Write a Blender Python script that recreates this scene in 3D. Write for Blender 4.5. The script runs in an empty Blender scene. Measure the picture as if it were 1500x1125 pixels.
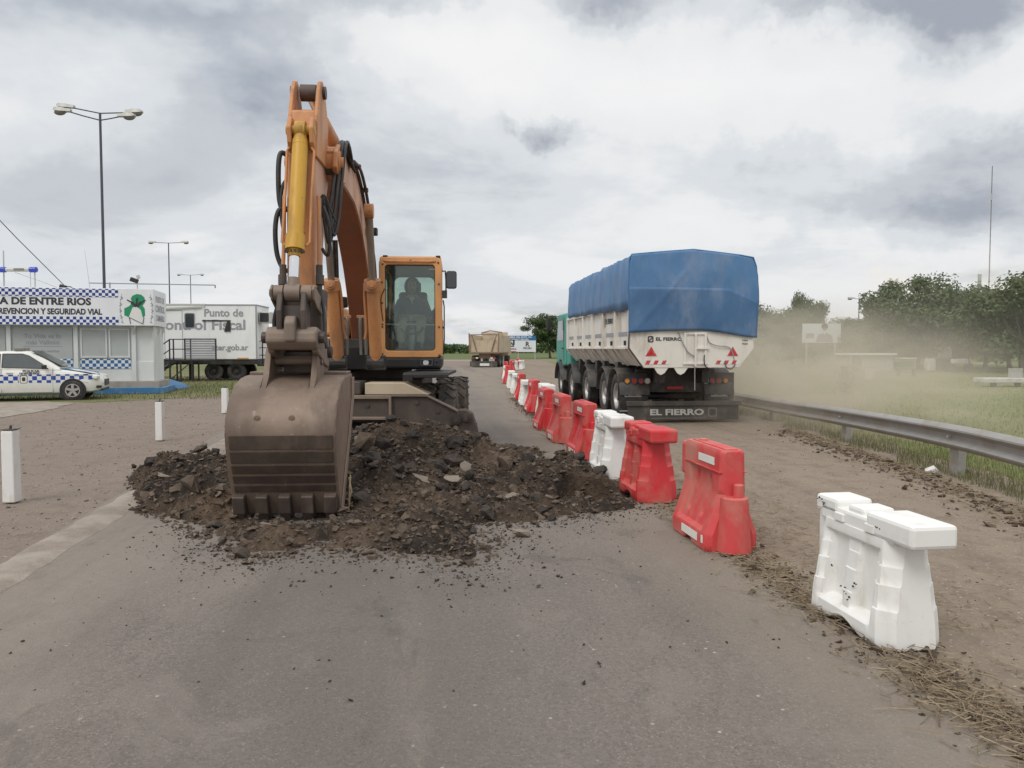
import bpy, bmesh, math, random
from mathutils import Vector, Matrix, noise as mnoise
from mathutils.geometry import tessellate_polygon
sc = bpy.context.scene
col = sc.collection
R = math.radians
rnd = random.Random(7)

# ------------------------------------------------------------------ camera
FPX = 1125.0                       # focal length in pixels of the 1500 px wide photograph
PITCH = math.atan(52.5 / FPX)
CAM = Vector((0, 0, 1.6))
cd = bpy.data.cameras.new('camera'); cam = bpy.data.objects.new('camera', cd); col.objects.link(cam)
cam.location = CAM; cam.rotation_euler = (R(90) - PITCH, 0, 0)
cd.sensor_width = 36; cd.lens = FPX * 36 / 1500; cd.clip_start = 0.05; cd.clip_end = 6000
sc.camera = cam

# ------------------------------------------------------------------ node helpers
def ins(nt, sock, v):
    if v is None: return
    if isinstance(v, bpy.types.NodeSocket): nt.links.new(v, sock)
    elif isinstance(v, (tuple, list)) and len(v) == 3 and sock.type == 'RGBA': sock.default_value = (*v, 1)
    else: sock.default_value = v
def nm(nt, op, a, b=None, c=None, clamp=False):
    n = nt.nodes.new('ShaderNodeMath'); n.operation = op; n.use_clamp = clamp
    for i, v in enumerate((a, b, c)): ins(nt, n.inputs[i], v)
    return n.outputs[0]
def nv(nt, op, a, b=None, scale=None):
    n = nt.nodes.new('ShaderNodeVectorMath'); n.operation = op
    ins(nt, n.inputs[0], a); ins(nt, n.inputs[1], b)
    if scale is not None: ins(nt, n.inputs['Scale'], scale)
    return n.outputs['Value'] if op in ('DOT_PRODUCT', 'LENGTH', 'DISTANCE') else n.outputs[0]
def nmix(nt, f, a, b, blend='MIX'):
    n = nt.nodes.new('ShaderNodeMix'); n.data_type = 'RGBA'; n.blend_type = blend
    ins(nt, n.inputs[0], f); ins(nt, n.inputs[6], a); ins(nt, n.inputs[7], b)
    return n.outputs[2]
def nnoise(nt, vec, scale, detail=4, rough=.55, dist=0.0, colour=False):
    n = nt.nodes.new('ShaderNodeTexNoise'); ins(nt, n.inputs['Vector'], vec)
    n.inputs['Scale'].default_value = scale; n.inputs['Detail'].default_value = detail
    n.inputs['Roughness'].default_value = rough; n.inputs['Distortion'].default_value = dist
    return n.outputs['Color' if colour else 'Fac']
def nvoro(nt, vec, scale, feature='F1', out='Distance', rand=1.0):
    n = nt.nodes.new('ShaderNodeTexVoronoi'); n.feature = feature; ins(nt, n.inputs['Vector'], vec)
    n.inputs['Scale'].default_value = scale; n.inputs['Randomness'].default_value = rand
    return n.outputs[out]
def nstep(nt, v, lo, hi, a=0.0, b=1.0):
    n = nt.nodes.new('ShaderNodeMapRange'); n.interpolation_type = 'SMOOTHSTEP'
    ins(nt, n.inputs[0], v)
    for i, q in enumerate((lo, hi, a, b)): ins(nt, n.inputs[1 + i], q)
    return n.outputs[0]
def nsep(nt, v):
    n = nt.nodes.new('ShaderNodeSeparateXYZ'); ins(nt, n.inputs[0], v); return n.outputs
def ncomb(nt, x=0, y=0, z=0):
    n = nt.nodes.new('ShaderNodeCombineXYZ')
    for i, v in enumerate((x, y, z)): ins(nt, n.inputs[i], v)
    return n.outputs[0]

# ------------------------------------------------------------------ sky, sun, exposure
SUN_DIR = Vector((-.35, -.55, .75)).normalized()     # towards the sun, behind thin cloud
w = bpy.data.worlds.new('World'); sc.world = w; w.use_nodes = True
nt = w.node_tree; nt.nodes.clear()
out = nt.nodes.new('ShaderNodeOutputWorld')
sky = nt.nodes.new('ShaderNodeTexSky'); sky.sky_type = 'NISHITA'; sky.sun_disc = False
sky.sun_elevation = math.asin(SUN_DIR.z); sky.sun_rotation = math.atan2(SUN_DIR.x, SUN_DIR.y)
sky.air_density = 1.2; sky.dust_density = 2.5
bg1 = nt.nodes.new('ShaderNodeBackground'); ins(nt, bg1.inputs[0], sky.outputs[0]); bg1.inputs[1].default_value = .075
tc = nt.nodes.new('ShaderNodeTexCoord')
D = nv(nt, 'NORMALIZE', tc.outputs['Generated'])
dx, dy, dz = nsep(nt, D)
zc = nm(nt, 'MAXIMUM', dz, 0.0)
den = nm(nt, 'ADD', zc, .20)
P = ncomb(nt, nm(nt, 'DIVIDE', dx, den), nm(nt, 'DIVIDE', dy, den), 3.1)
n1 = nnoise(nt, P, .62, 8, .56, .35)
n2 = nnoise(nt, nv(nt, 'ADD', P, (7.3, 2.1, 0)), 1.7, 7, .6, .3)
n3 = nnoise(nt, nv(nt, 'ADD', P, (1.3, 9.1, 2.0)), .28, 4, .5, .2)
# cloud groups that stand in fixed directions of the sky
warp = nnoise(nt, D, 9, 5, .6, 0, True)
wx, wy, wz = nsep(nt, nv(nt, 'SUBTRACT', warp, (.5, .5, .5)))
yy = nm(nt, 'MAXIMUM', dy, .05)
U = nm(nt, 'ADD', nm(nt, 'DIVIDE', dx, yy), nm(nt, 'MULTIPLY', wx, .22))
V = nm(nt, 'ADD', nm(nt, 'DIVIDE', dz, yy), nm(nt, 'MULTIPLY', wy, .15))
front = nstep(nt, dy, .1, .4)
def blob(px, py, rx, ry, k):
    a = nm(nt, 'DIVIDE', nm(nt, 'SUBTRACT', U, (px - 750) / FPX), rx / FPX)
    b = nm(nt, 'DIVIDE', nm(nt, 'SUBTRACT', V, (510 - py) / FPX), ry / FPX)
    r2 = nm(nt, 'ADD', nm(nt, 'MULTIPLY', a, a), nm(nt, 'MULTIPLY', b, b))
    return nm(nt, 'MULTIPLY', nm(nt, 'MULTIPLY', nm(nt, 'EXPONENT', nm(nt, 'MULTIPLY', r2, -1.0)), k), front)
def total(items):
    t = 0.0
    for it in items: t = nm(nt, 'ADD', t, blob(*it))
    return t
dark = total([(400, 125, 125, 65, .44), (150, 20, 190, 35, .16), (900, 5, 90, 45, .62), (1390, 25, 140, 62, 1.0), (1200, 22, 120, 26, .5),
              (1320, 300, 270, 56, .62), (1445, 225, 120, 45, .4), (1130, 240, 150, 40, .2), (620, 330, 150, 40, .15), (795, 185, 52, 22, .6), (650, 245, 230, 75, .26), (1420, 180, 150, 60, .3), (80, 280, 200, 70, .15),
              (250, 390, 420, 50, .12), (600, 5, 120, 30, .3), (370, 20, 120, 40, .4)])
lite = total([(1050, 130, 260, 80, .7), (640, 60, 120, 50, .4), (900, 420, 380, 45, .2), (1490, 130, 90, 45, .45), (690, 95, 150, 70, .4), (110, 165, 170, 60, .3), (1080, 330, 240, 60, .25)])
cum = total([(1302, 412, 34, 16, 1.0), (1490, 425, 40, 22, .9), (672, 488, 18, 8, .6)])
# base lightness of the cloud sheet: thick parts are grey, thin parts bright
th = nm(nt, 'ADD', nm(nt, 'MULTIPLY', nm(nt, 'SUBTRACT', n1, .5), 1.15), nm(nt, 'MULTIPLY', nm(nt, 'SUBTRACT', n2, .5), .7))
th = nm(nt, 'ADD', th, nm(nt, 'MULTIPLY', nm(nt, 'SUBTRACT', n3, .5), .7))
edge = nm(nt, 'ADD', .45, nm(nt, 'MULTIPLY', n2, 1.1))
th = nm(nt, 'ADD', th, nm(nt, 'MULTIPLY', dark, edge))
th = nm(nt, 'SUBTRACT', th, nm(nt, 'MULTIPLY', lite, .42))
ramp = nt.nodes.new('ShaderNodeValToRGB'); ins(nt, ramp.inputs[0], nstep(nt, th, -.55, .95))
ramp.color_ramp.interpolation = 'EASE'
els = ramp.color_ramp.elements
els[0].position = 0.0; els[0].color = (.93, .93, .93, 1)
els[1].position = 1.0; els[1].color = (.38, .41, .47, 1)
for p_, c_ in ((.28, (.86, .865, .875)), (.5, (.725, .757, .79)), (.72, (.58, .61, .655))):
    e = els.new(p_); e.color = (*c_, 1)
cloud = nmix(nt, nm(nt, 'MULTIPLY', cum, .9, None, True), ramp.outputs[0], (.93, .87, .78))
# towards the zenith an overcast sky grows brighter
up = nstep(nt, dz, .40, .95, 1.0, 1.6)
cloud = nv(nt, 'SCALE', cloud, None, up)
bg2 = nt.nodes.new('ShaderNodeBackground'); ins(nt, bg2.inputs[0], cloud); bg2.inputs[1].default_value = 1.0
cover = nm(nt, 'SUBTRACT', .97, nm(nt, 'MULTIPLY', nstep(nt, nnoise(nt, nv(nt, 'ADD', P, (4, 4, 4)), .8, 6, .6), .54, .72), .45))
mx = nt.nodes.new('ShaderNodeMixShader'); ins(nt, mx.inputs[0], cover)
nt.links.new(bg1.outputs[0], mx.inputs[1]); nt.links.new(bg2.outputs[0], mx.inputs[2]); nt.links.new(mx.outputs[0], out.inputs[0])

ld = bpy.data.lights.new('sun', 'SUN'); ld.energy = 1.25; ld.angle = R(24); ld.color = (1, .955, .89)
so = bpy.data.objects.new('sun', ld); col.objects.link(so); so.location = (0, 0, 30)
so.rotation_euler = (-SUN_DIR).to_track_quat('-Z', 'Y').to_euler()

vs = sc.view_settings
vs.view_transform = 'Standard'; vs.look = 'None'; vs.exposure = 0; vs.gamma = 1; vs.use_curve_mapping = False
sc.render.engine = 'CYCLES'
sc.cycles.max_bounces = 8; sc.cycles.transparent_max_bounces = 16; sc.cycles.volume_bounces = 2
sc.cycles.diffuse_bounces = 3; sc.cycles.glossy_bounces = 3
try: sc.cycles.use_denoising = True
except Exception: pass

# ------------------------------------------------------------------ materials
MATS = {}
def newmat(name):
    m = bpy.data.materials.new(name); m.use_nodes = True
    b = m.node_tree.nodes['Principled BSDF']
    return m, m.node_tree, b
def pmat(name, c, rough=.55, metal=0.0, var=.12, scale=6.0, bump=.0, bscale=60.0, dirt=None, damt=.5, dscale=3.0, dlo=.45, dhi=.7, spec=.5, streak=1.0, chips=None, camt=.0):
    """Paint or plain stuff: base colour with mottling, patches of dirt or wear, fine relief."""
    m, nt, b = newmat(name)
    t = nt.nodes.new('ShaderNodeTexCoord').outputs['Object']
    if name.startswith('barrier'):      # every barrier has weathered in its own way
        rn = nt.nodes.new('ShaderNodeObjectInfo').outputs['Random']; t = nv(nt, 'ADD', t, ncomb(nt, nm(nt, 'MULTIPLY', rn, 37), nm(nt, 'MULTIPLY', rn, 91), 0))
    f = nnoise(nt, t, scale, 5, .6)
    cc = nmix(nt, f, tuple(max(0, x * (1 - var)) for x in c), tuple(min(1, x * (1 + var)) for x in c))
    ro = nm(nt, 'ADD', rough - .08, nm(nt, 'MULTIPLY', f, .16))
    if dirt:
        tv = nv(nt, 'MULTIPLY', t, (1, 1, 1 / streak))
        df = nstep(nt, nnoise(nt, tv, dscale, 7, .62, .3), dlo, dhi, 0, damt)
        cc = nmix(nt, df, cc, dirt); ro = nm(nt, 'ADD', ro, nm(nt, 'MULTIPLY', df, .25), None, True)
    if chips:
        cf = nstep(nt, nnoise(nt, t, dscale * 5, 6, .7), .62, .68, 0, camt)
        cc = nmix(nt, cf, cc, chips)
    ins(nt, b.inputs['Base Color'], cc); ins(nt, b.inputs['Roughness'], ro)
    b.inputs['Metallic'].default_value = metal; b.inputs['Specular IOR Level'].default_value = spec
    if bump:
        bn = nt.nodes.new('ShaderNodeBump'); bn.inputs['Strength'].default_value = bump; bn.inputs['Distance'].default_value = .01
        ins(nt, bn.inputs['Height'], nnoise(nt, t, bscale, 4, .6)); nt.links.new(bn.outputs[0], b.inputs['Normal'])
    MATS[name] = m
    return m

DUST = (.34, .27, .205)
pmat('orange_paint', (.56, .25, .095), .5, var=.15, scale=3, dirt=(.31, .155, .09), damt=.65, dscale=4.5, streak=3.5, dlo=.42, dhi=.68, chips=(.075, .05, .04), camt=.8, bump=.06, bscale=18)
pmat('cab_orange', (.70, .345, .13), .48, var=.10, scale=3, dirt=(.42, .24, .14), damt=.4, dscale=4, streak=2, chips=(.12, .08, .06), camt=.4)
pmat('boom_shade_paint', (.33, .125, .065), .6, var=.15, scale=3, dirt=(.22, .11, .07), damt=.5, dscale=3, streak=3)  # boom orange with the shade of its underside put into the colour
pmat('faded_orange', (.60, .36, .25), .6, var=.14, scale=4, dirt=(.42, .20, .12), damt=.65, dscale=3, streak=3, chips=(.22, .16, .13), camt=.6)
pmat('yellow_paint', (.58, .32, .03), .45, var=.12, scale=4, dirt=(.30, .17, .05), damt=.7, dscale=5, streak=4, dlo=.46, dhi=.7, chips=(.12, .07, .04), camt=.6)
pmat('chrome', (.72, .74, .77), .18, 1.0, var=.04)
pmat('worn_steel', (.20, .155, .125), .58, .25, var=.22, scale=7, dirt=(.30, .225, .165), damt=.75, dscale=2.6, streak=2.5, dlo=.38, dhi=.66, bump=.16, bscale=35, chips=(.36, .31, .27), camt=.35)
pmat('bucket_shell', (.225, .165, .125), .55, .2, var=.24, scale=5, dirt=(.125, .09, .07), damt=.7, dscale=2.2, streak=3, dlo=.42, dhi=.66, bump=.22, bscale=24, chips=(.42, .36, .31), camt=.4)
pmat('strip_steel', (.085, .064, .053), .5, .35, var=.25, scale=9, dirt=(.2, .15, .115), damt=.5, dscale=4, streak=2, bump=.15, bscale=40)
pmat('outrigger_steel', (.085, .066, .055), .6, .2, var=.22, scale=6, dirt=(.16, .12, .092), damt=.6, dscale=3, streak=1.5, bump=.12, bscale=35)
pmat('dark_steel', (.075, .06, .052), .55, .3, var=.3, scale=8, dirt=(.17, .125, .10), damt=.6, dscale=5, streak=2, bump=.1, bscale=40)
pmat('black_paint', (.022, .021, .021), .55, var=.3, scale=6, dirt=(.10, .085, .07), damt=.45, dscale=4, streak=2)
pmat('rubber_hose', (.025, .026, .028), .55, var=.3, scale=14, dirt=(.12, .10, .085), damt=.35, dscale=7)
pmat('tyre_rubber', (.05, .046, .043), .85, var=.3, scale=9, dirt=(.20, .16, .125), damt=.7, dscale=5, dlo=.35, dhi=.7, bump=.1, bscale=50)
pmat('clean_tyre', (.03, .03, .031), .8, var=.25, scale=9, dirt=(.15, .125, .10), damt=.6, dscale=4)
pmat('truck_black', (.028, .027, .028), .5, var=.3, scale=4, dirt=(.20, .165, .125), damt=.55, dscale=2.2, streak=1.5)
pmat('rubber_flap', (.06, .056, .05), .7, var=.25, scale=4, dirt=(.24, .20, .155), damt=.6, dscale=2.5, streak=1.5)
pmat('trailer_white', (.72, .69, .63), .45, var=.06, scale=3, dirt=(.43, .36, .28), damt=.85, dscale=2.2, streak=3, dlo=.45, dhi=.75)
pmat('teal_paint', (.02, .27, .205), .42, var=.1, scale=3, dirt=(.22, .26, .20), damt=.4, dscale=3, streak=2)
pmat('wheel_metal', (.45, .44, .42), .45, .6, var=.15, dirt=(.2, .16, .13), damt=.5, dscale=7)
pmat('lamp_red', (.45, .012, .02), .25, var=.15, scale=20)
pmat('lamp_amber', (.75, .28, .02), .25, var=.15, scale=20)
pmat('lamp_clear', (.70, .70, .68), .25, var=.12, scale=20)
pmat('print_red', (.50, .03, .035), .5, var=.12, scale=12, dirt=(.45, .33, .27), damt=.4, dscale=5)
pmat('print_white', (.72, .71, .68), .5, var=.05)
pmat('print_dark', (.035, .035, .045), .55, var=.1)
pmat('print_grey', (.30, .31, .33), .6, var=.1)
pmat('plate_white', (.62, .62, .60), .45, var=.15, scale=40)
pmat('barrier_red', (.60, .030, .038), .40, var=.10, scale=2.5, dirt=(.46, .17, .13), damt=.75, dscale=3.2, streak=1.5, dlo=.42, dhi=.72, bump=.04, bscale=30, chips=(.60, .22, .2), camt=.25)
pmat('barrier_rose', (.60, .062, .062), .48, var=.10, scale=2.5, dirt=(.48, .24, .18), damt=.8, dscale=3.0, streak=1.5, dlo=.38, dhi=.7, bump=.04, bscale=30, chips=(.60, .25, .22), camt=.3)
pmat('barrier_white', (.80, .795, .765), .45, var=.04, scale=3, dirt=(.47, .42, .34), damt=.7, dscale=3.4, streak=1.6, dlo=.47, dhi=.76, bump=.05, bscale=30, chips=(.42, .37, .30), camt=.18)
pmat('scuff', (.03, .028, .026), .7)
pmat('reflector', (.80, .79, .74), .35, var=.05, scale=30)
pmat('galvanised', (.36, .35, .33), .52, .55, var=.16, scale=5, dirt=(.30, .25, .19), damt=.55, dscale=2.2, streak=1)
pmat('galv_post', (.42, .41, .38), .6, .35, var=.15, scale=5, dirt=(.32, .26, .19), damt=.55, dscale=3)
pmat('white_post', (.74, .73, .71), .65, var=.07, scale=6, dirt=(.42, .35, .27), damt=.6, dscale=5, streak=3, dlo=.5, dhi=.72, bump=.1, bscale=40)
pmat('pole_steel', (.085, .09, .105), .5, .35, var=.12, scale=4)
pmat('lamp_head', (.50, .50, .47), .5, .2, var=.1)
pmat('lamp_glass', (.20, .19, .165), .25, var=.12)
pmat('booth_white', (.66, .68, .67), .5, var=.05, scale=2, dirt=(.46, .46, .42), damt=.45, dscale=1.2, streak=3)
pmat('sign_white', (.76, .78, .80), .4, var=.03, scale=2, dirt=(.58, .58, .57), damt=.3, dscale=1.2, streak=3)
pmat('booth_shutter', (.42, .445, .435), .45, var=.06, scale=3, dirt=(.33, .33, .30), damt=.3, dscale=2)
pmat('concrete', (.36, .335, .30), .85, var=.14, scale=5, dirt=(.25, .21, .17), damt=.5, dscale=3, bump=.2, bscale=40)
pmat('blue_paint', (.035, .165, .36), .6, var=.15, scale=4, dirt=(.25, .27, .28), damt=.4, dscale=4)
pmat('blue_light', (.02, .05, .42), .2, var=.1)
pmat('car_white', (.74, .74, .69), .28, var=.03, scale=2, dirt=(.50, .46, .38), damt=.3, dscale=2)
pmat('car_blue', (.04, .165, .36), .28, var=.06)
pmat('car_black', (.02, .02, .022), .45, var=.2)
pmat('car_glass', (.075, .085, .088), .08, var=.2, spec=.8)
pmat('dark_glass', (.04, .045, .05), .12, var=.2, spec=.7)
pmat('trailer_box', (.82, .825, .825), .45, var=.04, scale=2, dirt=(.52, .50, .45), damt=.35, dscale=1.2, streak=3)
pmat('dump_beige', (.50, .41, .29), .6, var=.12, scale=3, dirt=(.30, .235, .17), damt=.6, dscale=2, streak=2)
pmat('dump_rust', (.22, .14, .10), .7, var=.2, scale=5, dirt=(.33, .25, .18), damt=.5, dscale=3)
pmat('board_blue', (.02, .14, .30), .5, var=.05)
pmat('board_white', (.68, .72, .74), .5, var=.04)
pmat('emblem_green', (.015, .26, .12), .5, var=.08)
pmat('bark', (.13, .105, .08), .9, var=.3, scale=5, bump=.4, bscale=12)
pmat('skin', (.38, .23, .17), .55, var=.08)
pmat('hair', (.02, .016, .014), .7)
pmat('navy_cloth', (.035, .06, .13), .85, var=.2, scale=12, bump=.1, bscale=60)
pmat('khaki_cloth', (.52, .47, .38), .85, var=.12, scale=12, bump=.1, bscale=60)
pmat('seat_cloth', (.04, .042, .045), .8, var=.2)
pmat('shirt_pale', (.5, .5, .5), .8)
pmat('pale_clutter', (.55, .54, .52), .6, var=.2, scale=4, dirt=(.33, .29, .24), damt=.5)
pmat('mast_grey', (.22, .20, .20), .6)
pmat('green_paint', (.05, .15, .07), .6, var=.15)
pmat('straw', (.33, .26, .165), .9, var=.35, scale=3)
pmat('wood_old', (.34, .27, .19), .85, var=.25, scale=8)

def tarp_mat(name='blue_tarp', k=1.0):
    m, nt, b = newmat(name); t = nt.nodes.new('ShaderNodeTexCoord').outputs['Object']
    f = nnoise(nt, t, 1.1, 6, .6, .4); g = nstep(nt, nnoise(nt, nv(nt, 'MULTIPLY', t, (1, 1, .5)), 2.3, 7, .65), .42, .75)
    cc = nmix(nt, f, (.055 * k, .155 * k, .335 * k), (.10 * k, .225 * k, .415 * k)); cc = nmix(nt, nm(nt, 'MULTIPLY', g, .55), cc, (.22, .275, .38))
    ins(nt, b.inputs['Base Color'], cc); b.inputs['Roughness'].default_value = .55
    bn = nt.nodes.new('ShaderNodeBump'); bn.inputs['Strength'].default_value = .35; bn.inputs['Distance'].default_value = .03
    ins(nt, bn.inputs['Height'], nnoise(nt, nv(nt, 'MULTIPLY', t, (2.5, 2.5, 1)), 3.0, 5, .55, .6)); nt.links.new(bn.outputs[0], b.inputs['Normal'])
    MATS[name] = m
tarp_mat(); tarp_mat('blue_tarp_deep', .78)
def glass_mat(name, tint, refl=.12, op=.15):
    m, nt, b = newmat(name); nt.nodes.remove(b); o = nt.nodes['Material Output']
    tr = nt.nodes.new('ShaderNodeBsdfTransparent'); tr.inputs[0].default_value = (*tint, 1)
    gl = nt.nodes.new('ShaderNodeBsdfGlossy'); gl.inputs['Roughness'].default_value = .04; gl.inputs[0].default_value = (.9, .95, .93, 1)
    df = nt.nodes.new('ShaderNodeBsdfDiffuse'); df.inputs[0].default_value = (.30, .32, .29, 1)
    t = nt.nodes.new('ShaderNodeTexCoord').outputs['Object']
    f = nm(nt, 'MULTIPLY', nstep(nt, nnoise(nt, t, 3, 6, .6), .3, .75), op)
    a = nt.nodes.new('ShaderNodeMixShader'); ins(nt, a.inputs[0], f); nt.links.new(tr.outputs[0], a.inputs[1]); nt.links.new(df.outputs[0], a.inputs[2])
    fr = nt.nodes.new('ShaderNodeFresnel'); fr.inputs[0].default_value = 1.45
    c = nt.nodes.new('ShaderNodeMixShader'); ins(nt, c.inputs[0], nm(nt, 'ADD', fr.outputs[0], refl - .04))
    nt.links.new(a.outputs[0], c.inputs[1]); nt.links.new(gl.outputs[0], c.inputs[2]); nt.links.new(c.outputs[0], o.inputs[0])
    MATS[name] = m
glass_mat('cab_glass', (.80, .88, .84), .07, .14)
glass_mat('car_window', (.40, .44, .44), .14, .1)
def checker_mat(name, sq, ca, cb, axes='XZ'):
    m, nt, b = newmat(name); t = nt.nodes.new('ShaderNodeTexCoord').outputs['Object']
    x, y, z = nsep(nt, t); a = x if axes[0] == 'X' else y
    s = nm(nt, 'ADD', nm(nt, 'FLOOR', nm(nt, 'DIVIDE', a, sq)), nm(nt, 'FLOOR', nm(nt, 'DIVIDE', z, sq)))
    k = nm(nt, 'GREATER_THAN', nm(nt, 'FRACT', nm(nt, 'MULTIPLY', s, .5)), .25)
    ins(nt, b.inputs['Base Color'], nmix(nt, k, ca, cb)); b.inputs['Roughness'].default_value = .4; MATS[name] = m
checker_mat('checker_sign', .104, (.015, .04, .24), (.74, .77, .80))
checker_mat('checker_wall', .117, (.03, .12, .30), (.66, .70, .72))
checker_mat('checker_car', .125, (.015, .06, .33), (.72, .72, .70))
def leaf_mat(name, a, b2, c):
    m, nt, b = newmat(name); g = nt.nodes.new('ShaderNodeNewGeometry')
    r = nt.nodes.new('ShaderNodeValToRGB'); ins(nt, r.inputs[0], g.outputs['Random Per Island'])
    e = r.color_ramp.elements; e[0].color = (*a, 1); e[1].color = (*c, 1); q = e.new(.55); q.color = (*b2, 1)
    ins(nt, b.inputs['Base Color'], r.outputs[0]); b.inputs['Roughness'].default_value = .65; b.inputs['Specular IOR Level'].default_value = .25
    o = nt.nodes['Material Output']; tl = nt.nodes.new('ShaderNodeBsdfTranslucent'); ins(nt, tl.inputs[0], r.outputs[0])
    mxs = nt.nodes.new('ShaderNodeMixShader'); mxs.inputs[0].default_value = .25
    nt.links.new(b.outputs[0], mxs.inputs[1]); nt.links.new(tl.outputs[0], mxs.inputs[2]); nt.links.new(mxs.outputs[0], o.inputs[0]); MATS[name] = m
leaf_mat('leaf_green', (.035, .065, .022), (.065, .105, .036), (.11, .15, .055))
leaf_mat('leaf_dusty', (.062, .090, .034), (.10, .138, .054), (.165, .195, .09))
leaf_mat('grass_blade', (.10, .125, .045), (.165, .175, .07), (.30, .25, .14))
leaf_mat('straw_mix', (.20, .15, .10), (.30, .23, .15), (.44, .36, .24))
def rock_mat(name, a, b2, dust, damt):
    m, nt, b = newmat(name); g = nt.nodes.new('ShaderNodeNewGeometry'); t = g.outputs['Position']
    oi = nt.nodes.new('ShaderNodeObjectInfo').outputs['Random']
    f = nm(nt, 'ADD', nm(nt, 'MULTIPLY', nnoise(nt, t, 9, 6, .65), .55), nm(nt, 'MULTIPLY', nm(nt, 'FRACT', nm(nt, 'ADD', g.outputs['Random Per Island'], oi)), .5))
    cc = nmix(nt, f, a, b2)
    sp = nstep(nt, nvoro(nt, t, 90), .30, .16, 0, .35); cc = nmix(nt, sp, cc, (.30, .26, .22))
    df = nstep(nt, nnoise(nt, t, 5, 6, .6), .42, .72, 0, damt); cc = nmix(nt, df, cc, dust)
    ins(nt, b.inputs['Base Color'], cc); b.inputs['Roughness'].default_value = .92; b.inputs['Specular IOR Level'].default_value = .2
    bn = nt.nodes.new('ShaderNodeBump'); bn.inputs['Strength'].default_value = .7; bn.inputs['Distance'].default_value = .015
    ins(nt, bn.inputs['Height'], nnoise(nt, t, 55, 6, .7)); nt.links.new(bn.outputs[0], b.inputs['Normal']); MATS[name] = m
rock_mat('asphalt_dark', (.022, .020, .019), (.070, .060, .053), (.17, .13, .097), .35)
rock_mat('earth_brown', (.048, .036, .028), (.135, .100, .074), (.25, .19, .135), .5)
rock_mat('slab_pale', (.15, .128, .108), (.27, .232, .19), (.30, .24, .18), .5)
rock_mat('crumb_mix', (.024, .020, .018), (.19, .145, .108), (.16, .115, .08), .3)
rock_mat('pebble_mix', (.14, .11, .09), (.40, .34, .28), (.28, .22, .17), .4)

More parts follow.
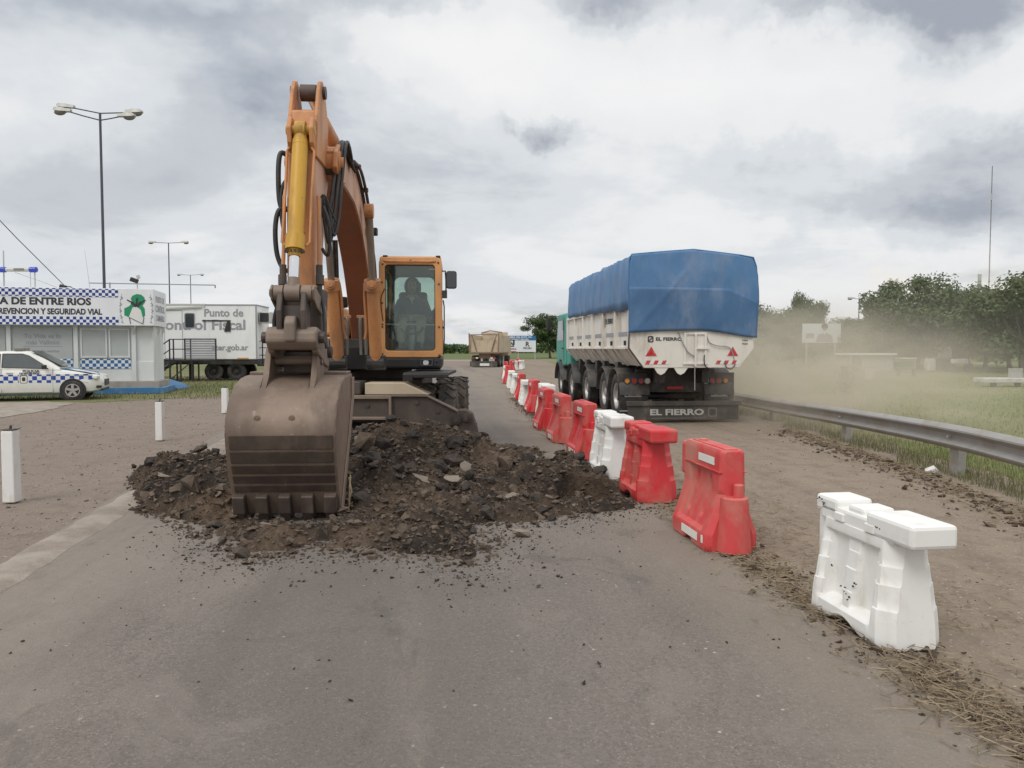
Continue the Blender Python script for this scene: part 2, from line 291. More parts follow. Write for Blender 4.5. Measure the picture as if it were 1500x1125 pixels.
def asphalt_mat():
    m, nt, b = newmat('road_asphalt'); g = nt.nodes.new('ShaderNodeNewGeometry').outputs['Position']
    x, y, z = nsep(nt, g)
    big = nnoise(nt, g, .45, 5, .6, .4); mid = nnoise(nt, nv(nt, 'MULTIPLY', g, (1, .3, 1)), 2.2, 6, .62); fine = nnoise(nt, g, 34, 5, .7)
    cc = nmix(nt, nstep(nt, big, .32, .68), (.146, .125, .109), (.195, .168, .145))
    cc = nmix(nt, nm(nt, 'MULTIPLY', nstep(nt, mid, .42, .68), .45), cc, (.21, .183, .157))
    cc = nmix(nt, nstep(nt, fine, .3, .72), nmix(nt, .24, cc, (.075, .064, .056)), nmix(nt, .16, cc, (.32, .275, .235)))
    # aggregate: pale and dark grains in the binder
    gr = nvoro(nt, g, 130, 'F1', 'Color'); gx, gy, gz = nsep(nt, gr)
    cc = nmix(nt, nstep(nt, gx, .92, .97, 0, .32), cc, (.40, .35, .30)); cc = nmix(nt, nstep(nt, gy, .82, .93, 0, .32), cc, (.05, .045, .042))
    gr2 = nvoro(nt, g, 30, 'F1', 'Color'); hx, hy, hz = nsep(nt, gr2); dd = nvoro(nt, g, 30)
    cc = nmix(nt, nm(nt, 'MULTIPLY', nstep(nt, hx, .983, .992), nstep(nt, dd, .32, .2)), cc, (.40, .35, .29))
    # fine cracks
    wv = nv(nt, 'ADD', g, nv(nt, 'SCALE', nv(nt, 'SUBTRACT', nnoise(nt, g, 3, 4, .6, 0, True), (.5, .5, .5)), None, .5))
    ck = nvoro(nt, wv, .85, 'DISTANCE_TO_EDGE'); cm = nstep(nt, nnoise(nt, g, .6, 3, .5), .54, .62)
    cc = nmix(nt, nm(nt, 'MULTIPLY', nstep(nt, ck, .012, .004), nm(nt, 'MULTIPLY', cm, .18)), cc, (.06, .05, .043))
    ck2 = nvoro(nt, nv(nt, 'MULTIPLY', nv(nt, 'ADD', wv, (2, 7, 0)), (1, .28, 1)), .55, 'DISTANCE_TO_EDGE')
    cc = nmix(nt, nm(nt, 'MULTIPLY', nstep(nt, ck2, .006, .002), .16), cc, (.06, .052, .046))
    # sand washed in along the left edge, and dust blown over from the dirt lane on the right
    s = nm(nt, 'ADD', nm(nt, 'ADD', x, nm(nt, 'MULTIPLY', y, .167)), 2.56)
    wob = nm(nt, 'MULTIPLY', nm(nt, 'SUBTRACT', nnoise(nt, nv(nt, 'MULTIPLY', g, (1, .35, 1)), 1.1, 6, .65, .5), .5), 1.9)
    sand = nstep(nt, nm(nt, 'ADD', s, wob), 1.55, .35)
    cc = nmix(nt, nm(nt, 'MULTIPLY', sand, .8), cc, nmix(nt, nnoise(nt, g, 9, 5, .6), (.200, .169, .142), (.275, .236, .200)))
    s2 = nm(nt, 'ADD', nm(nt, 'ADD', x, nm(nt, 'MULTIPLY', y, .105)), nm(nt, 'MULTIPLY', wob, .5))
    dustr = nstep(nt, s2, 1.1, 2.3); cc = nmix(nt, nm(nt, 'MULTIPLY', dustr, .6), cc, (.255, .212, .165))
    # wheel tracks worn slightly smoother and darker
    tr = nnoise(nt, ncomb(nt, nm(nt, 'MULTIPLY', nm(nt, 'ADD', x, nm(nt, 'MULTIPLY', y, .12)), 1.5), nm(nt, 'MULTIPLY', y, .05), 5), 1.3, 4, .6)
    cc = nmix(nt, nstep(nt, tr, .50, .72, 0, .40), cc, (.108, .093, .083))
    old = nm(nt, 'MULTIPLY', nstep(nt, nm(nt, 'ADD', s, nm(nt, 'MULTIPLY', wob, .45)), 1.5, 2.2), nstep(nt, nm(nt, 'ADD', s, nm(nt, 'MULTIPLY', wob, .6)), 3.9, 2.7))
    cc = nmix(nt, nm(nt, 'MULTIPLY', old, .38), cc, (.098, .086, .080))
    ln = nm(nt, 'ABSOLUTE', nm(nt, 'ADD', nm(nt, 'ADD', x, nm(nt, 'MULTIPLY', y, .135)), nm(nt, 'MULTIPLY', wob, .06)))
    cc = nmix(nt, nm(nt, 'MULTIPLY', nstep(nt, ln, .16, .02), nm(nt, 'MULTIPLY', nstep(nt, mid, .4, .65), .16)), cc, (.26, .22, .18))
    stn = nnoise(nt, nv(nt, 'MULTIPLY', nv(nt, 'ADD', g, (3, 1, 0)), (1, .55, 1)), 1.5, 7, .68, .8)
    cc = nmix(nt, nstep(nt, stn, .56, .66, 0, .42), cc, (.085, .075, .068)); cc = nmix(nt, nstep(nt, stn, .44, .34, 0, .35), cc, (.225, .195, .168))
    ins(nt, b.inputs['Base Color'], cc); ins(nt, b.inputs['Roughness'], nm(nt, 'ADD', .70, nm(nt, 'MULTIPLY', mid, .25)))
    b.inputs['Specular IOR Level'].default_value = .3
    bn = nt.nodes.new('ShaderNodeBump'); bn.inputs['Strength'].default_value = .5; bn.inputs['Distance'].default_value = .006
    ins(nt, bn.inputs['Height'], nm(nt, 'ADD', nvoro(nt, g, 110), nm(nt, 'MULTIPLY', fine, 1.2)))
    bn2 = nt.nodes.new('ShaderNodeBump'); bn2.inputs['Strength'].default_value = .35; bn2.inputs['Distance'].default_value = .05
    ins(nt, bn2.inputs['Height'], nm(nt, 'ADD', mid, nm(nt, 'MULTIPLY', sand, nnoise(nt, g, 5, 5, .6)))); nt.links.new(bn.outputs[0], bn2.inputs['Normal']); nt.links.new(bn2.outputs[0], b.inputs['Normal'])
    MATS['road_asphalt'] = m
asphalt_mat()
def dirt_mat():
    m, nt, b = newmat('dirt_ground'); g = nt.nodes.new('ShaderNodeNewGeometry').outputs['Position']
    x, y, z = nsep(nt, g)
    big = nnoise(nt, g, .35, 5, .6, .5); mid = nnoise(nt, g, 3.0, 6, .65); fine = nnoise(nt, g, 28, 5, .7)
    lot = nmix(nt, big, (.185, .150, .125), (.255, .208, .170)); lane = nmix(nt, big, (.215, .172, .130), (.285, .232, .178))
    tr = nnoise(nt, ncomb(nt, nm(nt, 'MULTIPLY', nm(nt, 'ADD', x, nm(nt, 'MULTIPLY', y, .09)), 1.6), nm(nt, 'MULTIPLY', y, .045), 2), 1.5, 5, .62, .3)
    lane = nmix(nt, nstep(nt, tr, .45, .7, 0, .55), lane, (.165, .130, .098))
    side = nstep(nt, nm(nt, 'ADD', x, nm(nt, 'MULTIPLY', y, .05)), -1, 1); cc = nmix(nt, side, lot, lane)
    cc = nmix(nt, nstep(nt, mid, .45, .7, 0, .45), cc, (.13, .102, .080)); cc = nmix(nt, nstep(nt, fine, .52, .75, 0, .5), cc, (.36, .30, .245)); cc = nmix(nt, nstep(nt, fine, .45, .25, 0, .45), cc, (.10, .078, .062))
    vx, vy, vz = nsep(nt, nvoro(nt, g, 42, 'F1', 'Color')); dd = nvoro(nt, g, 42)
    pe = nm(nt, 'MULTIPLY', nstep(nt, vx, .80, .86), nstep(nt, dd, .42, .25)); cc = nmix(nt, pe, cc, nmix(nt, vy, (.12, .10, .09), (.46, .40, .34)))
    # beyond the lot the land is grass
    rr = nm(nt, 'ADD', y, nm(nt, 'MULTIPLY', nm(nt, 'SUBTRACT', big, .5), 30))
    wide = nstep(nt, nm(nt, 'ABSOLUTE', nm(nt, 'ADD', x, 3)), 26, 34)
    far = nm(nt, 'MAXIMUM', nstep(nt, rr, 108, 116), wide)
    cc = nmix(nt, far, cc, nmix(nt, mid, (.085, .115, .038), (.14, .16, .062)))
    ins(nt, b.inputs['Base Color'], cc); b.inputs['Roughness'].default_value = .92; b.inputs['Specular IOR Level'].default_value = .2
    bn = nt.nodes.new('ShaderNodeBump'); bn.inputs['Strength'].default_value = .6; bn.inputs['Distance'].default_value = .03
    ins(nt, bn.inputs['Height'], nm(nt, 'ADD', nm(nt, 'ADD', mid, nm(nt, 'MULTIPLY', fine, .45)), nm(nt, 'MULTIPLY', pe, .25))); nt.links.new(bn.outputs[0], b.inputs['Normal'])
    MATS['dirt_ground'] = m
dirt_mat()
def grass_mat(name, a, b2, dry, dlo, dhi):
    m, nt, b = newmat(name); g = nt.nodes.new('ShaderNodeNewGeometry').outputs['Position']
    f = nnoise(nt, g, .5, 6, .65, .3); f2 = nnoise(nt, nv(nt, 'MULTIPLY', g, (1, .6, 1)), 6, 5, .7); f3 = nnoise(nt, g, .16, 4, .6)
    cc = nmix(nt, f, a, b2); cc = nmix(nt, nstep(nt, f3, dlo, dhi, 0, .8), cc, dry); cc = nmix(nt, nstep(nt, f2, .45, .75, 0, .5), cc, tuple(v * .55 for v in a))
    ins(nt, b.inputs['Base Color'], cc); b.inputs['Roughness'].default_value = .9; b.inputs['Specular IOR Level'].default_value = .15
    bn = nt.nodes.new('ShaderNodeBump'); bn.inputs['Strength'].default_value = .8; bn.inputs['Distance'].default_value = .06
    ins(nt, bn.inputs['Height'], f2); nt.links.new(bn.outputs[0], b.inputs['Normal']); MATS[name] = m
grass_mat('field_grass', (.125, .155, .052), (.185, .205, .080), (.235, .22, .115), .46, .66)
grass_mat('verge_grass', (.10, .125, .045), (.17, .18, .075), (.235, .20, .125), .42, .62)
def kerb_mat():
    m, nt, b = newmat('kerb_concrete'); g = nt.nodes.new('ShaderNodeNewGeometry').outputs['Position']
    f = nnoise(nt, g, 2.5, 6, .65); h = nnoise(nt, g, 45, 5, .7)
    cc = nmix(nt, nstep(nt, f, .32, .66), (.215, .178, .145), (.33, .285, .238)); cc = nmix(nt, nstep(nt, h, .5, .75, 0, .5), cc, (.42, .37, .32)); cc = nmix(nt, nstep(nt, h, .42, .25, 0, .5), cc, (.12, .1, .085))
    ins(nt, b.inputs['Base Color'], cc); b.inputs['Roughness'].default_value = .9
    bn = nt.nodes.new('ShaderNodeBump'); bn.inputs['Strength'].default_value = .6; bn.inputs['Distance'].default_value = .012
    ins(nt, bn.inputs['Height'], h); nt.links.new(bn.outputs[0], b.inputs['Normal']); MATS['kerb_concrete'] = m
kerb_mat()
def heap_mat():
    m, nt, b = newmat('heap_earth'); g = nt.nodes.new('ShaderNodeNewGeometry').outputs['Position']
    f = nnoise(nt, g, 1.3, 6, .65, .4); h = nnoise(nt, g, 16, 6, .72); k = nnoise(nt, nv(nt, 'ADD', g, (5, 3, 1)), .7, 4, .6)
    cc = nmix(nt, nstep(nt, f, .38, .72), (.032, .026, .022), (.115, .082, .058)); cc = nmix(nt, nstep(nt, k, .52, .68, 0, .7), cc, (.17, .115, .075))
    cc = nmix(nt, nstep(nt, h, .5, .75, 0, .6), cc, (.26, .20, .15)); cc = nmix(nt, nstep(nt, h, .45, .25, 0, .7), cc, (.025, .020, .018))
    ins(nt, b.inputs['Base Color'], cc); b.inputs['Roughness'].default_value = .95; b.inputs['Specular IOR Level'].default_value = .15
    bn = nt.nodes.new('ShaderNodeBump'); bn.inputs['Strength'].default_value = 1; bn.inputs['Distance'].default_value = .04
    ins(nt, bn.inputs['Height'], h); nt.links.new(bn.outputs[0], b.inputs['Normal']); MATS['heap_earth'] = m
heap_mat()

# ------------------------------------------------------------------ mesh helpers (everything is written in world coordinates and shifted to its parent)
def T(*v): return Matrix.Translation(Vector(v))
def box(bm, cx, cy, cz, sx, sy, sz, rot=None):
    M = T(cx, cy, cz) @ (rot.to_4x4() if rot else Matrix.Identity(4)) @ Matrix.Diagonal((sx, sy, sz, 1))
    return bmesh.ops.create_cube(bm, size=1, matrix=M)['verts']
def box2(bm, a, b):
    return box(bm, (a[0] + b[0]) / 2, (a[1] + b[1]) / 2, (a[2] + b[2]) / 2, abs(b[0] - a[0]), abs(b[1] - a[1]), abs(b[2] - a[2]))
def cyl(bm, p0, p1, r0, r1=None, seg=14):
    p0, p1 = Vector(p0), Vector(p1); d = p1 - p0; L = d.length
    M = Matrix.Translation((p0 + p1) / 2) @ d.to_track_quat('Z', 'Y').to_matrix().to_4x4()
    return bmesh.ops.create_cone(bm, cap_ends=True, segments=seg, radius1=r0, radius2=r0 if r1 is None else r1, depth=L, matrix=M)['verts']
def beam(bm, p0, p1, wd, hg, upv=(0, 0, 1)):
    p0, p1 = Vector(p0), Vector(p1); d = (p1 - p0); L = d.length; z = d.normalized()
    x = z.cross(Vector(upv)); x = x.normalized() if x.length > 1e-4 else z.orthogonal().normalized(); y = x.cross(z)
    M = Matrix.Translation((p0 + p1) / 2) @ Matrix((x, y, z)).transposed().to_4x4() @ Matrix.Diagonal((wd, hg, L, 1))
    return bmesh.ops.create_cube(bm, size=1, matrix=M)['verts']
def loft(bm, loops, cap=True, close=True):
    rows = [[bm.verts.new(p) for p in lp] for lp in loops]; n = len(rows[0])
    for a, b in zip(rows, rows[1:]):
        for i in range(n if close else n - 1):
            j = (i + 1) % n
            try: bm.faces.new((a[i], a[j], b[j], b[i]))
            except ValueError: pass
    if cap and close:
        for r_ in (rows[0], rows[-1]):
            try: bm.faces.new(r_)
            except ValueError: pass
    return rows
def spline(pts, n):
    P_ = [Vector(p) for p in pts]; o = []
    for i in range(len(P_) - 1):
        a, b, c, d = P_[max(i - 1, 0)], P_[i], P_[i + 1], P_[min(i + 2, len(P_) - 1)]
        for k in range(n):
            t = k / n; o.append(.5 * ((2 * b) + (c - a) * t + (2 * a - 5 * b + 4 * c - d) * t * t + (3 * b - a - 3 * c + d) * t ** 3))
    o.append(P_[-1]); return o
def tube(bm, pts, r, seg=8, smooth=0, r1=None):
    pts = spline(pts, smooth) if smooth else [Vector(p) for p in pts]
    loops = []; up_ = None
    for i, p in enumerate(pts):
        d = (pts[min(i + 1, len(pts) - 1)] - pts[max(i - 1, 0)]).normalized()
        if up_ is None: up_ = d.orthogonal().normalized()
        up_ = (up_ - d * up_.dot(d)); up_ = up_.normalized() if up_.length > 1e-5 else d.orthogonal().normalized()
        s = d.cross(up_); rr = r if r1 is None else r + (r1 - r) * i / (len(pts) - 1)
        loops.append([p + (up_ * math.cos(2 * math.pi * k / seg) + s * math.sin(2 * math.pi * k / seg)) * rr for k in range(seg)])
    loft(bm, loops)
def prism(bm, poly, fa, fb):
    """poly: list of 2D points; fa, fb: functions that turn one into the 3D point on either side."""
    A = [bm.verts.new(fa(*p)) for p in poly]; B = [bm.verts.new(fb(*p)) for p in poly]; n = len(poly)
    bm.faces.new(A); bm.faces.new(B[::-1])
    for i in range(n): bm.faces.new((A[i], B[i], B[(i + 1) % n], A[(i + 1) % n]))
def rrect(w_, h_, r, n=5, cx=0, cy=0):
    o = []
    for sx, sy, a0 in ((1, 1, 0), (-1, 1, 90), (-1, -1, 180), (1, -1, 270)):
        for k in range(n + 1):
            a = R(a0 + 90 * k / n); o.append((cx + sx * (w_ / 2 - r) + r * math.cos(a), cy + sy * (h_ / 2 - r) + r * math.sin(a)))
    return o
def ring(bm, outer, inner, fa, fb):
    n = len(outer); V_ = [[bm.verts.new(f(*p)) for p in lp] for f in (fa, fb) for lp in (outer, inner)]
    oa, ia, ob, ib = V_
    for i in range(n):
        j = (i + 1) % n
        bm.faces.new((oa[i], oa[j], ia[j], ia[i])); bm.faces.new((ob[i], ib[i], ib[j], ob[j]))
        bm.faces.new((oa[i], ob[i], ob[j], oa[j])); bm.faces.new((ia[i], ia[j], ib[j], ib[i]))
def disc_wheel(bm, c, axis, prof, seg=28, cap=True):
    """lathe: prof = [(offset along the axis, radius)]"""
    c, ax = Vector(c), Vector(axis).normalized(); u = ax.orthogonal().normalized(); v = ax.cross(u)
    loops = [[c + ax * o + (u * math.cos(2 * math.pi * k / seg) + v * math.sin(2 * math.pi * k / seg)) * max(r, 1e-4) for k in range(seg)] for o, r in prof]
    loft(bm, loops, cap)
WORLD = {}
def base(o): return WORLD.get(o.name, Vector((0, 0, 0)))
def obj(name, bm, mat, parent=None, smooth=None, bevel=0, origin=None, label=None):
    bmesh.ops.recalc_face_normals(bm, faces=bm.faces)
    me = bpy.data.meshes.new(name); bm.to_mesh(me); bm.free()
    return link(name, me, mat, parent, smooth, bevel, origin, label)
def link(name, me, mat, parent=None, smooth=None, bevel=0, origin=None, label=None):
    o = bpy.data.objects.new(name, me); col.objects.link(o)
    if mat: me.materials.append(MATS[mat])
    org = base(parent) if parent else Vector(origin or (0, 0, 0))
    if org.length > 0: me.transform(Matrix.Translation(-org))
    if parent: o.parent = parent
    else: o.location = org
    WORLD[o.name] = org.copy()
    if smooth is not None:
        me.shade_smooth(); me.set_sharp_from_angle(angle=R(smooth))
    if bevel:
        md = o.modifiers.new('bevel', 'BEVEL'); md.width = bevel; md.segments = 2; md.limit_method = 'ANGLE'; md.angle_limit = R(35); md.harden_normals = False
    if label: o['label'] = label
    return o
def tag(o, label=None, cat=None, group=None, kind=None):
    if label: o['label'] = label
    if cat: o['category'] = cat
    if group: o['group'] = group
    if kind: o['kind'] = kind
    return o
def thing(name, label, cat, loc=(0, 0, 0), group=None):
    o = bpy.data.objects.new(name, None); col.objects.link(o); o.location = loc; o.empty_display_size = .3
    WORLD[o.name] = Vector(loc); return tag(o, label, cat, group)
def struct(name, bm, mat, smooth=None): return tag(obj(name, bm, mat, smooth=smooth), kind='structure')
def stuff(name, me, mat, label, parent=None):
    o = link(name, me, mat, parent)
    return tag(o, label, None, None, 'stuff')
def copy_tree(o, parent=None):
    c = o.copy(); col.objects.link(c)
    if parent: c.parent = parent
    for ch in [x for x in o.children]: copy_tree(ch, c)
    return c
def plane_m(org, right, upv):
    x = Vector(right).normalized(); y = Vector(upv).normalized(); z = x.cross(y)
    M = Matrix((x, y, z)).transposed().to_4x4(); M.translation = Vector(org); return M
FONTC = {}
def text(body, size, mat, parent, M, name='lettering', align='CENTER', xs=1.0, bold=0.0, depth=.002, label=None):
    cu = bpy.data.curves.new('t', 'FONT'); cu.body = body; cu.size = size; cu.align_x = align; cu.align_y = 'CENTER'; cu.extrude = depth; cu.offset = bold; cu.resolution_u = 3; cu.space_line = 1.0
    to = bpy.data.objects.new('t', cu); col.objects.link(to)
    dg = bpy.context.evaluated_depsgraph_get(); me = bpy.data.meshes.new_from_object(to.evaluated_get(dg), depsgraph=dg)
    bpy.data.objects.remove(to); bpy.data.curves.remove(cu)
    me.transform(M @ Matrix.Diagonal((xs, 1, 1, 1))); me.materials.clear(); me.name = name
    return link(name, me, mat, parent, label=label)
def raw_mesh(name, vs_, fs_):
    me = bpy.data.meshes.new(name); me.from_pydata(vs_, [], fs_); me.update(); return me
def ray(px, py):
    X, Y = (px - 750) / FPX, (562.5 - py) / FPX
    return Vector((X, math.cos(PITCH) + Y * math.sin(PITCH), Y * math.cos(PITCH) - math.sin(PITCH)))
def at(px, py, d):
    r_ = ray(px, py); return CAM + r_ * (d / r_.y)
def gnd(px, py, z=0.0):
    r_ = ray(px, py); return CAM + r_ * ((z - CAM.z) / r_.z)

# ================================================================== SETTING
def smooth01(v): v = max(0, min(1, v)); return v * v * (3 - 2 * v)
def poly_sd(x, y, poly):
    """signed distance to a polygon, positive inside"""
    d = 1e9; ins_ = False; n = len(poly)
    for i in range(n):
        ax, ay = poly[i]; bx, by = poly[(i + 1) % n]
        ex, ey = bx - ax, by - ay; t = max(0, min(1, ((x - ax) * ex + (y - ay) * ey) / (ex * ex + ey * ey)))
        d = min(d, math.hypot(x - ax - t * ex, y - ay - t * ey))
        if (ay > y) != (by > y) and x < (bx - ax) * (y - ay) / (by - ay) + ax: ins_ = not ins_
    return d if ins_ else -d
def g2(px, py):
    p = gnd(px, py); return (p.x, p.y)
def jag(pts, n, amp, seed, closed=True):
    r_ = random.Random(seed); o = []; m = len(pts)
    for i in range(m if closed else m - 1):
        a, b = Vector(pts[i]), Vector(pts[(i + 1) % m])
        for k in range(n): 
            p = a.lerp(b, k / n); o.append((p.x + r_.uniform(-amp, amp), p.y + r_.uniform(-amp, amp)))
    if not closed: o.append(tuple(pts[-1]))
    return o
def sheet(name, rings, z, mat, wall=None):
    vs_ = [(x, y, z) for rg in rings for x, y in rg]
    tris = tessellate_polygon([[Vector((x, y, 0)) for x, y in rg] for rg in rings])
    fs_ = [tuple(t) for t in tris]
    if wall:
        k, dz_ = wall; off = sum(len(r_) for r_ in rings[:k]); n = len(rings[k]); b0 = len(vs_)
        vs_ += [(x, y, z + dz_) for x, y in rings[k]]
        fs_ += [(off + i, off + (i + 1) % n, b0 + (i + 1) % n, b0 + i) for i in range(n)]
    me = raw_mesh(name, vs_, fs_)
    bm = bmesh.new(); bm.from_mesh(me); bpy.data.meshes.remove(me)
    for f in bm.faces:
        if f.normal.z < -.5: f.normal_flip()
    me = bpy.data.meshes.new(name); bm.to_mesh(me); bm.free()
    return tag(link(name, me, mat), kind='structure')

HOLE = jag([g2(738, 768), g2(800, 759), g2(934, 740), g2(922, 716), g2(885, 699), g2(838, 697), g2(770, 735)], 7, .022, 3)
sheet('ground', [[(-2500, -300), (2500, -300), (2500, 5000), (-2500, 5000)], [(-.2, 7.6), (1.40, 7.6), (1.40, 9.3), (-.2, 9.3)]], -.012, 'dirt_ground')
LE = lambda y: -2.56 - .167 * y                      # left edge of the paved road
right_edge = jag([(2.75, -3), (2.3, 1.5), (1.98, 3.05), (1.74, 5.1), (1.60, 7.2), (1.47, 9.2), (1.22, 10.8), (.78, 14.5), (.28, 19), (-.12, 25), (-.45, 33), (-.72, 48)], 12, .035, 5, False)
sheet('road', [[(LE(-3), -3)] + right_edge + [(-.2, 62), (.8, 70), (-16, 72), (LE(60) - 2, 60)], HOLE], 0.0, 'road_asphalt', (1, -.26))
bm = bmesh.new()
KL = jag([(LE(y), y) for y in (-3, 1, 3, 5, 7, 9, 11, 13, 17, 24, 34)], 9, .028, 8, False)
loft(bm, [[(x + .07, y, -.02), (x + .06, y, .002), (x - .03, y, .022), (x - .22, y, .020), (x - .27, y, .010), (x - .275, y, -.02)] for x, y in KL])
struct('kerb', bm, 'kerb_concrete', 40)
sheet('grass_field', [jag([(6.15, 2), (6.2, 8), (6.35, 14), (6.25, 22), (5.4, 36), (4.5, 60), (4, 100), (160, 100), (160, 2)], 10, .12, 9)], -.006, 'field_grass')
sheet('grass_verge', [jag([g2(60, 590), g2(165, 588), g2(250, 583), g2(335, 579), g2(470, 573), (-8.2, 34), (-10.5, 60), (-16, 104), (-70, 104), (-70, 22)], 10, .25, 10)], -.006, 'verge_grass')
sheet('concrete_apron', [jag([g2(-260, 640), g2(0, 612), g2(62, 602), g2(112, 590), g2(60, 588), g2(-260, 592)], 6, .06, 12)], -.003, 'kerb_concrete')
sheet('cross_road', [[(-60, 97), (-4, 94), (-2, 101), (-60, 107)]], -.002, 'kerb_concrete')

HEAP = [g2(186, 700), g2(196, 752), g2(250, 765), g2(285, 792), g2(350, 828), g2(450, 815), g2(560, 818), g2(640, 826), g2(690, 842), g2(738, 798), g2(715, 775), g2(800, 768),
        g2(938, 742), g2(926, 712), g2(868, 688), g2(800, 676), (.2, 11.2), (-1.0, 11.1), (-3.2, 10.6), (-4.0, 10.4), g2(300, 676), g2(240, 690)]
BUMPS = [(-1.45, 9.6, 1.0, .75, .36), (-.72, 9.5, .8, .7, .23), (-2.4, 9.3, .9, .8, .30), (.0, 9.3, .8, .6, .15), (.6, 9.75, .45, .4, .10), (-4.15, 8.9, .6, .5, .20), (-3.3, 8.5, .8, .7, .24),
         (-3.2, 7.35, .5, .4, .12), (-1.0, 7.4, .9, .5, .07), (-2.3, 6.3, .5, .25, .05), (-.5, 6.2, .45, .3, .06), (-1.2, 8.4, .8, .5, .12), (-.2, 8.3, .6, .4, .05), (-1.55, 8.2, .45, .4, .10), (.35, 8.95, .5, .35, .06),
         (.40, 8.15, .5, .30, -.14), (-2.05, 7.15, .75, .40, -.13)]
def heap_z(x, y, fine=True):
    sd = poly_sd(x, y, HEAP) + .16 * mnoise.noise(Vector((x * 2.3, y * 2.3, 1))) + .07 * mnoise.noise(Vector((x * 7, y * 7, 4)))
    e = smooth01((sd + .02) / (.30 + .25 * smooth01((7.6 - y) / 1.0)))
    h = .055
    for cx, cy, rx, ry, k in BUMPS: h += k * math.exp(-((x - cx) / rx) ** 2 - ((y - cy) / ry) ** 2)
    if fine:
        p = Vector((x, y, 0))
        h += .095 * mnoise.fractal(p * 3.0, .8, 2.1, 4) + .07 * abs(mnoise.noise(p * 8)) + .03 * mnoise.noise(p * 21)
    h -= .46 * smooth01((1.0 - math.hypot((x - .92) / .47, (y - 8.36) / .43) + .10 * mnoise.noise(Vector((x * 6, y * 6, 2)))) / .30)
    return h * e - .06 * (1 - e)
bm = bmesh.new(); nx, ny = 200, 178; gx0, gx1, gy0, gy1 = -5.3, 1.9, 5.15, 11.5
grid = [[bm.verts.new((gx0 + (gx1 - gx0) * i / nx, gy0 + (gy1 - gy0) * j / ny, heap_z(gx0 + (gx1 - gx0) * i / nx, gy0 + (gy1 - gy0) * j / ny))) for i in range(nx + 1)] for j in range(ny + 1)]
for j in range(ny):
    for i in range(nx):
        q = (grid[j][i], grid[j][i + 1], grid[j + 1][i + 1], grid[j + 1][i])
        if max(v.co.z for v in q) > -.055 or poly_sd(q[0].co.x, q[0].co.y, HEAP) > -.15: bm.faces.new(q)
for v in [v for v in bm.verts if not v.link_faces]: bm.verts.remove(v)
tag(obj('rubble', bm, 'heap_earth', smooth=50), 'dug up dark earth and crushed asphalt heaped around the excavator bucket', None, None, 'stuff')

# ================================================================== EXCAVATOR
EX = thing('excavator', 'orange wheeled excavator with raised boom digging up the road', 'excavator', (-2.2, 13.2, 0))
KY = .0752
EK = [1.0, 0.0]
def E(t, d, z):
    t = t * EK[0] + EK[1]
    return Vector((-2.42 + KY * (12.2 - d) + t, d + KY * t, z))
FW = Vector((KY, -1, 0)).normalized(); RT = Vector((1, KY, 0)).normalized()
def eprism(bm, poly, t0, t1): prism(bm, poly, lambda d, z: E(t0, d, z), lambda d, z: E(t1, d, z))
def ebox(bm, t0, t1, d0, d1, z0, z1): eprism(bm, [(d0, z0), (d1, z0), (d1, z1), (d0, z1)], t0, t1)
def eshell(bm, prof, th, t0, t1):
    loops = []
    for i, (d, z) in enumerate(prof):
        a, b = prof[max(i - 1, 0)], prof[min(i + 1, len(prof) - 1)]; q = Vector((b[0] - a[0], b[1] - a[1])).normalized(); nx_, nz_ = -q.y, q.x
        loops.append([E(t0, d, z), E(t1, d, z), E(t1, d + nx_ * th, z + nz_ * th), E(t0, d + nx_ * th, z + nz_ * th)])
    loft(bm, loops)
def B(): return bmesh.new()

# carriage
b = B(); box2(b, (-2.62, 11.3, .62), (-1.58, 15.2, 1.02)); box2(b, (-2.75, 12.4, .7), (-1.45, 14.0, 1.10)); obj('chassis', b, 'dark_steel', EX, bevel=.02)
b = B(); box2(b, (-2.55, 11.02, .93), (-2.18, 11.5, 1.12)); obj('chassis_bracket', b, 'dark_steel', EX, bevel=.015)
b = B(); prism(b, [(-2.12, 1.10), (-1.55, 1.10), (-1.2, .93), (-2.12, .93)], lambda x, z: (x, 11.05, z), lambda x, z: (x, 11.5, z)); obj('chassis_plate', b, 'dump_beige', EX, bevel=.01)
b = B(); box2(b, (-2.72, 11.06, .93), (-2.58, 11.5, 1.12)); obj('chassis_plate', b, 'dump_beige', EX, bevel=.01)
for d in (11.9, 14.7):
    b = B(); cyl(b, (-3.05, d, .52), (-1.15, d, .52), .12); cyl(b, (-2.3, d, .52), (-1.9, d, .52), .25); obj('axle', b, 'dark_steel', EX)
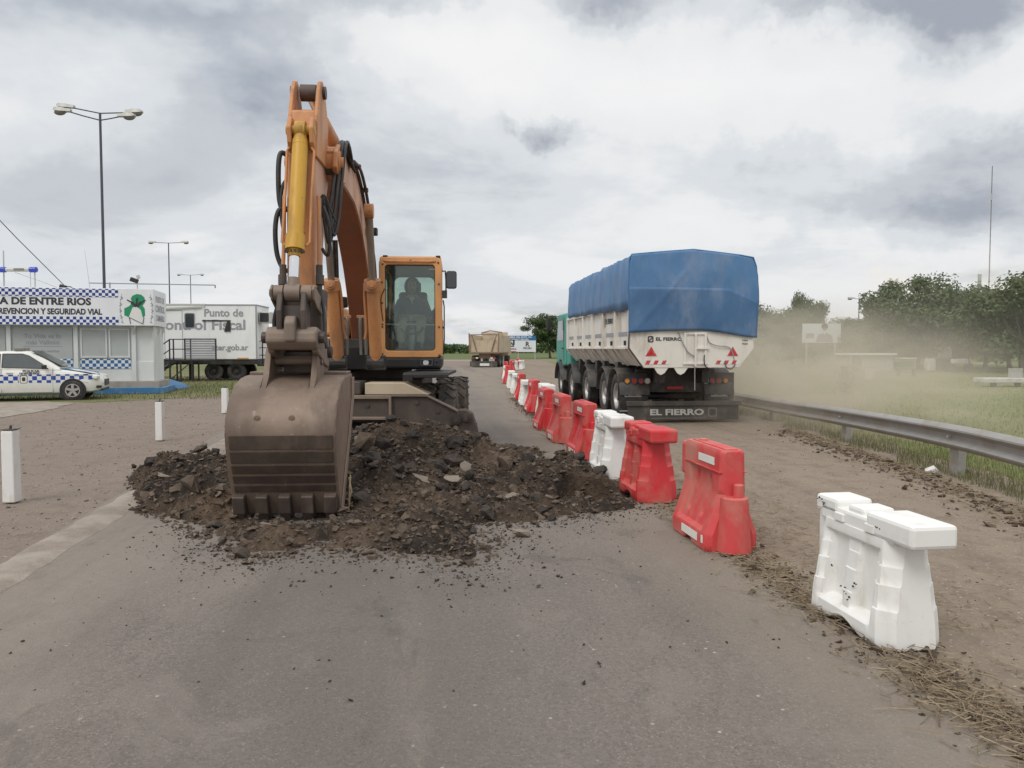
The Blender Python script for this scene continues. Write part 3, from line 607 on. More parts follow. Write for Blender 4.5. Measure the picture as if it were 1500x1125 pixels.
def tyre(c, wd, rad, mat, parent, name='wheel', lugs=20, rimside=1, rimmat='wheel_metal', axis=(1, 0, 0)):
    c = Vector(c); ax = Vector(axis); b = B(); h = wd / 2
    prof = [(-h * .8, rad * .56), (-h, rad * .70), (-h * 1.0, rad * .86), (-h * .86, rad * .965), (0, rad * .985), (h * .86, rad * .965), (h, rad * .86), (h, rad * .70), (h * .8, rad * .56)]
    disc_wheel(b, c, ax, prof, 32, False)
    if lugs:
        u = ax.orthogonal().normalized(); v = ax.cross(u)
        for k in range(lugs):
            for s in (-1, 1):
                a = 2 * math.pi * (k + (.25 if s > 0 else -.25)) / lugs; rd = u * math.cos(a) + v * math.sin(a); tg = -u * math.sin(a) + v * math.cos(a)
                p0 = c + ax * (s * h * .02) + rd * rad * .985 + tg * (-.018 * 2); p1 = c + ax * (s * h * .96) + rd * rad * .95 + tg * (.045 * 2)
                beam(b, p0, p1, rad * .11, rad * .075, rd)
    w_ = obj(name, b, mat, parent, smooth=35)
    b = B(); s = rimside
    disc_wheel(b, c, ax, [(-s * h * .78, rad * .57), (s * h * .80, rad * .57), (s * h * .72, rad * .50), (s * h * .25, rad * .44), (s * h * .18, rad * .26), (s * h * .62, rad * .21), (s * h * .7, .001)], 24)
    obj('rim', b, rimmat, w_, smooth=40); return w_
for d in (11.9, 14.7):
    for x, s in ((-1.29, 1), (-.99, 1), (-2.91, -1), (-3.21, -1)): tyre((x, d, .52), .265, .535, 'tyre_rubber', EX, rimside=s, rimmat='dark_steel', lugs=18)
for s in (1, -1):
    cx = -2.1
    b = B(); P_ = lambda x, d, z: (cx + s * x, d, z)
    prism(b, [(11.1, 1.20), (11.12, 1.245), (12.7, 1.245), (12.7, 1.20)], lambda d, z: P_(.52, d, z), lambda d, z: P_(1.18, d, z))
    prism(b, [(11.1, 1.12), (11.1, 1.22), (11.14, 1.22), (11.14, 1.12)], lambda d, z: P_(.52, d, z), lambda d, z: P_(.66, d, z))
    prism(b, [(11.1, 1.17), (11.1, 1.22), (11.13, 1.22), (11.13, 1.17)], lambda d, z: P_(.66, d, z), lambda d, z: P_(1.18, d, z))
    obj('fender', b, 'black_paint', EX, bevel=.008)
# outrigger across the front
b = B(); Y0, Y1 = 10.72, 11.02
prism(b, [(-3.6, .72), (-3.15, .93), (-1.19, .93), (-.80, .735), (-.74, .68), (-.745, .52), (-1.02, .50), (-1.45, .565), (-2.75, .565), (-3.2, .50), (-3.5, .52)], lambda x, z: (x, Y0 + .03, z), lambda x, z: (x, Y1, z))
ob = obj('outrigger_beam', b, 'outrigger_steel', EX, bevel=.01)
b = B(); box2(b, (-1.72, Y0 - .04, .55), (-1.685, Y0 + .03, .935)); box2(b, (-2.6, Y0 - .04, .55), (-2.565, Y0 + .03, .935)); box2(b, (-2.6, Y0 - .05, .60), (-1.72, Y0 + .03, .64)); box2(b, (-2.6, Y0 - .02, .89), (-1.72, Y0 + .03, .94)); obj('flange', b, 'worn_steel', ob, bevel=.006)
b = B()
beam(b, (-1.69, Y0 + .01, .936), (-1.19, Y0 + .01, .936), .05, .02); beam(b, (-1.19, Y0 + .01, .936), (-.76, Y0 + .01, .72), .05, .02); beam(b, (-1.70, Y0 + .01, .562), (-1.45, Y0 + .01, .562), .05, .02); beam(b, (-1.45, Y0 + .01, .562), (-1.02, Y0 + .01, .497), .05, .02)
obj('edge_rib', b, 'worn_steel', ob)
for x, z in ((-2.27, .80), (-2.03, .80), (-1.34, .84), (-1.04, .72)):
    b = B(); cyl(b, (x, Y0 + .035, z), (x, Y0 + .012, z), .032, seg=12); obj('bolt', b, 'dark_steel', ob)
for s in (1, -1):
    X = lambda x: -2.12 + s * (x + 2.12)
    b = B(); prism(b, [(-.84, .66), (-.76, .73), (-.66, .735), (-.56, .68), (-.50, .50), (-.44, .14), (-.80, .14), (-.90, .40)], lambda x, z: (X(x), Y0 + .06, z), lambda x, z: (X(x), Y0 + .12, z))
    prism(b, [(-.84, .66), (-.76, .73), (-.66, .735), (-.56, .68), (-.50, .50), (-.44, .14), (-.80, .14), (-.90, .40)], lambda x, z: (X(x), Y0 + .24, z), lambda x, z: (X(x), Y0 + .30, z))
    box2(b, (X(-.56), Y0 + .12, .25), (X(-.50), Y0 + .24, .55))
    lg = obj('outrigger_leg', b, 'outrigger_steel', EX, bevel=.012)
    b = B(); box2(b, (X(-.95), Y0 - .06, .08), (X(-.36), Y0 + .42, .14)); obj('foot', b, 'worn_steel', lg, bevel=.01)
    for x, z, r_ in ((-.79, .60, .07), (-.64, .62, .055)):
        b = B(); cyl(b, (X(x), Y0 + .065, z), (X(x), Y0 + .01, z), r_, seg=18); cyl(b, (X(x), Y0 + .03, z), (X(x), Y0 - .01, z), r_ * .55, seg=14); obj('pin', b, 'dark_steel', lg, smooth=40)
b = B(); cyl(b, E(0.15, 13.2, 1.08), E(0.15, 13.2, 1.26), .62, seg=36); obj('slew_ring', b, 'dark_steel', EX, smooth=40)
b = B(); ebox(b, -1.15, 1.28, 12.1, 15.4, 1.26, 1.46); ebox(b, -.30, .30, 11.75, 12.3, 1.27, 1.62); ebox(b, -.62, .33, 12.15, 12.5, 1.30, 1.75); ub = obj('upper_frame', b, 'black_paint', EX, bevel=.015)
b = B(); ebox(b, -1.17, -.36, 12.42, 14.6, 1.80, 2.30); eh = obj('engine_hood', b, 'cab_orange', EX, bevel=.05)
b = B(); ebox(b, -1.155, -.37, 12.43, 14.6, 1.47, 1.785); eh2 = obj('side_panel', b, 'cab_orange', EX, bevel=.03)
b = B(); ring(b, rrect(.56, .25, .04, 4, -.70, 1.625), rrect(.53, .22, .03, 4, -.70, 1.625), lambda t, z: E(t, 12.425, z), lambda t, z: E(t, 12.44, z)); obj('panel_seam', b, 'black_paint', eh2)
b = B(); cyl(b, E(-.46, 12.41, 1.66), E(-.46, 12.43, 1.66), .02); obj('latch', b, 'dark_steel', eh2)
b = B(); ebox(b, -.34, 1.25, 13.75, 14.6, 1.47, 2.22); obj('engine_cover', b, 'orange_paint', EX, bevel=.05)
b = B(); ebox(b, -1.2, 1.28, 14.62, 15.5, 1.22, 2.26); obj('counterweight', b, 'orange_paint', EX, bevel=.12)
b = B(); tube(b, [E(-.44, 12.7, 2.28), E(-.44, 12.7, 2.42), E(-.44, 13.6, 2.42), E(-.44, 13.6, 2.28)], .018); obj('handrail', b, 'black_paint', EX)
b = B(); cyl(b, E(-.40, 13.0, 2.28), E(-.40, 13.0, 2.46), .12, seg=16); obj('air_filter_cap', b, 'black_paint', EX, bevel=.02)
b = B(); cyl(b, E(.31, 14.1, 2.2), E(.31, 14.1, 2.62), .07, seg=14); obj('exhaust_pipe', b, 'dark_steel', EX)

# cab
c0, c1, cd0, cd1, cz0, cz1 = .335, 1.31, 11.95, 13.62, 1.455, 3.015
cm = (c0 + c1) / 2; cw = c1 - c0; czm = (cz0 + cz1) / 2; ch = cz1 - cz0
b = B()
ring(b, rrect(cw, ch, .10, 5, cm, czm), rrect(.775, 1.335, .055, 5, cm - .01, 2.228), lambda t, z: E(t, cd0, z), lambda t, z: E(t, cd0 + .09, z))
cab = obj('cab', b, 'cab_orange', EX, bevel=.012)
b = B()
ring(b, rrect(cd1 - cd0 - .09, ch - .02, .08, 5, (cd0 + cd1) / 2 + .045, czm), rrect(1.28, 1.05, .08, 5, (cd0 + cd1) / 2 + .03, 2.36), lambda d, z: E(c0 + .02, d, z), lambda d, z: E(c0 + .08, d, z)); obj('side_wall', b, 'cab_orange', cab)
b = B()
ring(b, rrect(cd1 - cd0 - .09, ch - .02, .08, 5, (cd0 + cd1) / 2 + .045, czm), rrect(1.25, 1.22, .08, 5, (cd0 + cd1) / 2 + .03, 2.27), lambda d, z: E(c1 - .08, d, z), lambda d, z: E(c1 - .02, d, z)); dr = obj('door', b, 'cab_orange', cab)
b = B(); beam(b, E(c1 + .0, 12.9, 1.95), E(c1 + .0, 13.1, 1.95), .04, .03); obj('handle', b, 'black_paint', dr)
b = B()
ring(b, rrect(cw - .04, ch - .02, .09, 5, cm, czm), rrect(.70, .60, .10, 5, cm - .02, 2.55), lambda t, z: E(t, cd1 - .06, z), lambda t, z: E(t, cd1, z)); obj('rear_wall', b, 'seat_cloth', cab)
b = B(); prism(b, rrect(cw - .02, .10, .045, 4, cm, cz1 - .04), lambda t, z: E(t, cd0 + .02, z), lambda t, z: E(t, cd1 + .02, z)); obj('roof', b, 'cab_orange', cab, smooth=40)
b = B(); ebox(b, c0 + .08, c1 - .08, cd0 + .09, cd1 - .06, 1.46, 1.52); obj('floor', b, 'black_paint', cab)
b = B(); ebox(b, c0 + .084, c1 - .084, cd0 + .1, cd1 - .065, cz1 - .14, cz1 - .095); obj('headliner', b, 'seat_cloth', cab)
b = B(); prism(b, rrect(.79, 1.35, .06, 5, cm - .01, 2.228), lambda t, z: E(t, cd0 + .045, z), lambda t, z: E(t, cd0 + .051, z)); obj('windshield', b, 'cab_glass', cab)
b = B(); ring(b, rrect(.79, 1.35, .06, 5, cm - .01, 2.228), rrect(.755, 1.315, .05, 5, cm - .01, 2.228), lambda t, z: E(t, cd0 + .03, z), lambda t, z: E(t, cd0 + .042, z)); obj('seal', b, 'rubber_hose', cab)
b = B(); prism(b, rrect(.72, .62, .10, 5, cm - .02, 2.55), lambda t, z: E(t, cd1 - .035, z), lambda t, z: E(t, cd1 - .029, z)); obj('rear_window', b, 'cab_glass', cab)
for s, tt, hh in ((0, c0 + .05, 1.06), (1, c1 - .05, 1.23)):
    b = B(); prism(b, rrect(1.29, hh, .08, 5, (cd0 + cd1) / 2 + .03, 2.36 if s == 0 else 2.27), lambda d, z: E(tt - .003, d, z), lambda d, z: E(tt + .003, d, z)); obj('side_window', b, 'cab_glass', cab)
b = B(); tube(b, [E(c0 + .10, cd0 + .07, 1.975), E(c1 - .12, cd0 + .07, 1.965)], .012); obj('crossbar', b, 'lamp_clear', cab)
b = B(); ebox(b, c0 - .01, c1 - .005, cd0 - .01, cd1, 1.285, 1.452); sk = obj('cab_skirt', b, 'black_paint', cab, bevel=.03)
b = B(); ring(b, rrect(.20, .11, .03, 4, cm + .24, 1.375), rrect(.16, .07, .02, 4, cm + .24, 1.375), lambda t, z: E(t, cd0 - .035, z), lambda t, z: E(t, cd0 - .012, z)); lh = obj('headlight', b, 'pole_steel', cab, bevel=.004)
b = B(); cyl(b, E(cm + .23, cd0 - .013, 1.375), E(cm + .23, cd0 - .03, 1.375), .045, seg=18); obj('lens', b, 'lamp_clear', lh)
b = B(); ring(b, rrect(.075, .08, .015, 3, cm + .40, 1.37), rrect(.05, .055, .01, 3, cm + .40, 1.37), lambda t, z: E(t, cd0 - .03, z), lambda t, z: E(t, cd0 - .012, z)); obj('indicator_lamp', b, 'pole_steel', cab)
b = B(); beam(b, E(cm + .28, cd0 + .040, 2.83), E(cm + .38, cd0 + .040, 2.83), .05, .004); obj('sticker', b, 'print_white', cab)
for t, z in ((c0 + .05, 2.62), (c0 + .05, 2.3), (c0 + .05, 1.97), (c0 + .05, 1.93), (c0 + .05, 1.51), (c1 - .05, 2.6), (c1 - .05, 1.93), (c1 - .05, 1.49), (c0 + .06, 2.9), (c1 - .06, 2.93), (cm, 2.96)):
    b = B(); cyl(b, E(t, cd0 + .002, z), E(t, cd0 - .012, z), .014, seg=10); obj('bolt', b, 'black_paint', cab)
b = B(); tube(b, [E(c0 + .06, cd0 - .012, 2.02), E(c0 + .03, cd0 - .02, 2.35), E(c0 + .09, cd0 - .016, 2.52)], .008, 6, 3); obj('wiper_arm', b, 'rubber_hose', cab)
b = B(); tube(b, [E(c0 + .07, cd0 + .02, 2.965), E(c0 + .16, cd0 - .02, 2.945), E(c1 - .18, cd0 - .02, 2.945), E(c1 - .09, cd0 + .02, 2.965)], .012, 6, 3); obj('visor_edge', b, 'orange_paint', cab)
for t in (c0 + .10, c1 - .06): 
    b = B(); box(b, *E(t, cd0 + .03, cz1 + .012), .07, .05, .03); obj('roof_bracket', b, 'black_paint', cab, bevel=.006)
b = B(); prism(b, rrect(.165, .275, .04, 5, 1.455, 2.66), lambda t, z: E(t, 11.86, z), lambda t, z: E(t, 11.92, z)); mi = obj('mirror', b, 'rubber_hose', EX, bevel=.015)
b = B(); prism(b, rrect(.14, .245, .03, 5, 1.455, 2.66), lambda t, z: E(t, 11.856, z), lambda t, z: E(t, 11.86, z)); obj('mirror_glass', b, 'dark_glass', mi)
b = B(); tube(b, [E(1.29, 11.98, 2.80), E(1.36, 11.93, 2.80), E(1.37, 11.93, 2.66), E(1.37, 11.93, 2.50), E(1.30, 11.98, 2.44)], .013, 6); tube(b, [E(1.37, 11.93, 2.66), E(1.45, 11.91, 2.66)], .012, 6); box(b, *E(1.35, 11.95, 2.44), .07, .08, .12); obj('bracket', b, 'black_paint', mi)
b = B(); tube(b, [E(1.325, 12.0, 1.5), E(1.34, 11.98, 1.75), E(1.34, 11.98, 2.25), E(1.325, 12.0, 2.35)], .011, 6); obj('grab_rail', b, 'black_paint', cab)
# seat, levers, console
st_d = 12.72
b = B(); box(b, *E(cm - .02, st_d, 1.87), .50, .50, .14); ss = obj('seat', b, 'seat_cloth', cab, bevel=.05)
b = B(); box(b, *E(cm - .02, st_d + .27, 2.22), .48, .13, .66, Matrix.Rotation(R(-8), 3, 'X')); obj('backrest', b, 'seat_cloth', ss, bevel=.05)
b = B(); box(b, *E(cm - .02, st_d + .34, 2.63), .27, .10, .19); obj('headrest', b, 'seat_cloth', ss, bevel=.04)
b = B(); box(b, *E(cm - .02, st_d, 1.66), .36, .40, .30); obj('pedestal', b, 'black_paint', ss, bevel=.02)
for s in (-1, 1):
    b = B(); box(b, *E(cm - .02 + s * .33, st_d - .05, 1.86), .13, .55, .24); cs = obj('console', b, 'seat_cloth', cab, bevel=.03)
    b = B(); tube(b, [E(cm - .02 + s * .33, st_d - .28, 1.96), E(cm - .02 + s * .31, st_d - .33, 2.10)], .014, 8); bmesh.ops.create_uvsphere(b, u_segments=10, v_segments=8, radius=.032, matrix=Matrix.Translation(E(cm - .02 + s * .31, st_d - .33, 2.11))); obj('lever', b, 'black_paint', cs, smooth=50)
b = B(); tube(b, [E(cm, 12.1, 1.52), E(cm, 12.3, 1.88)], .05, 10); sc_ = obj('steering_column', b, 'lamp_head', cab)
b = B()
for k in range(24):
    a0, a1 = 2 * math.pi * k / 24, 2 * math.pi * (k + 1) / 24
    cyl(b, E(cm + .17 * math.cos(a0), 12.30 + .11 * math.sin(a0), 1.93 + .10 * math.sin(a0)), E(cm + .17 * math.cos(a1), 12.30 + .11 * math.sin(a1), 1.93 + .10 * math.sin(a1)), .013, seg=6)
obj('steering_wheel', b, 'black_paint', sc_)
for s in (-1, 1):
    b = B(); box(b, *E(cm + s * .10, 12.17, 1.62), .09, .05, .16, Matrix.Rotation(R(35), 3, 'X')); obj('pedal', b, 'black_paint', cab, bevel=.008)

# boom
BP = [(12.62, 1.62, .30), (12.42, 2.05, .40), (12.1, 2.55, .50), (11.65, 3.05, .58), (11.0, 3.50, .64), (10.2, 3.74, .58), (9.3, 3.74, .48), (8.62, 3.65, .34), (8.35, 3.58, .28)]
def boom_loops(wid, dt=0.0):
    dense = spline([(p[0], p[1], p[2]) for p in BP], 4); loops = []
    for i, p in enumerate(dense):
        a, c = dense[max(i - 1, 0)], dense[min(i + 1, len(dense) - 1)]; q = Vector((c.x - a.x, c.y - a.y)).normalized(); n_ = Vector((q.y, -q.x)) * (p.z / 2)
        if n_.y < 0: n_ = -n_
        loops.append([E(dt - wid / 2, p.x + n_.x, p.y + n_.y), E(dt + wid / 2, p.x + n_.x, p.y + n_.y), E(dt + wid / 2, p.x - n_.x, p.y - n_.y), E(dt - wid / 2, p.x - n_.x, p.y - n_.y)])
    return loops
b = B(); loft(b, boom_loops(.36, .03)); boom = obj('boom', b, 'orange_paint', EX, bevel=.018)
b = B()
for lo in boom_loops(.36, .03)[6:-3]: pass
L_ = boom_loops(.36, .03); loft(b, [[l[1] + RT * .003 - Vector((0, 0, .015)), l[1] + RT * .006 - Vector((0, 0, .015)), l[2] + RT * .006 + Vector((0, 0, .015)), l[2] + RT * .003 + Vector((0, 0, .015))] for l in L_[9:-4]]); obj('boom_side_plate', b, 'faded_orange', boom)
b = B(); loft(b, [[l[3] * .97 + l[2] * .03 + Vector((0, -.003, -.004)), l[2] * .97 + l[3] * .03 + Vector((0, -.003, -.004)), l[2] * .97 + l[3] * .03 + Vector((0, -.001, -.001)), l[3] * .97 + l[2] * .03 + Vector((0, -.001, -.001))] for l in L_[1:-4]]); obj('boom_underside_shade', b, 'boom_shade_paint', boom)  # thin sheet along the underside that paints the boom's own shade
b = B(); cyl(b, E(-.28, 8.42, 3.60), E(.28, 8.42, 3.60), .13, seg=20); cyl(b, E(-.31, 8.42, 3.60), E(.31, 8.42, 3.60), .07, seg=16); obj('boom_pin', b, 'orange_paint', boom, smooth=40)
for s in (-1, 1):
    b = B(); eprism(b, [(8.95, 3.83), (8.5, 3.83), (8.25, 3.69), (8.22, 3.52), (8.45, 3.41), (8.9, 3.48)], s * .215, s * .265); obj('boom_lug', b, 'orange_paint', boom, bevel=.015)
# boom cylinders beside the boom foot
for s in (-1, 1):
    dx_ = .07 if s < 0 else .03
    lo, hi = Vector(E(s * .30 + dx_, 11.45, 1.50)), Vector(E(s * .31 + dx_ * .6, 10.72, 3.50)); mid_ = lo.lerp(hi, .54)
    b = B(); cyl(b, lo, mid_, .092, seg=20); cyl(b, lo.lerp(hi, .47), mid_, .118, seg=20); cyl(b, lo + (lo - hi) * .06, lo, .085, seg=16); bc = obj('boom_cylinder', b, 'orange_paint', EX, smooth=40)
    b = B(); cyl(b, mid_, hi, .05, seg=16); obj('rod', b, 'worn_steel', bc, smooth=40)
    b = B(); cyl(b, hi - RT * .06, hi + RT * .06, .10, seg=16); obj('rod_eye', b, 'orange_paint', bc, smooth=40)
    b = B(); off = FW * .12
    cyl(b, lo.lerp(hi, .50) + off * .6, lo.lerp(hi, .50) + off * 1.15, .07, seg=12); cyl(b, lo.lerp(hi, .50) + off * 1.1, lo.lerp(hi, .50) + off * 1.3, .045, seg=10); obj('port_block', b, 'orange_paint', bc, bevel=.01)
    b = B(); cyl(b, lo + (lo - hi) * .06 - RT * .13, lo + (lo - hi) * .06 + RT * .13, .11, seg=14); box(b, *(lo + (lo - hi) * .06 + FW * .02), .3, .1, .22); obj('foot_bracket', b, 'black_paint', bc, bevel=.02)
    b = B(); q = RT * (.105 * -s); tube(b, [lo.lerp(hi, .52) + q, lo.lerp(hi, .42) + q * 1.15, lo.lerp(hi, .2) + q * 1.1, lo.lerp(hi, .12) + q * 1.4], .022, 8, 3); obj('pipe', b, 'orange_paint', bc, smooth=50)
    for k in (0, 1):
        b = B(); t_ = s * (.105 + .075 * k); tube(b, [E(t_ + s * .06, 11.62, 2.05), E(t_, 11.55, 2.06), E(t_ - s * .01, 11.53, 1.95), E(t_, 11.55, 1.50)], .026, 8, 3); obj('hydraulic_pipe', b, 'lamp_glass', EX, smooth=50)
    b = B(); box(b, *E(s * .16, 11.56, 2.07), .24, .05, .05); obj('pipe_clamp', b, 'orange_paint', EX, bevel=.01)
# arm
ARM = [(8.00, 4.44), (8.10, 4.50), (8.26, 4.46), (8.52, 3.92), (8.62, 3.62), (8.58, 3.40), (8.35, 3.15), (8.02, 2.1), (7.92, 1.62), (7.80, 1.55), (7.68, 1.62), (7.62, 1.95), (7.66, 3.0), (7.74, 3.65)]
b = B(); eprism(b, [p for p in ARM[3:]] + [(7.81, 3.98), (8.12, 4.08), (8.40, 4.05)], -.145, .12); arm = obj('arm', b, 'orange_paint', EX, bevel=.02)
for s in (-1, 1):
    b = B(); eprism(b, [(7.72, 3.50), (7.79, 3.93), (7.91, 4.22), (8.00, 4.33), (8.10, 4.37), (8.22, 4.33), (8.44, 3.98), (8.3, 3.52)], s * .108, s * .148); ap = obj('arm_cheek', b, 'orange_paint', arm, bevel=.014)
    b = B(); cyl(b, E(s * .145, 8.11, 4.25), E(s * .178, 8.11, 4.25), .065, seg=16); obj('pin', b, 'dark_steel', ap, smooth=40)
b = B(); loft(b, [[E(.116, d0, z0), E(.121, d0, z0), E(.121, d1, z0), E(.116, d1, z0)] for d0, d1, z0 in ((7.80, 8.40, 3.85), (7.76, 8.45, 3.4), (7.70, 8.15, 2.7), (7.67, 8.0, 2.25))]); obj('arm_side_plate', b, 'faded_orange', arm)
b = B(); eprism(b, [(7.60, 2.20), (7.62, 1.95), (7.66, 1.60), (7.80, 1.53), (7.93, 1.60), (8.03, 2.08), (8.06, 2.20)], -.18, .185); obj('arm_tip', b, 'dark_steel', arm, bevel=.02)
b = B(); cyl(b, E(-.20, 8.42, 3.58), E(.20, 8.42, 3.58), .12, seg=18); obj('arm_pivot', b, 'dark_steel', arm, smooth=40)
# arm cylinder above the boom
b = B(); p0, p1 = E(0, 10.6, 4.16), E(0, 8.9, 4.18); cyl(b, p0, p1, .085, seg=18); ac = obj('arm_cylinder', b, 'orange_paint', EX, smooth=40)
b = B(); cyl(b, p1, E(0, 8.14, 4.24), .05, seg=14); obj('rod', b, 'chrome', ac, smooth=40)
b = B(); eprism(b, [(10.75, 3.85), (10.45, 3.85), (10.52, 4.26), (10.68, 4.26)], -.12, .12); obj('boom_bracket', b, 'orange_paint', boom, bevel=.02)
b = B(); cyl(b, E(-.08, 8.12, 4.25), E(.08, 8.12, 4.25), .085, seg=16); obj('rod_eye', b, 'dark_steel', ac, smooth=40)
# bucket cylinder on the front of the arm
ct, cb, rp = E(-.005, 7.70, 3.75), E(-.012, 7.36, 2.53), E(-.015, 7.28, 2.12)
b = B(); cyl(b, ct.lerp(cb, .09), cb.lerp(ct, .06), .076, seg=22); cyl(b, cb.lerp(ct, .12), cb.lerp(ct, -.0), .092, seg=22); cyl(b, cb.lerp(ct, .0), cb.lerp(ct, -.05), .062, .055, seg=20); cyl(b, ct, ct.lerp(cb, .13), .055, .078, seg=18); bmc = obj('bucket_cylinder', b, 'yellow_paint', EX, smooth=38)
b = B()
for k in range(14):
    a = 2 * math.pi * k / 14; q = RT * math.cos(a) * .085 + Vector(FW.cross(RT)) * 0 + FW * math.sin(a) * .085; cyl(b, cb + q + Vector((0, 0, .0)), cb + q - Vector((0, 0, .022)), .012, seg=6)
obj('gland_bolts', b, 'dark_steel', bmc)
b = B(); cyl(b, cb, rp, .047, seg=18); obj('rod', b, 'chrome', bmc, smooth=40)
b = B(); cyl(b, rp - RT * .07, rp + RT * .07, .085, seg=18); cyl(b, rp, rp.lerp(cb, .35), .07, .055, seg=16); obj('rod_eye', b, 'worn_steel', bmc, smooth=40)
b = B(); cyl(b, ct - RT * .14, ct + RT * .14, .05, seg=14); cyl(b, ct - RT * .05, ct + RT * .05, .09, seg=16); obj('cylinder_pin', b, 'yellow_paint', bmc, smooth=40)
for s in (-1, 1):
    b = B(); eprism(b, [(7.79, 3.88), (7.68, 3.88), (7.61, 3.76), (7.64, 3.62), (7.78, 3.48)], s * .085, s * .13); obj('cylinder_lug', b, 'orange_paint', arm, bevel=.012)
    b = B(); q = RT * (.105 * s) + FW * -.03
    tube(b, [ct.lerp(cb, .14) + q * 1.0, ct.lerp(cb, .17) + q * 1.25, ct.lerp(cb, .5) + q * 1.2, ct.lerp(cb, .93) + q * 1.25, ct.lerp(cb, .96) + q * .9], .014, 8); obj('cylinder_pipe', b, 'orange_paint', bmc, smooth=50)
# tipping linkage
EK[:] = [.91, -.012]
b = B(); cyl(b, rp - RT * .19, rp + RT * .19, .052, seg=18); cyl(b, rp - RT * .17, rp - RT * .085, .075, seg=18); cyl(b, rp + RT * .085, rp + RT * .18, .075, seg=18); cyl(b, rp - RT * .215, rp - RT * .18, .04, seg=8); obj('link_pin', b, 'worn_steel', EX, smooth=40)
LK = E(0, 7.25, 1.74)
for s in (-1, 1):
    t0, t1 = s * .155, s * .215
    b = B(); eprism(b, [(7.20, 2.15), (7.26, 2.20), (7.36, 2.17), (7.9, 2.02), (7.97, 1.94), (7.9, 1.86), (7.40, 1.98), (7.24, 2.05)], s * .195, s * .225); obj('side_link', b, 'worn_steel', EX, bevel=.012)
    b = B(); eprism(b, [(7.20, 2.12), (7.28, 2.18), (7.37, 2.12), (7.40, 1.95), (7.35, 1.72), (7.25, 1.67), (7.16, 1.74), (7.14, 1.95)], s * .09, s * .15); obj('tipping_link', b, 'dark_steel', EX, bevel=.014)
b = B(); eprism(b, [(7.24, 2.0), (7.31, 2.0), (7.31, 1.76), (7.22, 1.76)], -.11, .11); obj('link_web', b, 'dark_steel', EX)
# quick coupler
b = B(); eprism(b, [(7.10, 1.66), (7.12, 1.76), (7.22, 1.80), (7.36, 1.78), (7.48, 1.66), (7.40, 1.58), (7.18, 1.585)], -.25, .26); cp = obj('coupler', b, 'worn_steel', EX, bevel=.025)
b = B(); eprism(b, [(7.07, 1.66), (7.07, 1.84), (7.12, 1.90), (7.24, 1.90), (7.30, 1.82), (7.30, 1.66)], -.055, .055); obj('coupler_lug', b, 'worn_steel', cp, bevel=.02)
for s in (-1, 1):
    b = B(); eprism(b, [(7.12, 1.74), (7.2, 1.80), (7.5, 1.76), (7.86, 1.70), (7.92, 1.55), (7.84, 1.40), (7.62, 1.44), (7.44, 1.50), (7.22, 1.56)], s * .19, s * .255); obj('coupler_plate', b, 'worn_steel', cp, bevel=.015)
    b = B(); cyl(b, E(s * .25, 7.26, 1.70), E(s * .32, 7.26, 1.70), .055, seg=14); cyl(b, E(s * .25, 7.80, 1.56), E(s * .30, 7.80, 1.56), .06, seg=14); obj('pin', b, 'dark_steel', cp, bevel=.008)
b = B(); cyl(b, E(-.25, 7.50, 1.48), E(.25, 7.50, 1.48), .042, seg=14); obj('coupler_bar', b, 'worn_steel', cp, smooth=40)
b = B(); ebox(b, -.19, .19, 7.62, 7.70, 1.36, 1.56); obj('coupler_web', b, 'dark_steel', cp)
# bucket: back shell towards the camera, teeth down
bk0, bk1 = -.575, .475
PRO = [(7.98, 1.335), (7.70, 1.335), (7.42, 1.315), (7.18, 1.25), (7.00, 1.13), (6.89, .98), (6.855, .84), (6.875, .70), (6.93, .52), (7.03, .28), (7.12, .06)]
b = B(); eshell(b, [(p.x, p.y) for p in spline([(x, z, 0) for x, z in PRO], 3)], .03, bk0, bk1); bucket = obj('bucket', b, 'bucket_shell', EX, smooth=35)
SIDE = [(7.98, 1.335), (7.42, 1.315), (7.18, 1.25), (7.00, 1.13), (6.89, .98), (6.855, .84), (6.875, .70), (6.93, .52), (7.03, .28), (7.12, .06), (7.18, .04), (7.45, .40), (7.78, .80), (8.02, 1.10), (8.06, 1.26)]
for t_ in (bk0 - .012, bk1 - .022):
    b = B(); eprism(b, SIDE, t_, t_ + .034); sp_ = obj('side_plate', b, 'bucket_shell', bucket, bevel=.006)
    b = B(); q = t_ - .012 if t_ < 0 else t_ + .036
    eprism(b, [(8.07, 1.30), (7.9, 1.3), (7.88, 1.08), (7.60, .70), (7.30, .36), (7.08, .08), (7.19, .02), (7.5, .40), (7.8, .78), (8.05, 1.08)], q, q + .014); obj('cutter_plate', b, 'worn_steel', sp_, bevel=.005)
b = B(); eprism(b, [(7.70, 1.365), (7.98, 1.365), (7.98, 1.334), (7.70, 1.334)], bk0, bk1); obj('rim_bar', b, 'bucket_shell', bucket, bevel=.008)
b = B(); eshell(b, [(7.42, 1.318), (7.34, 1.30), (7.26, 1.278)], .018, bk0 + .03, bk1 - .03); obj('top_plate', b, 'bucket_shell', bucket, bevel=.005)
def on_shell(z):
    for (d0, z0), (d1, z1) in zip(PRO, PRO[1:]):
        if z1 <= z <= z0: k = (z - z0) / (z1 - z0); return d0 + (d1 - d0) * k
    return 6.86
zs = [.82, .67, .54, .44, .345, .26]
for za, zb in zip(zs, zs[1:]):
    b = B(); eprism(b, [(on_shell(za) - .002, za), (on_shell(za) - .02, za), (on_shell(zb + .015) - .012, zb + .02), (on_shell(zb + .015) - .0, zb + .02)], bk0 + .03, bk1 - .02); obj('wear_strip', b, 'strip_steel', bucket, bevel=.004)
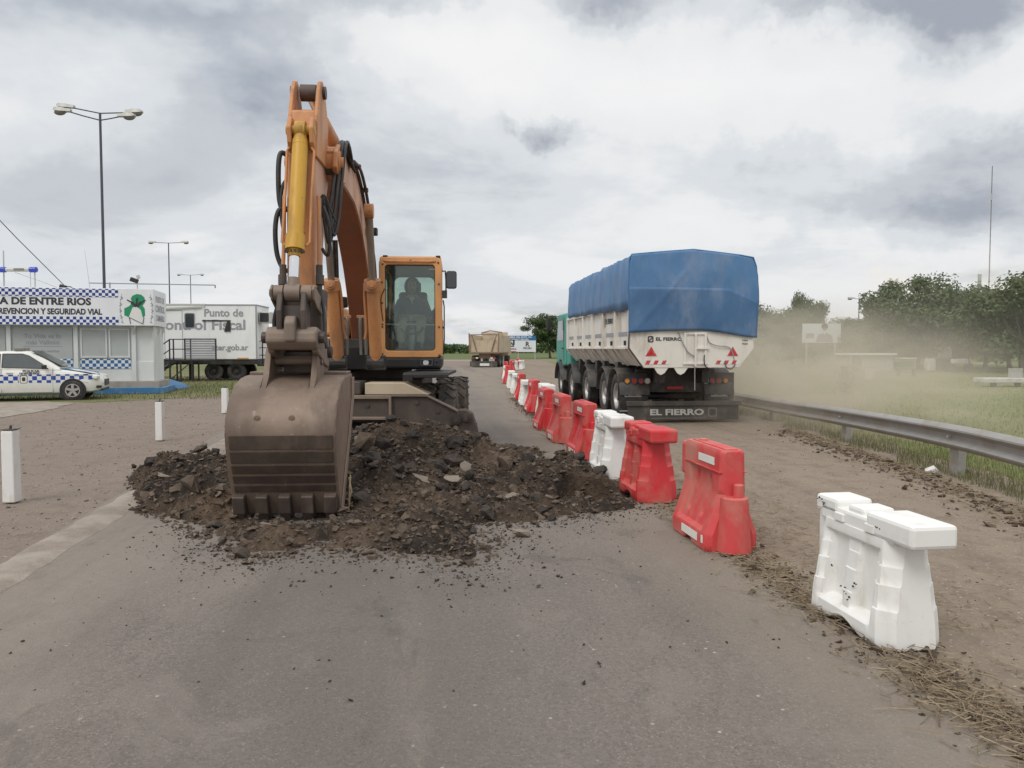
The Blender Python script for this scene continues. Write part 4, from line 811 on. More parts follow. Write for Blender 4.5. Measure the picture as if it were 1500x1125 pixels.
for k in range(5):
    t_ = bk0 + .075 + k * (bk1 - bk0 - .15) / 4
    b = B(); eprism(b, [(7.01, .27), (6.955, .24), (6.99, .08), (7.14, .0), (7.2, .06), (7.12, .2)], t_ - .06, t_ + .06); th_ = obj('tooth', b, 'strip_steel', bucket, bevel=.01)
    b = B(); eprism(b, [(6.985, .10), (7.14, .06), (7.20, -.14), (7.14, -.15)], t_ - .048, t_ + .048); obj('tooth_tip', b, 'dark_steel', th_, bevel=.012)
for t_ in (-.285, .20):
    b = B(); eprism(b, [(7.02, 1.12), (7.10, 1.17), (7.26, 1.34), (7.36, 1.56), (7.42, 1.62), (7.52, 1.60), (7.60, 1.48), (7.72, 1.50), (7.82, 1.62), (7.90, 1.56), (7.92, 1.33), (7.42, 1.30), (7.16, 1.22)], t_ - .03, t_ + .03); er = obj('ear', b, 'bucket_shell', bucket, bevel=.008)
for t_ in (-.28, .055):
    b = B(); cyl(b, E(t_, 6.92, .97), E(t_, 6.878, .968), .034, .028, seg=14); cyl(b, E(t_, 6.88, .968), E(t_, 6.872, .967), .016, seg=10); obj('boss', b, 'bucket_shell', bucket, smooth=40)
b = B(); tube(b, [E(bk1 + .07, 7.4, .36), E(bk1 + .075, 7.3, .26), E(bk1 + .07, 7.28, .02)], .008, 5); tube(b, [E(bk1 + .05, 7.42, .34), E(bk1 + .09, 7.34, .22), E(bk1 + .06, 7.3, .12)], .007, 5); obj('caught_wire', b, 'straw', bucket)
EK[:] = [1.0, 0.0]
# hoses along boom and arm
def hose(pts, r_=.02, parent=None, mat='rubber_hose', n=6):
    pts = [(t, d, z - (.15 if d > 8.05 and z > 3.3 and d < 10 else 0)) for t, d, z in pts]
    b = B(); tube(b, [E(*p) for p in pts], r_, 8, n); obj('hose', b, mat, parent or EX, smooth=60)
hose([(-.14, 7.85, 3.52), (-.22, 7.80, 3.55), (-.24, 7.76, 3.40), (-.235, 7.75, 3.10), (-.20, 7.75, 2.98), (-.14, 7.76, 3.0)], .026)
hose([(-.14, 7.76, 2.99), (-.23, 7.72, 2.97), (-.265, 7.70, 2.80), (-.255, 7.70, 2.55), (-.20, 7.70, 2.40), (-.13, 7.70, 2.36)], .024)
hose([(-.14, 7.78, 3.3), (-.20, 7.74, 3.2), (-.21, 7.72, 2.9), (-.15, 7.7, 2.6)], .018)
for k, (dt, r_) in enumerate(((.22, .021), (.26, .020), (.295, .018), (.24, .017))):
    hose([(.22 + .02 * k, 9.6, 4.02 - .03 * k), (dt, 9.0, 4.08), (dt + .02, 8.55, 3.98), (dt, 8.30, 3.55 - .05 * k), (dt - .02, 8.2, 3.15 - .1 * k), (dt - .06, 8.12, 2.95 - .08 * k), (dt - .11, 8.1, 3.1), (.14, 8.12, 3.35)], r_)
hose([(.16, 7.95, 3.05), (.22, 7.9, 2.9), (.235, 7.9, 2.7), (.21, 7.9, 2.55), (.15, 7.92, 2.62)], .018)
hose([(.14, 7.86, 3.12), (.2, 7.84, 3.14), (.25, 7.88, 3.0), (.29, 7.95, 2.9)], .008)
for k in (0, 1):
    b = B(); tube(b, [E(.235 + .05 * k, 9.5, 3.88), E(.235 + .05 * k, 10.2, 3.92), E(.235 + .05 * k, 10.9, 3.70), E(.235 + .05 * k, 11.5, 3.28), E(.24 + .05 * k, 11.62, 3.0)], .022, 8, 5); obj('boom_pipe', b, 'dark_steel', EX, smooth=50)
    hose([(.24 + .05 * k, 11.62, 3.02), (.25 + .05 * k, 11.72, 2.8), (.25 + .05 * k, 11.85, 2.4), (.2 + .05 * k, 12.1, 1.9), (.15, 12.2, 1.6)], .024)
    hose([(-.24 - .04 * k, 11.5, 3.2), (-.25 - .04 * k, 11.62, 2.9), (-.26 - .03 * k, 11.85, 2.3), (-.2, 12.1, 1.8)], .022)
for d, z in ((9.9, 3.91), (10.7, 3.78), (11.3, 3.45)):
    b = B(); box(b, *E(.26, d, z), .12, .06, .06); obj('pipe_clamp', b, 'dark_steel', EX, bevel=.008)
b = B(); box(b, *E(.31, 11.30, 3.30), .15, .10, .11); cyl(b, E(.31, 11.24, 3.30), E(.31, 11.21, 3.30), .05); obj('work_light', b, 'rubber_hose', boom, bevel=.012)
for s in (-1, 1):
    b = B(); tube(b, [E(s * .165, 7.66, 3.1), E(s * .17, 7.63, 2.6), E(s * .175, 7.60, 2.38)], .02, 8); pp = obj('arm_pipe', b, 'orange_paint', arm, smooth=50)
    b = B(); cyl(b, E(s * .175, 7.60, 2.42), E(s * .175, 7.6, 2.32), .035, seg=8); cyl(b, E(s * .18, 7.6, 2.32), E(s * .18, 7.59, 2.22), .042, seg=10); cyl(b, E(s * .18, 7.59, 2.22), E(s * .175, 7.6, 2.10), .026, seg=10); obj('coupling', b, 'dark_steel', pp, bevel=.004)
hose([(.19, 7.6, 2.12), (.22, 7.55, 1.98), (.235, 7.5, 1.85), (.25, 7.45, 1.72), (.27, 7.4, 1.60)], .016)
hose([(-.19, 7.62, 2.1), (-.25, 7.66, 2.0), (-.29, 7.7, 1.85), (-.26, 7.66, 1.7), (-.22, 7.5, 1.66)], .022)

# ================================================================== OPERATOR in the cab
OX = E(cm - .02, 0, 0).x + 0
def O(t, d, z): return E(cm - .02 + t, d, z)
pr = thing('person', 'operator in a navy hooded jacket seated behind the cab windscreen', 'person', tuple(O(0, 12.75, 1.94)))
def skin_obj(name, pts, edges, radii, mat, parent, root=0, sub=2):
    org = base(parent); me = bpy.data.meshes.new(name); me.from_pydata([tuple(Vector(p) - org) for p in pts], edges, []); me.update()
    o = bpy.data.objects.new(name, me); col.objects.link(o); o.parent = parent; WORLD[o.name] = org.copy(); me.materials.append(MATS[mat])
    md = o.modifiers.new('skin', 'SKIN'); md.use_smooth_shade = True
    if len(me.skin_vertices) == 0:
        bpy.context.view_layer.objects.active = o
        try: me.attributes  # the modifier adds the layer when it is created from the operator only
        except Exception: pass
    if len(me.skin_vertices):
        for i, r_ in enumerate(radii):
            v = me.skin_vertices[0].data[i]; v.radius = (r_, r_) if not isinstance(r_, tuple) else r_; v.use_root = (i == root)
    s_ = o.modifiers.new('sub', 'SUBSURF'); s_.levels = sub; s_.render_levels = sub
    return o
# body: pelvis, spine, neck, head core; arms to wrists; legs to ankles
pts = [O(0, 12.78, 2.0), O(0, 12.82, 2.18), O(0, 12.82, 2.36), O(0, 12.80, 2.47), O(0, 12.77, 2.56), O(0, 12.765, 2.66)]
ed = [(0, 1), (1, 2), (2, 3), (3, 4), (4, 5)]; ra = [.14, .13, .14, .055, .075, .07]
for s in (-1, 1):
    i = len(pts); pts += [O(s * .19, 12.80, 2.37), O(s * .25, 12.72, 2.16), O(s * .29, 12.50, 2.09), O(s * .30, 12.44, 2.10)]; ed += [(2, i), (i, i + 1), (i + 1, i + 2), (i + 2, i + 3)]; ra += [.055, .045, .033, .028]
    i = len(pts); pts += [O(s * .11, 12.72, 1.99), O(s * .15, 12.36, 1.99), O(s * .15, 12.28, 1.62), O(s * .155, 12.24, 1.565), O(s * .16, 12.12, 1.545)]; ed += [(0, i), (i, i + 1), (i + 1, i + 2), (i + 2, i + 3), (i + 3, i + 4)]; ra += [.085, .062, .045, .04, .035]
skin_obj('body', pts, ed, ra, 'skin', pr)
jp = [O(0, 12.78, 2.02), O(0, 12.82, 2.18), O(0, 12.83, 2.34), O(0, 12.82, 2.43)]; je = [(0, 1), (1, 2), (2, 3)]; jr = [(.19, .15), (.19, .15), (.20, .14), (.10, .09)]
for s in (-1, 1):
    i = len(jp); jp += [O(s * .20, 12.80, 2.355), O(s * .265, 12.72, 2.16), O(s * .29, 12.51, 2.09)]; je += [(2, i), (i, i + 1), (i + 1, i + 2)]; jr += [.085, .07, .05]
jk = skin_obj('jacket', jp, je, jr, 'navy_cloth', pr)
tp = [O(0, 12.78, 2.0)]; te = []; tr_ = [.16]
for s in (-1, 1):
    i = len(tp); tp += [O(s * .11, 12.70, 2.0), O(s * .15, 12.36, 2.0), O(s * .15, 12.29, 1.64)]; te += [(0, i), (i, i + 1), (i + 1, i + 2)]; tr_ += [.10, .082, .066]
skin_obj('trousers', tp, te, tr_, 'khaki_cloth', pr)
for s in (-1, 1):
    b = B(); bmesh.ops.create_uvsphere(b, u_segments=14, v_segments=10, radius=1, matrix=Matrix.Translation(O(s * .155, 12.18, 1.565)) @ Matrix.Diagonal((.05, .14, .05, 1))); obj('shoe', b, 'black_paint', pr, smooth=60)
    wr = O(s * .30, 12.44, 2.105)
    for k in range(5):
        b0 = wr + RT * (-.03 + .017 * k) * 1.0 + FW * .03; 
        if k == (0 if s > 0 else 4): p = [b0 - FW * .03, b0 + RT * (-s * .02) + Vector((0, 0, .02)), b0 + RT * (-s * .015) + FW * .03 + Vector((0, 0, .03))]
        else: p = [b0, b0 + FW * .045 + Vector((0, 0, .008)), b0 + FW * .06 + Vector((0, 0, -.03)), b0 + FW * .035 + Vector((0, 0, -.05))]
        b = B(); tube(b, p, .0095, 6, 2); obj('finger', b, 'skin', pr, smooth=60)
hc = O(0, 12.75, 2.625)
b = B(); bmesh.ops.create_uvsphere(b, u_segments=24, v_segments=18, radius=1)
for v in b.verts:
    x, y, z = v.co; jaw = 1 - .22 * smooth01(-z * 1.1); v.co = (x * .078 * jaw, y * .098 * (1 - .1 * smooth01(-z)), z * .122)
bmesh.ops.translate(b, verts=b.verts, vec=hc)
hd = obj('head', b, 'skin', pr, smooth=80)
b = B(); prism(b, [(-.016, -.03), (.016, -.03), (.006, .025), (-.006, .025)], lambda t, z: hc + RT * t + FW * .09 + Vector((0, 0, z)), lambda t, z: hc + RT * t * .6 + FW * (.118 if z < 0 else .098) + Vector((0, 0, z))); obj('nose', b, 'skin', hd, smooth=70)
b = B(); box(b, *(hc + FW * .086 + Vector((0, 0, -.062))), .045, .012, .009); obj('mouth', b, 'hair', hd, bevel=.003)
for s in (-1, 1):
    b = B(); bmesh.ops.create_uvsphere(b, u_segments=8, v_segments=6, radius=.011, matrix=Matrix.Translation(hc + RT * s * .032 + FW * .084 + Vector((0, 0, .01)))); obj('eye', b, 'hair', hd, smooth=60)
    b = B(); bmesh.ops.create_uvsphere(b, u_segments=8, v_segments=6, radius=1, matrix=Matrix.Translation(hc + RT * s * .078) @ Matrix.Diagonal((.012, .02, .032, 1))); obj('ear', b, 'skin', hd, smooth=60)
# hood drawn up over the head, open at the face
b = B(); loops = []
for a, (r_, dz_, dy_) in enumerate(((.112, -.02, -.055), (.125, .0, -.03), (.132, .0, .01), (.125, .0, .06), (.08, .0, .10), (.01, .0, .115))):
    loops.append([hc + RT * (r_ * math.cos(2 * math.pi * k / 20)) + FW * (-dy_ - .02 + .0) + Vector((0, 0, r_ * 1.22 * math.sin(2 * math.pi * k / 20) + .0)) for k in range(20)])
loft(b, loops, cap=False); hb = obj('hood', b, 'navy_cloth', pr, smooth=70); hb.modifiers.new('thick', 'SOLIDIFY').thickness = .015
b = B(); prism(b, [(-.045, .0), (.045, .0), (.0, -.13)], lambda t, z: O(t, 12.665, 2.44 + z), lambda t, z: O(t, 12.655, 2.44 + z)); obj('shirt_collar', b, 'shirt_pale', pr)

# ================================================================== GRAIN TRUCK on the dirt lane
KA = R(5.5); KF = Vector((-math.sin(KA), math.cos(KA), 0)); KR = Vector((math.cos(KA), math.sin(KA), 0)); KO = Vector((3.74, 16.0, 0))
def K(x, s, z): return KO + KR * x + KF * s + Vector((0, 0, z))
KROT = Matrix.Rotation(KA, 3, 'Z')
def kbox(bm, x0, x1, s0, s1, z0, z1): return box(bm, *K((x0 + x1) / 2, (s0 + s1) / 2, (z0 + z1) / 2), abs(x1 - x0), abs(s1 - s0), abs(z1 - z0), KROT)
def kprism(bm, poly, s0, s1): prism(bm, poly, lambda x, z: K(x, s0, z), lambda x, z: K(x, s1, z))
def kside(bm, poly, x0, x1): prism(bm, poly, lambda s, z: K(x0, s, z), lambda s, z: K(x1, s, z))
KREAR = lambda x, s, z: plane_m(K(x, s, z), KR, (0, 0, 1))
KLEFT = lambda x, s, z: plane_m(K(x, s, z), -KF, (0, 0, 1))
TK = thing('truck', 'grain lorry with white hopper trailer under a blue tarpaulin driving away', 'truck', tuple(K(0, 4, 0)))
LEN = 7.7
b = B(); kprism(b, [(-1.26, 2.5), (-1.26, 1.6), (-.98, 1.22), (.98, 1.22), (1.26, 1.6), (1.26, 2.5)], .05, LEN); body = obj('hopper_body', b, 'trailer_white', TK, bevel=.01)
for i in range(7):
    s = .04 + 1.28 * i
    for sd in (-1, 1):
        b = B(); kbox(b, sd * 1.255, sd * 1.325, s, s + .11, 1.58, 2.5); kprism(b, [(sd * 1.255, 1.62), (sd * 1.325, 1.62), (sd * 1.31, 1.54), (sd * 1.02, 1.20), (sd * .97, 1.22)], s + .02, s + .07); obj('side_post', b, 'trailer_white', body, bevel=.008)
        if i < 6:
            b = B(); kbox(b, sd * 1.259, sd * 1.268, s + .22, s + 1.17, 1.86, 1.95); obj('reflective_band', b, 'print_grey', body)
            b = B(); kprism(b, [(sd * 1.262, 1.61), (sd * 1.30, 1.60), (sd * 1.0, 1.215), (sd * .97, 1.225)], s + .55, s + .60); obj('hopper_rib', b, 'trailer_white', body)
            b = B(); kbox(b, sd * 1.26, sd * 1.30, s + .5, s + .56, 1.66, 1.76); obj('tarp_hook', b, 'black_paint', body)
for sd in (-1, 1):
    b = B(); kbox(b, sd * 1.25, sd * 1.33, .04, LEN, 2.44, 2.52); kbox(b, sd * 1.25, sd * 1.32, .04, LEN, 1.575, 1.625); obj('side_rail', b, 'trailer_white', body, bevel=.008)
text('EL FIERRO', .16, 'print_dark', body, KLEFT(-1.274, 2.12, 2.22), bold=.004)
b = B(); ring(b, rrect(.17, .26, .07, 4), rrect(.12, .2, .05, 4), lambda u, v: K(-1.266, 2.66 - u, 2.20 + v), lambda u, v: K(-1.274, 2.66 - u, 2.20 + v)); obj('logo', b, 'print_dark', body)
# rear end
b = B(); kprism(b, [(-1.28, 2.6), (-1.30, 1.93), (-1.33, 1.60), (-1.02, 1.19), (1.02, 1.19), (1.33, 1.60), (1.30, 1.93), (1.28, 2.6)], -.03, .045); rear = obj('rear_panel', b, 'trailer_white', TK, bevel=.012)
b = B(); rc = [(-1.335, 2.0), (-1.345, 1.6), (-1.03, 1.18)]
for (xa, za), (xb, zb) in zip(rc, rc[1:]): beam(b, K(xa, -.02, za), K(xb, -.02, zb), .02, .035, KF)
obj('rubber_edge', b, 'black_paint', rear)
text('EL FIERRO', .095, 'print_dark', rear, KREAR(-.50, -.034, 1.785), xs=1.30, bold=.003)
b = B(); ring(b, rrect(.12, .13, .03, 4, -.885, 1.785), rrect(.075, .085, .02, 4, -.885, 1.785), lambda x, z: K(x, -.032, z), lambda x, z: K(x, -.038, z)); beam(b, K(-.92, -.036, 1.755), K(-.85, -.036, 1.815), .02, .006, KF); obj('logo', b, 'print_dark', rear)
for x in (-.87, .87):
    b = B(); kprism(b, [(x - .12, 1.435), (x + .12, 1.435), (x, 1.635)], -.036, -.031); tr = obj('warning_triangle', b, 'print_red', rear)
    b = B(); kprism(b, [(x - .06, 1.465), (x + .06, 1.465), (x, 1.565)], -.039, -.0365); obj('triangle_core', b, 'lamp_red', tr)
for x0 in (-1.0, .50):
    for k in range(6):
        b = B(); q = x0 + .085 * k; kprism(b, [(q, 1.265), (q + .085, 1.265), (q + .125, 1.345), (q + .04, 1.345)], -.037, -.031); obj('chevron', b, 'print_red' if k % 2 == 0 else 'print_white', rear)
text('TARA', .05, 'print_dark', rear, KREAR(1.13, -.034, 1.76)); text('MAX', .06, 'print_dark', rear, KREAR(1.13, -.034, 1.69))
b = B()
for x in (-.16, .28): kbox(b, x - .025, x + .025, -.06, -.03, 1.27, 1.93)
kbox(b, -.18, .30, -.058, -.03, 1.88, 1.93); kbox(b, -.20, .32, -.065, -.03, 1.26, 1.30); kbox(b, .05, .34, -.08, -.03, 1.575, 1.625); kbox(b, .04, .08, -.09, -.03, 1.22, 1.9); dgate = obj('discharge_gate', b, 'trailer_white', rear, bevel=.006)
b = B(); tube(b, [K(-.30, -.05, 1.93), K(-.22, -.07, 1.72), K(-.10, -.07, 1.52), K(.05, -.06, 1.43)], .012, 6, 4); tube(b, [K(.3, -.05, 1.86), K(.36, -.06, 1.72), K(.52, -.07, 1.65), K(.74, -.06, 1.63), K(.84, -.05, 1.55), K(.90, -.05, 1.36)], .010, 6, 4); obj('cable', b, 'print_grey', rear)
b = B(); tube(b, [K(.26, -.05, 1.46), K(.24, -.08, 1.36), K(.27, -.08, 1.22), K(.38, -.06, 1.18)], .012, 6, 4); tube(b, [K(.70, -.05, 1.33), K(.72, -.08, 1.2), K(.83, -.08, 1.17), K(.92, -.05, 1.26)], .012, 6, 4); obj('chain_hook', b, 'dark_steel', rear)
b = B(); tube(b, [K(.06, -.07, 1.6), K(.05, -.06, 1.1), K(.06, -.05, .72)], .01, 5); obj('rope', b, 'print_grey', rear)
for x0 in (-.80, -.38):
    b = B(); kprism(b, [(x0, 1.19), (x0 + .30, 1.19), (x0 + .22, 1.08), (x0 + .14, 1.04), (x0 + .07, 1.08)], -.02, .01); obj('gusset', b, 'trailer_white', rear, bevel=.006)
# tarpaulin
r_ = random.Random(5)
prof = [(-1.345, 2.40), (-1.36, 2.62), (-1.365, 2.85), (-1.36, 3.15), (-1.35, 3.42), (-1.30, 3.515), (-1.0, 3.545), (-.5, 3.59), (0, 3.63), (.5, 3.58), (1.0, 3.525), (1.28, 3.48), (1.345, 3.30), (1.375, 3.0), (1.385, 2.8), (1.37, 2.6), (1.345, 2.40)]
ss_ = [-.05 + (LEN + .12) * i / 90 for i in range(91)]
loops = []
for i, s in enumerate(ss_):
    sag = .035 * math.sin(math.pi * ((s % 1.28) / 1.28)); fr = smooth01((s - 7.25) / .6)
    lp = []
    for k, (x, z) in enumerate(prof):
        nz = mnoise.noise(Vector((s * 2.6 + x * .7, z * 1.3, x * .4))); n2_ = mnoise.noise(Vector((s * 6.5 + z * 2.2, z * 1.6, 3 + (1 if x > 0 else 0))))
        sidew = (.25 if z < 2.55 else 1) if abs(x) > 1.2 else .35
        xx = x * (1 - fr * .10) + (.042 * nz + .026 * n2_) * sidew * (1 if x > 0 else -1); zz = z + (.028 * nz if abs(x) < 1.25 else .012 * n2_) - (sag if abs(x) < 1.2 else sag * .5) - fr * .32 * (z - 2.45)
        if k in (0, len(prof) - 1): zz += .012 * math.sin(s * 2 * math.pi / 1.28) + .015 * nz + .016 * s
        lp.append(K(xx, s, zz))
    loops.append(lp)
b = B(); loft(b, loops, cap=False, close=False); tarp = obj('tarpaulin', b, 'blue_tarp', TK, smooth=55); tarp.modifiers.new('thick', 'SOLIDIFY').thickness = .012
def toprof(x):
    for (x0, z0), (x1, z1) in zip(prof[4:13], prof[5:14]):
        if x0 <= x <= x1: return z0 + (z1 - z0) * (x - x0) / (x1 - x0)
    return 3.3
b = B(); rows = []; NXT, NZT = 44, 40
for j in range(NZT + 1):
    row = []
    for i in range(NXT + 1):
        u = i / NXT; x = -1.362 + 2.742 * u; v = j / NZT; zt = min(toprof(min(max(x, -1.32), 1.32)) - .004, 3.63) - .25 * smooth01((abs(x) - 1.30) / .08); zb = 1.93 + .05 * math.sin(math.pi * u) - .10 * smooth01((u - .55) / .45)
        z = zb + (zt - zb) * v
        wdn = .05 * smooth01(1 - abs(v - .55) * 2) * (1 if u > .9 else 0)
        crease = -.022 * math.exp(-((x - (-1.3 + 1.55 * v)) / .035) ** 2) * (1 if v < .75 else .4) - .012 * math.exp(-((x - (1.28 - .75 * v)) / .04) ** 2) - .012 * math.exp(-((x - (.25 + .1 * v)) / .03) ** 2) * (v > .55)
        bul = -.055 - .05 * math.sin(math.pi * u) * math.sin(math.pi * v) + crease + .022 * mnoise.noise(Vector((x * 2.2, z * 1.6, 9))) + .010 * mnoise.noise(Vector((x * 6 + z * 3, z * 3, 2)))
        row.append(b.verts.new(K(x + wdn * .6, bul, z)))
    rows.append(row)
for a, c in zip(rows, rows[1:]):
    for i in range(NXT): b.faces.new((a[i], a[i + 1], c[i + 1], c[i]))
tr_ = obj('rear_tarpaulin', b, 'blue_tarp', TK, smooth=50); tr_.modifiers.new('thick', 'SOLIDIFY').thickness = .012
b = B(); rows = []
for j in range(16):
    row = []
    for i in range(NXT + 1):
        u = i / NXT; x = -1.36 + 2.73 * u; v = j / 15; zb = 1.915 + .05 * math.sin(math.pi * u) - .10 * smooth01((u - .55) / .45); zt = 2.86 - .03 * u
        if u > .78: zt -= (u - .78) * 1.2
        z = zb + (zt - zb) * v
        vv = (z - 1.93) / 1.66; crease = -.022 * math.exp(-((x - (-1.3 + 1.55 * vv)) / .035) ** 2)
        row.append(b.verts.new(K(x, -.078 - .05 * math.sin(math.pi * u) * math.sin(math.pi * vv) + crease + .022 * mnoise.noise(Vector((x * 2.2, z * 1.6, 9))) + .012 * mnoise.noise(Vector((x * 6 - z * 3, z * 3, 5))), z)))
    rows.append(row)
for a, c in zip(rows, rows[1:]):
    for i in range(NXT): b.faces.new((a[i], a[i + 1], c[i + 1], c[i]))
tf = obj('tarpaulin_flap', b, 'blue_tarp_deep', TK, smooth=50); tf.modifiers.new('thick', 'SOLIDIFY').thickness = .004
b = B(); tube(b, [K(x, -.055, z + .004) for x, z in prof[2:-2]], .014, 6); obj('hem_rope', b, 'car_blue', tr_)
# running gear
b = B(); kbox(b, -.55, -.40, .5, 9.4, .85, 1.12); kbox(b, .40, .55, .5, 9.4, .85, 1.12); kbox(b, -1.1, 1.1, 1.3, 1.45, .80, 1.0); kbox(b, -.9, .9, 1.07, 1.17, .62, 1.14); kbox(b, -.75, .75, 1.5, 3.4, .9, 1.2); kbox(b, -.7, .7, 4.6, 7.9, .85, 1.2); ch = obj('chassis', b, 'truck_black', TK, bevel=.01)
for s in (1.9, 3.3, 4.2, 5.6, 6.6):
    b = B(); kbox(b, -1.12, -.72, s, s + .25, .95, 1.28); kbox(b, .72, 1.12, s, s + .25, .95, 1.28); obj('bracket', b, 'truck_black', ch)
for s in (1.55, 2.82, 5.05, 7.35, 9.75):
    b = B(); cyl(b, K(-1.0, s, .52), K(1.0, s, .52), .09); obj('axle', b, 'truck_black', ch)
    for sd in (-1, 1):
        front_ = s > 9
        if not front_: tyre(K(sd * .80, s, .52), .27, .52, 'clean_tyre', TK, lugs=0, rimside=sd, axis=KR)
        tyre(K(sd * (1.12 if not front_ else 1.05), s, .52), .27 if not front_ else .3, .52, 'clean_tyre', TK, lugs=0, rimside=sd, axis=KR)
        b = B(); loops = []
        for k in range(13):
            a = R(5 + 170 * k / 12); loops.append([K(sd * xx, s + rr * math.cos(a), .52 + rr * math.sin(a)) for xx, rr in ((.62, .60), (1.27, .60), (1.30, .625), (1.27, .645), (.62, .63))])
        loft(b, loops); obj('mudguard', b, 'truck_black', TK, smooth=40)
for sd in (-1, 1):
    cx = sd * .98
    b = B(); kbox(b, cx - .34, cx + .34, 1.00, 1.05, .45, 1.06); kbox(b, cx - .30, cx + .30, 1.0, 1.04, .06, .45); pn = obj('tail_panel', b, 'truck_black', TK, bevel=.012)
    xs_ = [(-1.12, 'lamp_amber'), (-.96, 'lamp_red'), (-.81, 'lamp_red'), (-.665, 'lamp_clear')] if sd < 0 else [(.66, 'lamp_clear'), (.81, 'lamp_red'), (.96, 'lamp_red'), (1.12, 'lamp_amber')]
    for x, mt in xs_:
        b = B(); cyl(b, K(x, 1.0, .88), K(x, .975, .88), .062, seg=18); li = obj('tail_lamp', b, mt, pn, bevel=.006)
        b = B(); kk = [(x + .068 * math.cos(2 * math.pi * q / 18), .88 + .068 * math.sin(2 * math.pi * q / 18)) for q in range(18)]; k2 = [(x + (p - x) * .75, .88 + (z - .88) * .75) for p, z in kk]
        ring(b, kk, k2, lambda u, v: K(u, .985, v), lambda u, v: K(u, .970, v)); obj('lamp_ring', b, 'pole_steel' if mt != 'lamp_clear' else 'wheel_metal', li)
    b = B(); kbox(b, cx - .19, cx + .19, .988, .998, .525, .655); pl = obj('licence_plate', b, 'plate_white', pn, bevel=.004)
    text('AE 920 GI' if sd < 0 else 'AF 421 GI', .11, 'print_dark', pl, KREAR(cx, .984, .59), bold=.003)
    if sd < 0: text('EL F', .10, 'print_white', pn, KREAR(cx + .02, .994, .30), bold=.003)
    b = B(); kbox(b, cx - .30, cx + .25, .992, .999, .21, .225); obj('panel_line', b, 'print_white', pn)
b = B(); kbox(b, -.25, .12, .88, .90, .70, .76); obj('reflector_strip', b, 'lamp_red', ch)
b = B(); kbox(b, -1.22, 1.30, .50, .62, .36, .46); bu = obj('rear_bumper', b, 'rubber_flap', TK, bevel=.012)
b = B(); kbox(b, -1.21, 1.25, .545, .565, .05, .37); fl = obj('mud_flap', b, 'rubber_flap', TK, bevel=.004)
text('EL FIERRO', .175, 'lamp_head', fl, KREAR(-.13, .541, .215), xs=1.52, bold=.006, depth=.003)
b = B(); ring(b, rrect(.2, .2, .04, 4, .66, .215), rrect(.15, .15, .03, 4, .66, .215), lambda x, z: K(x, .545, z), lambda x, z: K(x, .538, z)); obj('logo', b, 'lamp_glass', fl)
b = B(); kbox(b, -.7, .5, .541, .546, .085, .098); obj('panel_line', b, 'lamp_glass', fl)
# tractor cab
b = B(); kside(b, [(8.55, 1.08), (8.55, 2.55), (8.75, 2.72), (10.3, 2.72), (10.62, 1.9), (10.65, 1.05), (10.1, 1.05), (9.9, 1.2), (9.55, 1.2), (9.3, 1.0)], -1.2, 1.2); kbox(b, -1.18, -.6, 7.9, 8.7, 1.05, 1.5); cab2 = obj('tractor_cab', b, 'teal_paint', TK, bevel=.05)
for sd in (-1, 1):
    b = B(); kside(b, [(9.1, 1.85), (9.1, 2.5), (10.1, 2.5), (10.35, 1.85)], sd * 1.203, sd * 1.212); obj('side_window', b, 'dark_glass', cab2)
    b = B(); kside(b, [(9.02, 1.2), (9.02, 2.6), (9.05, 2.6), (9.05, 1.2)], sd * 1.202, sd * 1.208); obj('door_seam', b, 'black_paint', cab2)
    b = B(); beam(b, K(sd * 1.22, 9.15, 1.6), K(sd * 1.22, 9.3, 1.6), .03, .04); obj('handle', b, 'black_paint', cab2)
    b = B(); tube(b, [K(sd * 1.2, 10.2, 2.66), K(sd * 1.42, 10.35, 2.7), K(sd * 1.5, 10.4, 2.62)], .015, 6); kbox(b, sd * 1.42, sd * 1.58, 10.36, 10.42, 2.2, 2.62); obj('mirror', b, 'black_paint', cab2, bevel=.01)
b = B(); kprism(b, [(-1.1, 1.85), (1.1, 1.85), (1.0, 2.6), (-1.0, 2.6)], 10.62, 10.63); obj('windshield', b, 'dark_glass', cab2)
b = B(); kbox(b, -1.2, 1.2, 10.6, 10.8, .55, 1.0); obj('front_bumper', b, 'teal_paint', TK, bevel=.04)

# ================================================================== WATER-FILLED BARRIERS
def rr_loop(L, hw, r_, arc=1):
    """dense outline in plan with cut corners: points evenly spread along it"""
    r_ = min(r_, hw * .95, L * .45); a, c = L / 2 - r_, hw - r_
    segs = [((-a, -hw), (a, -hw)), ('arc', (a, -c), -90), ((L / 2, -c), (L / 2, c)), ('arc', (a, c), 0), ((a, hw), (-a, hw)), ('arc', (-a, c), 90), ((-L / 2, c), (-L / 2, -c)), ('arc', (-a, -c), 180)]
    cnt = [60, arc, 6, arc, 60, arc, 6, arc]; o = []
    for sg, m in zip(segs, cnt):
        for k in range(m):
            if sg[0] == 'arc': an = R(sg[2] + 90 * k / m); o.append((sg[1][0] + r_ * math.cos(an), sg[1][1] + r_ * math.sin(an)))
            else: t_ = k / m; o.append((sg[0][0] + (sg[1][0] - sg[0][0]) * t_, sg[0][1] + (sg[1][1] - sg[0][1]) * t_))
    return o
def box01(v, a, b2, s=.02): return smooth01((v - a) / s) * smooth01((b2 - v) / s)
def lerp_tab(z, tab):
    for (z0, v0), (z1, v1) in zip(tab, tab[1:]):
        if z <= z1: return v0 + (v1 - v0) * (z - z0) / max(z1 - z0, 1e-6)
    return tab[-1][1]
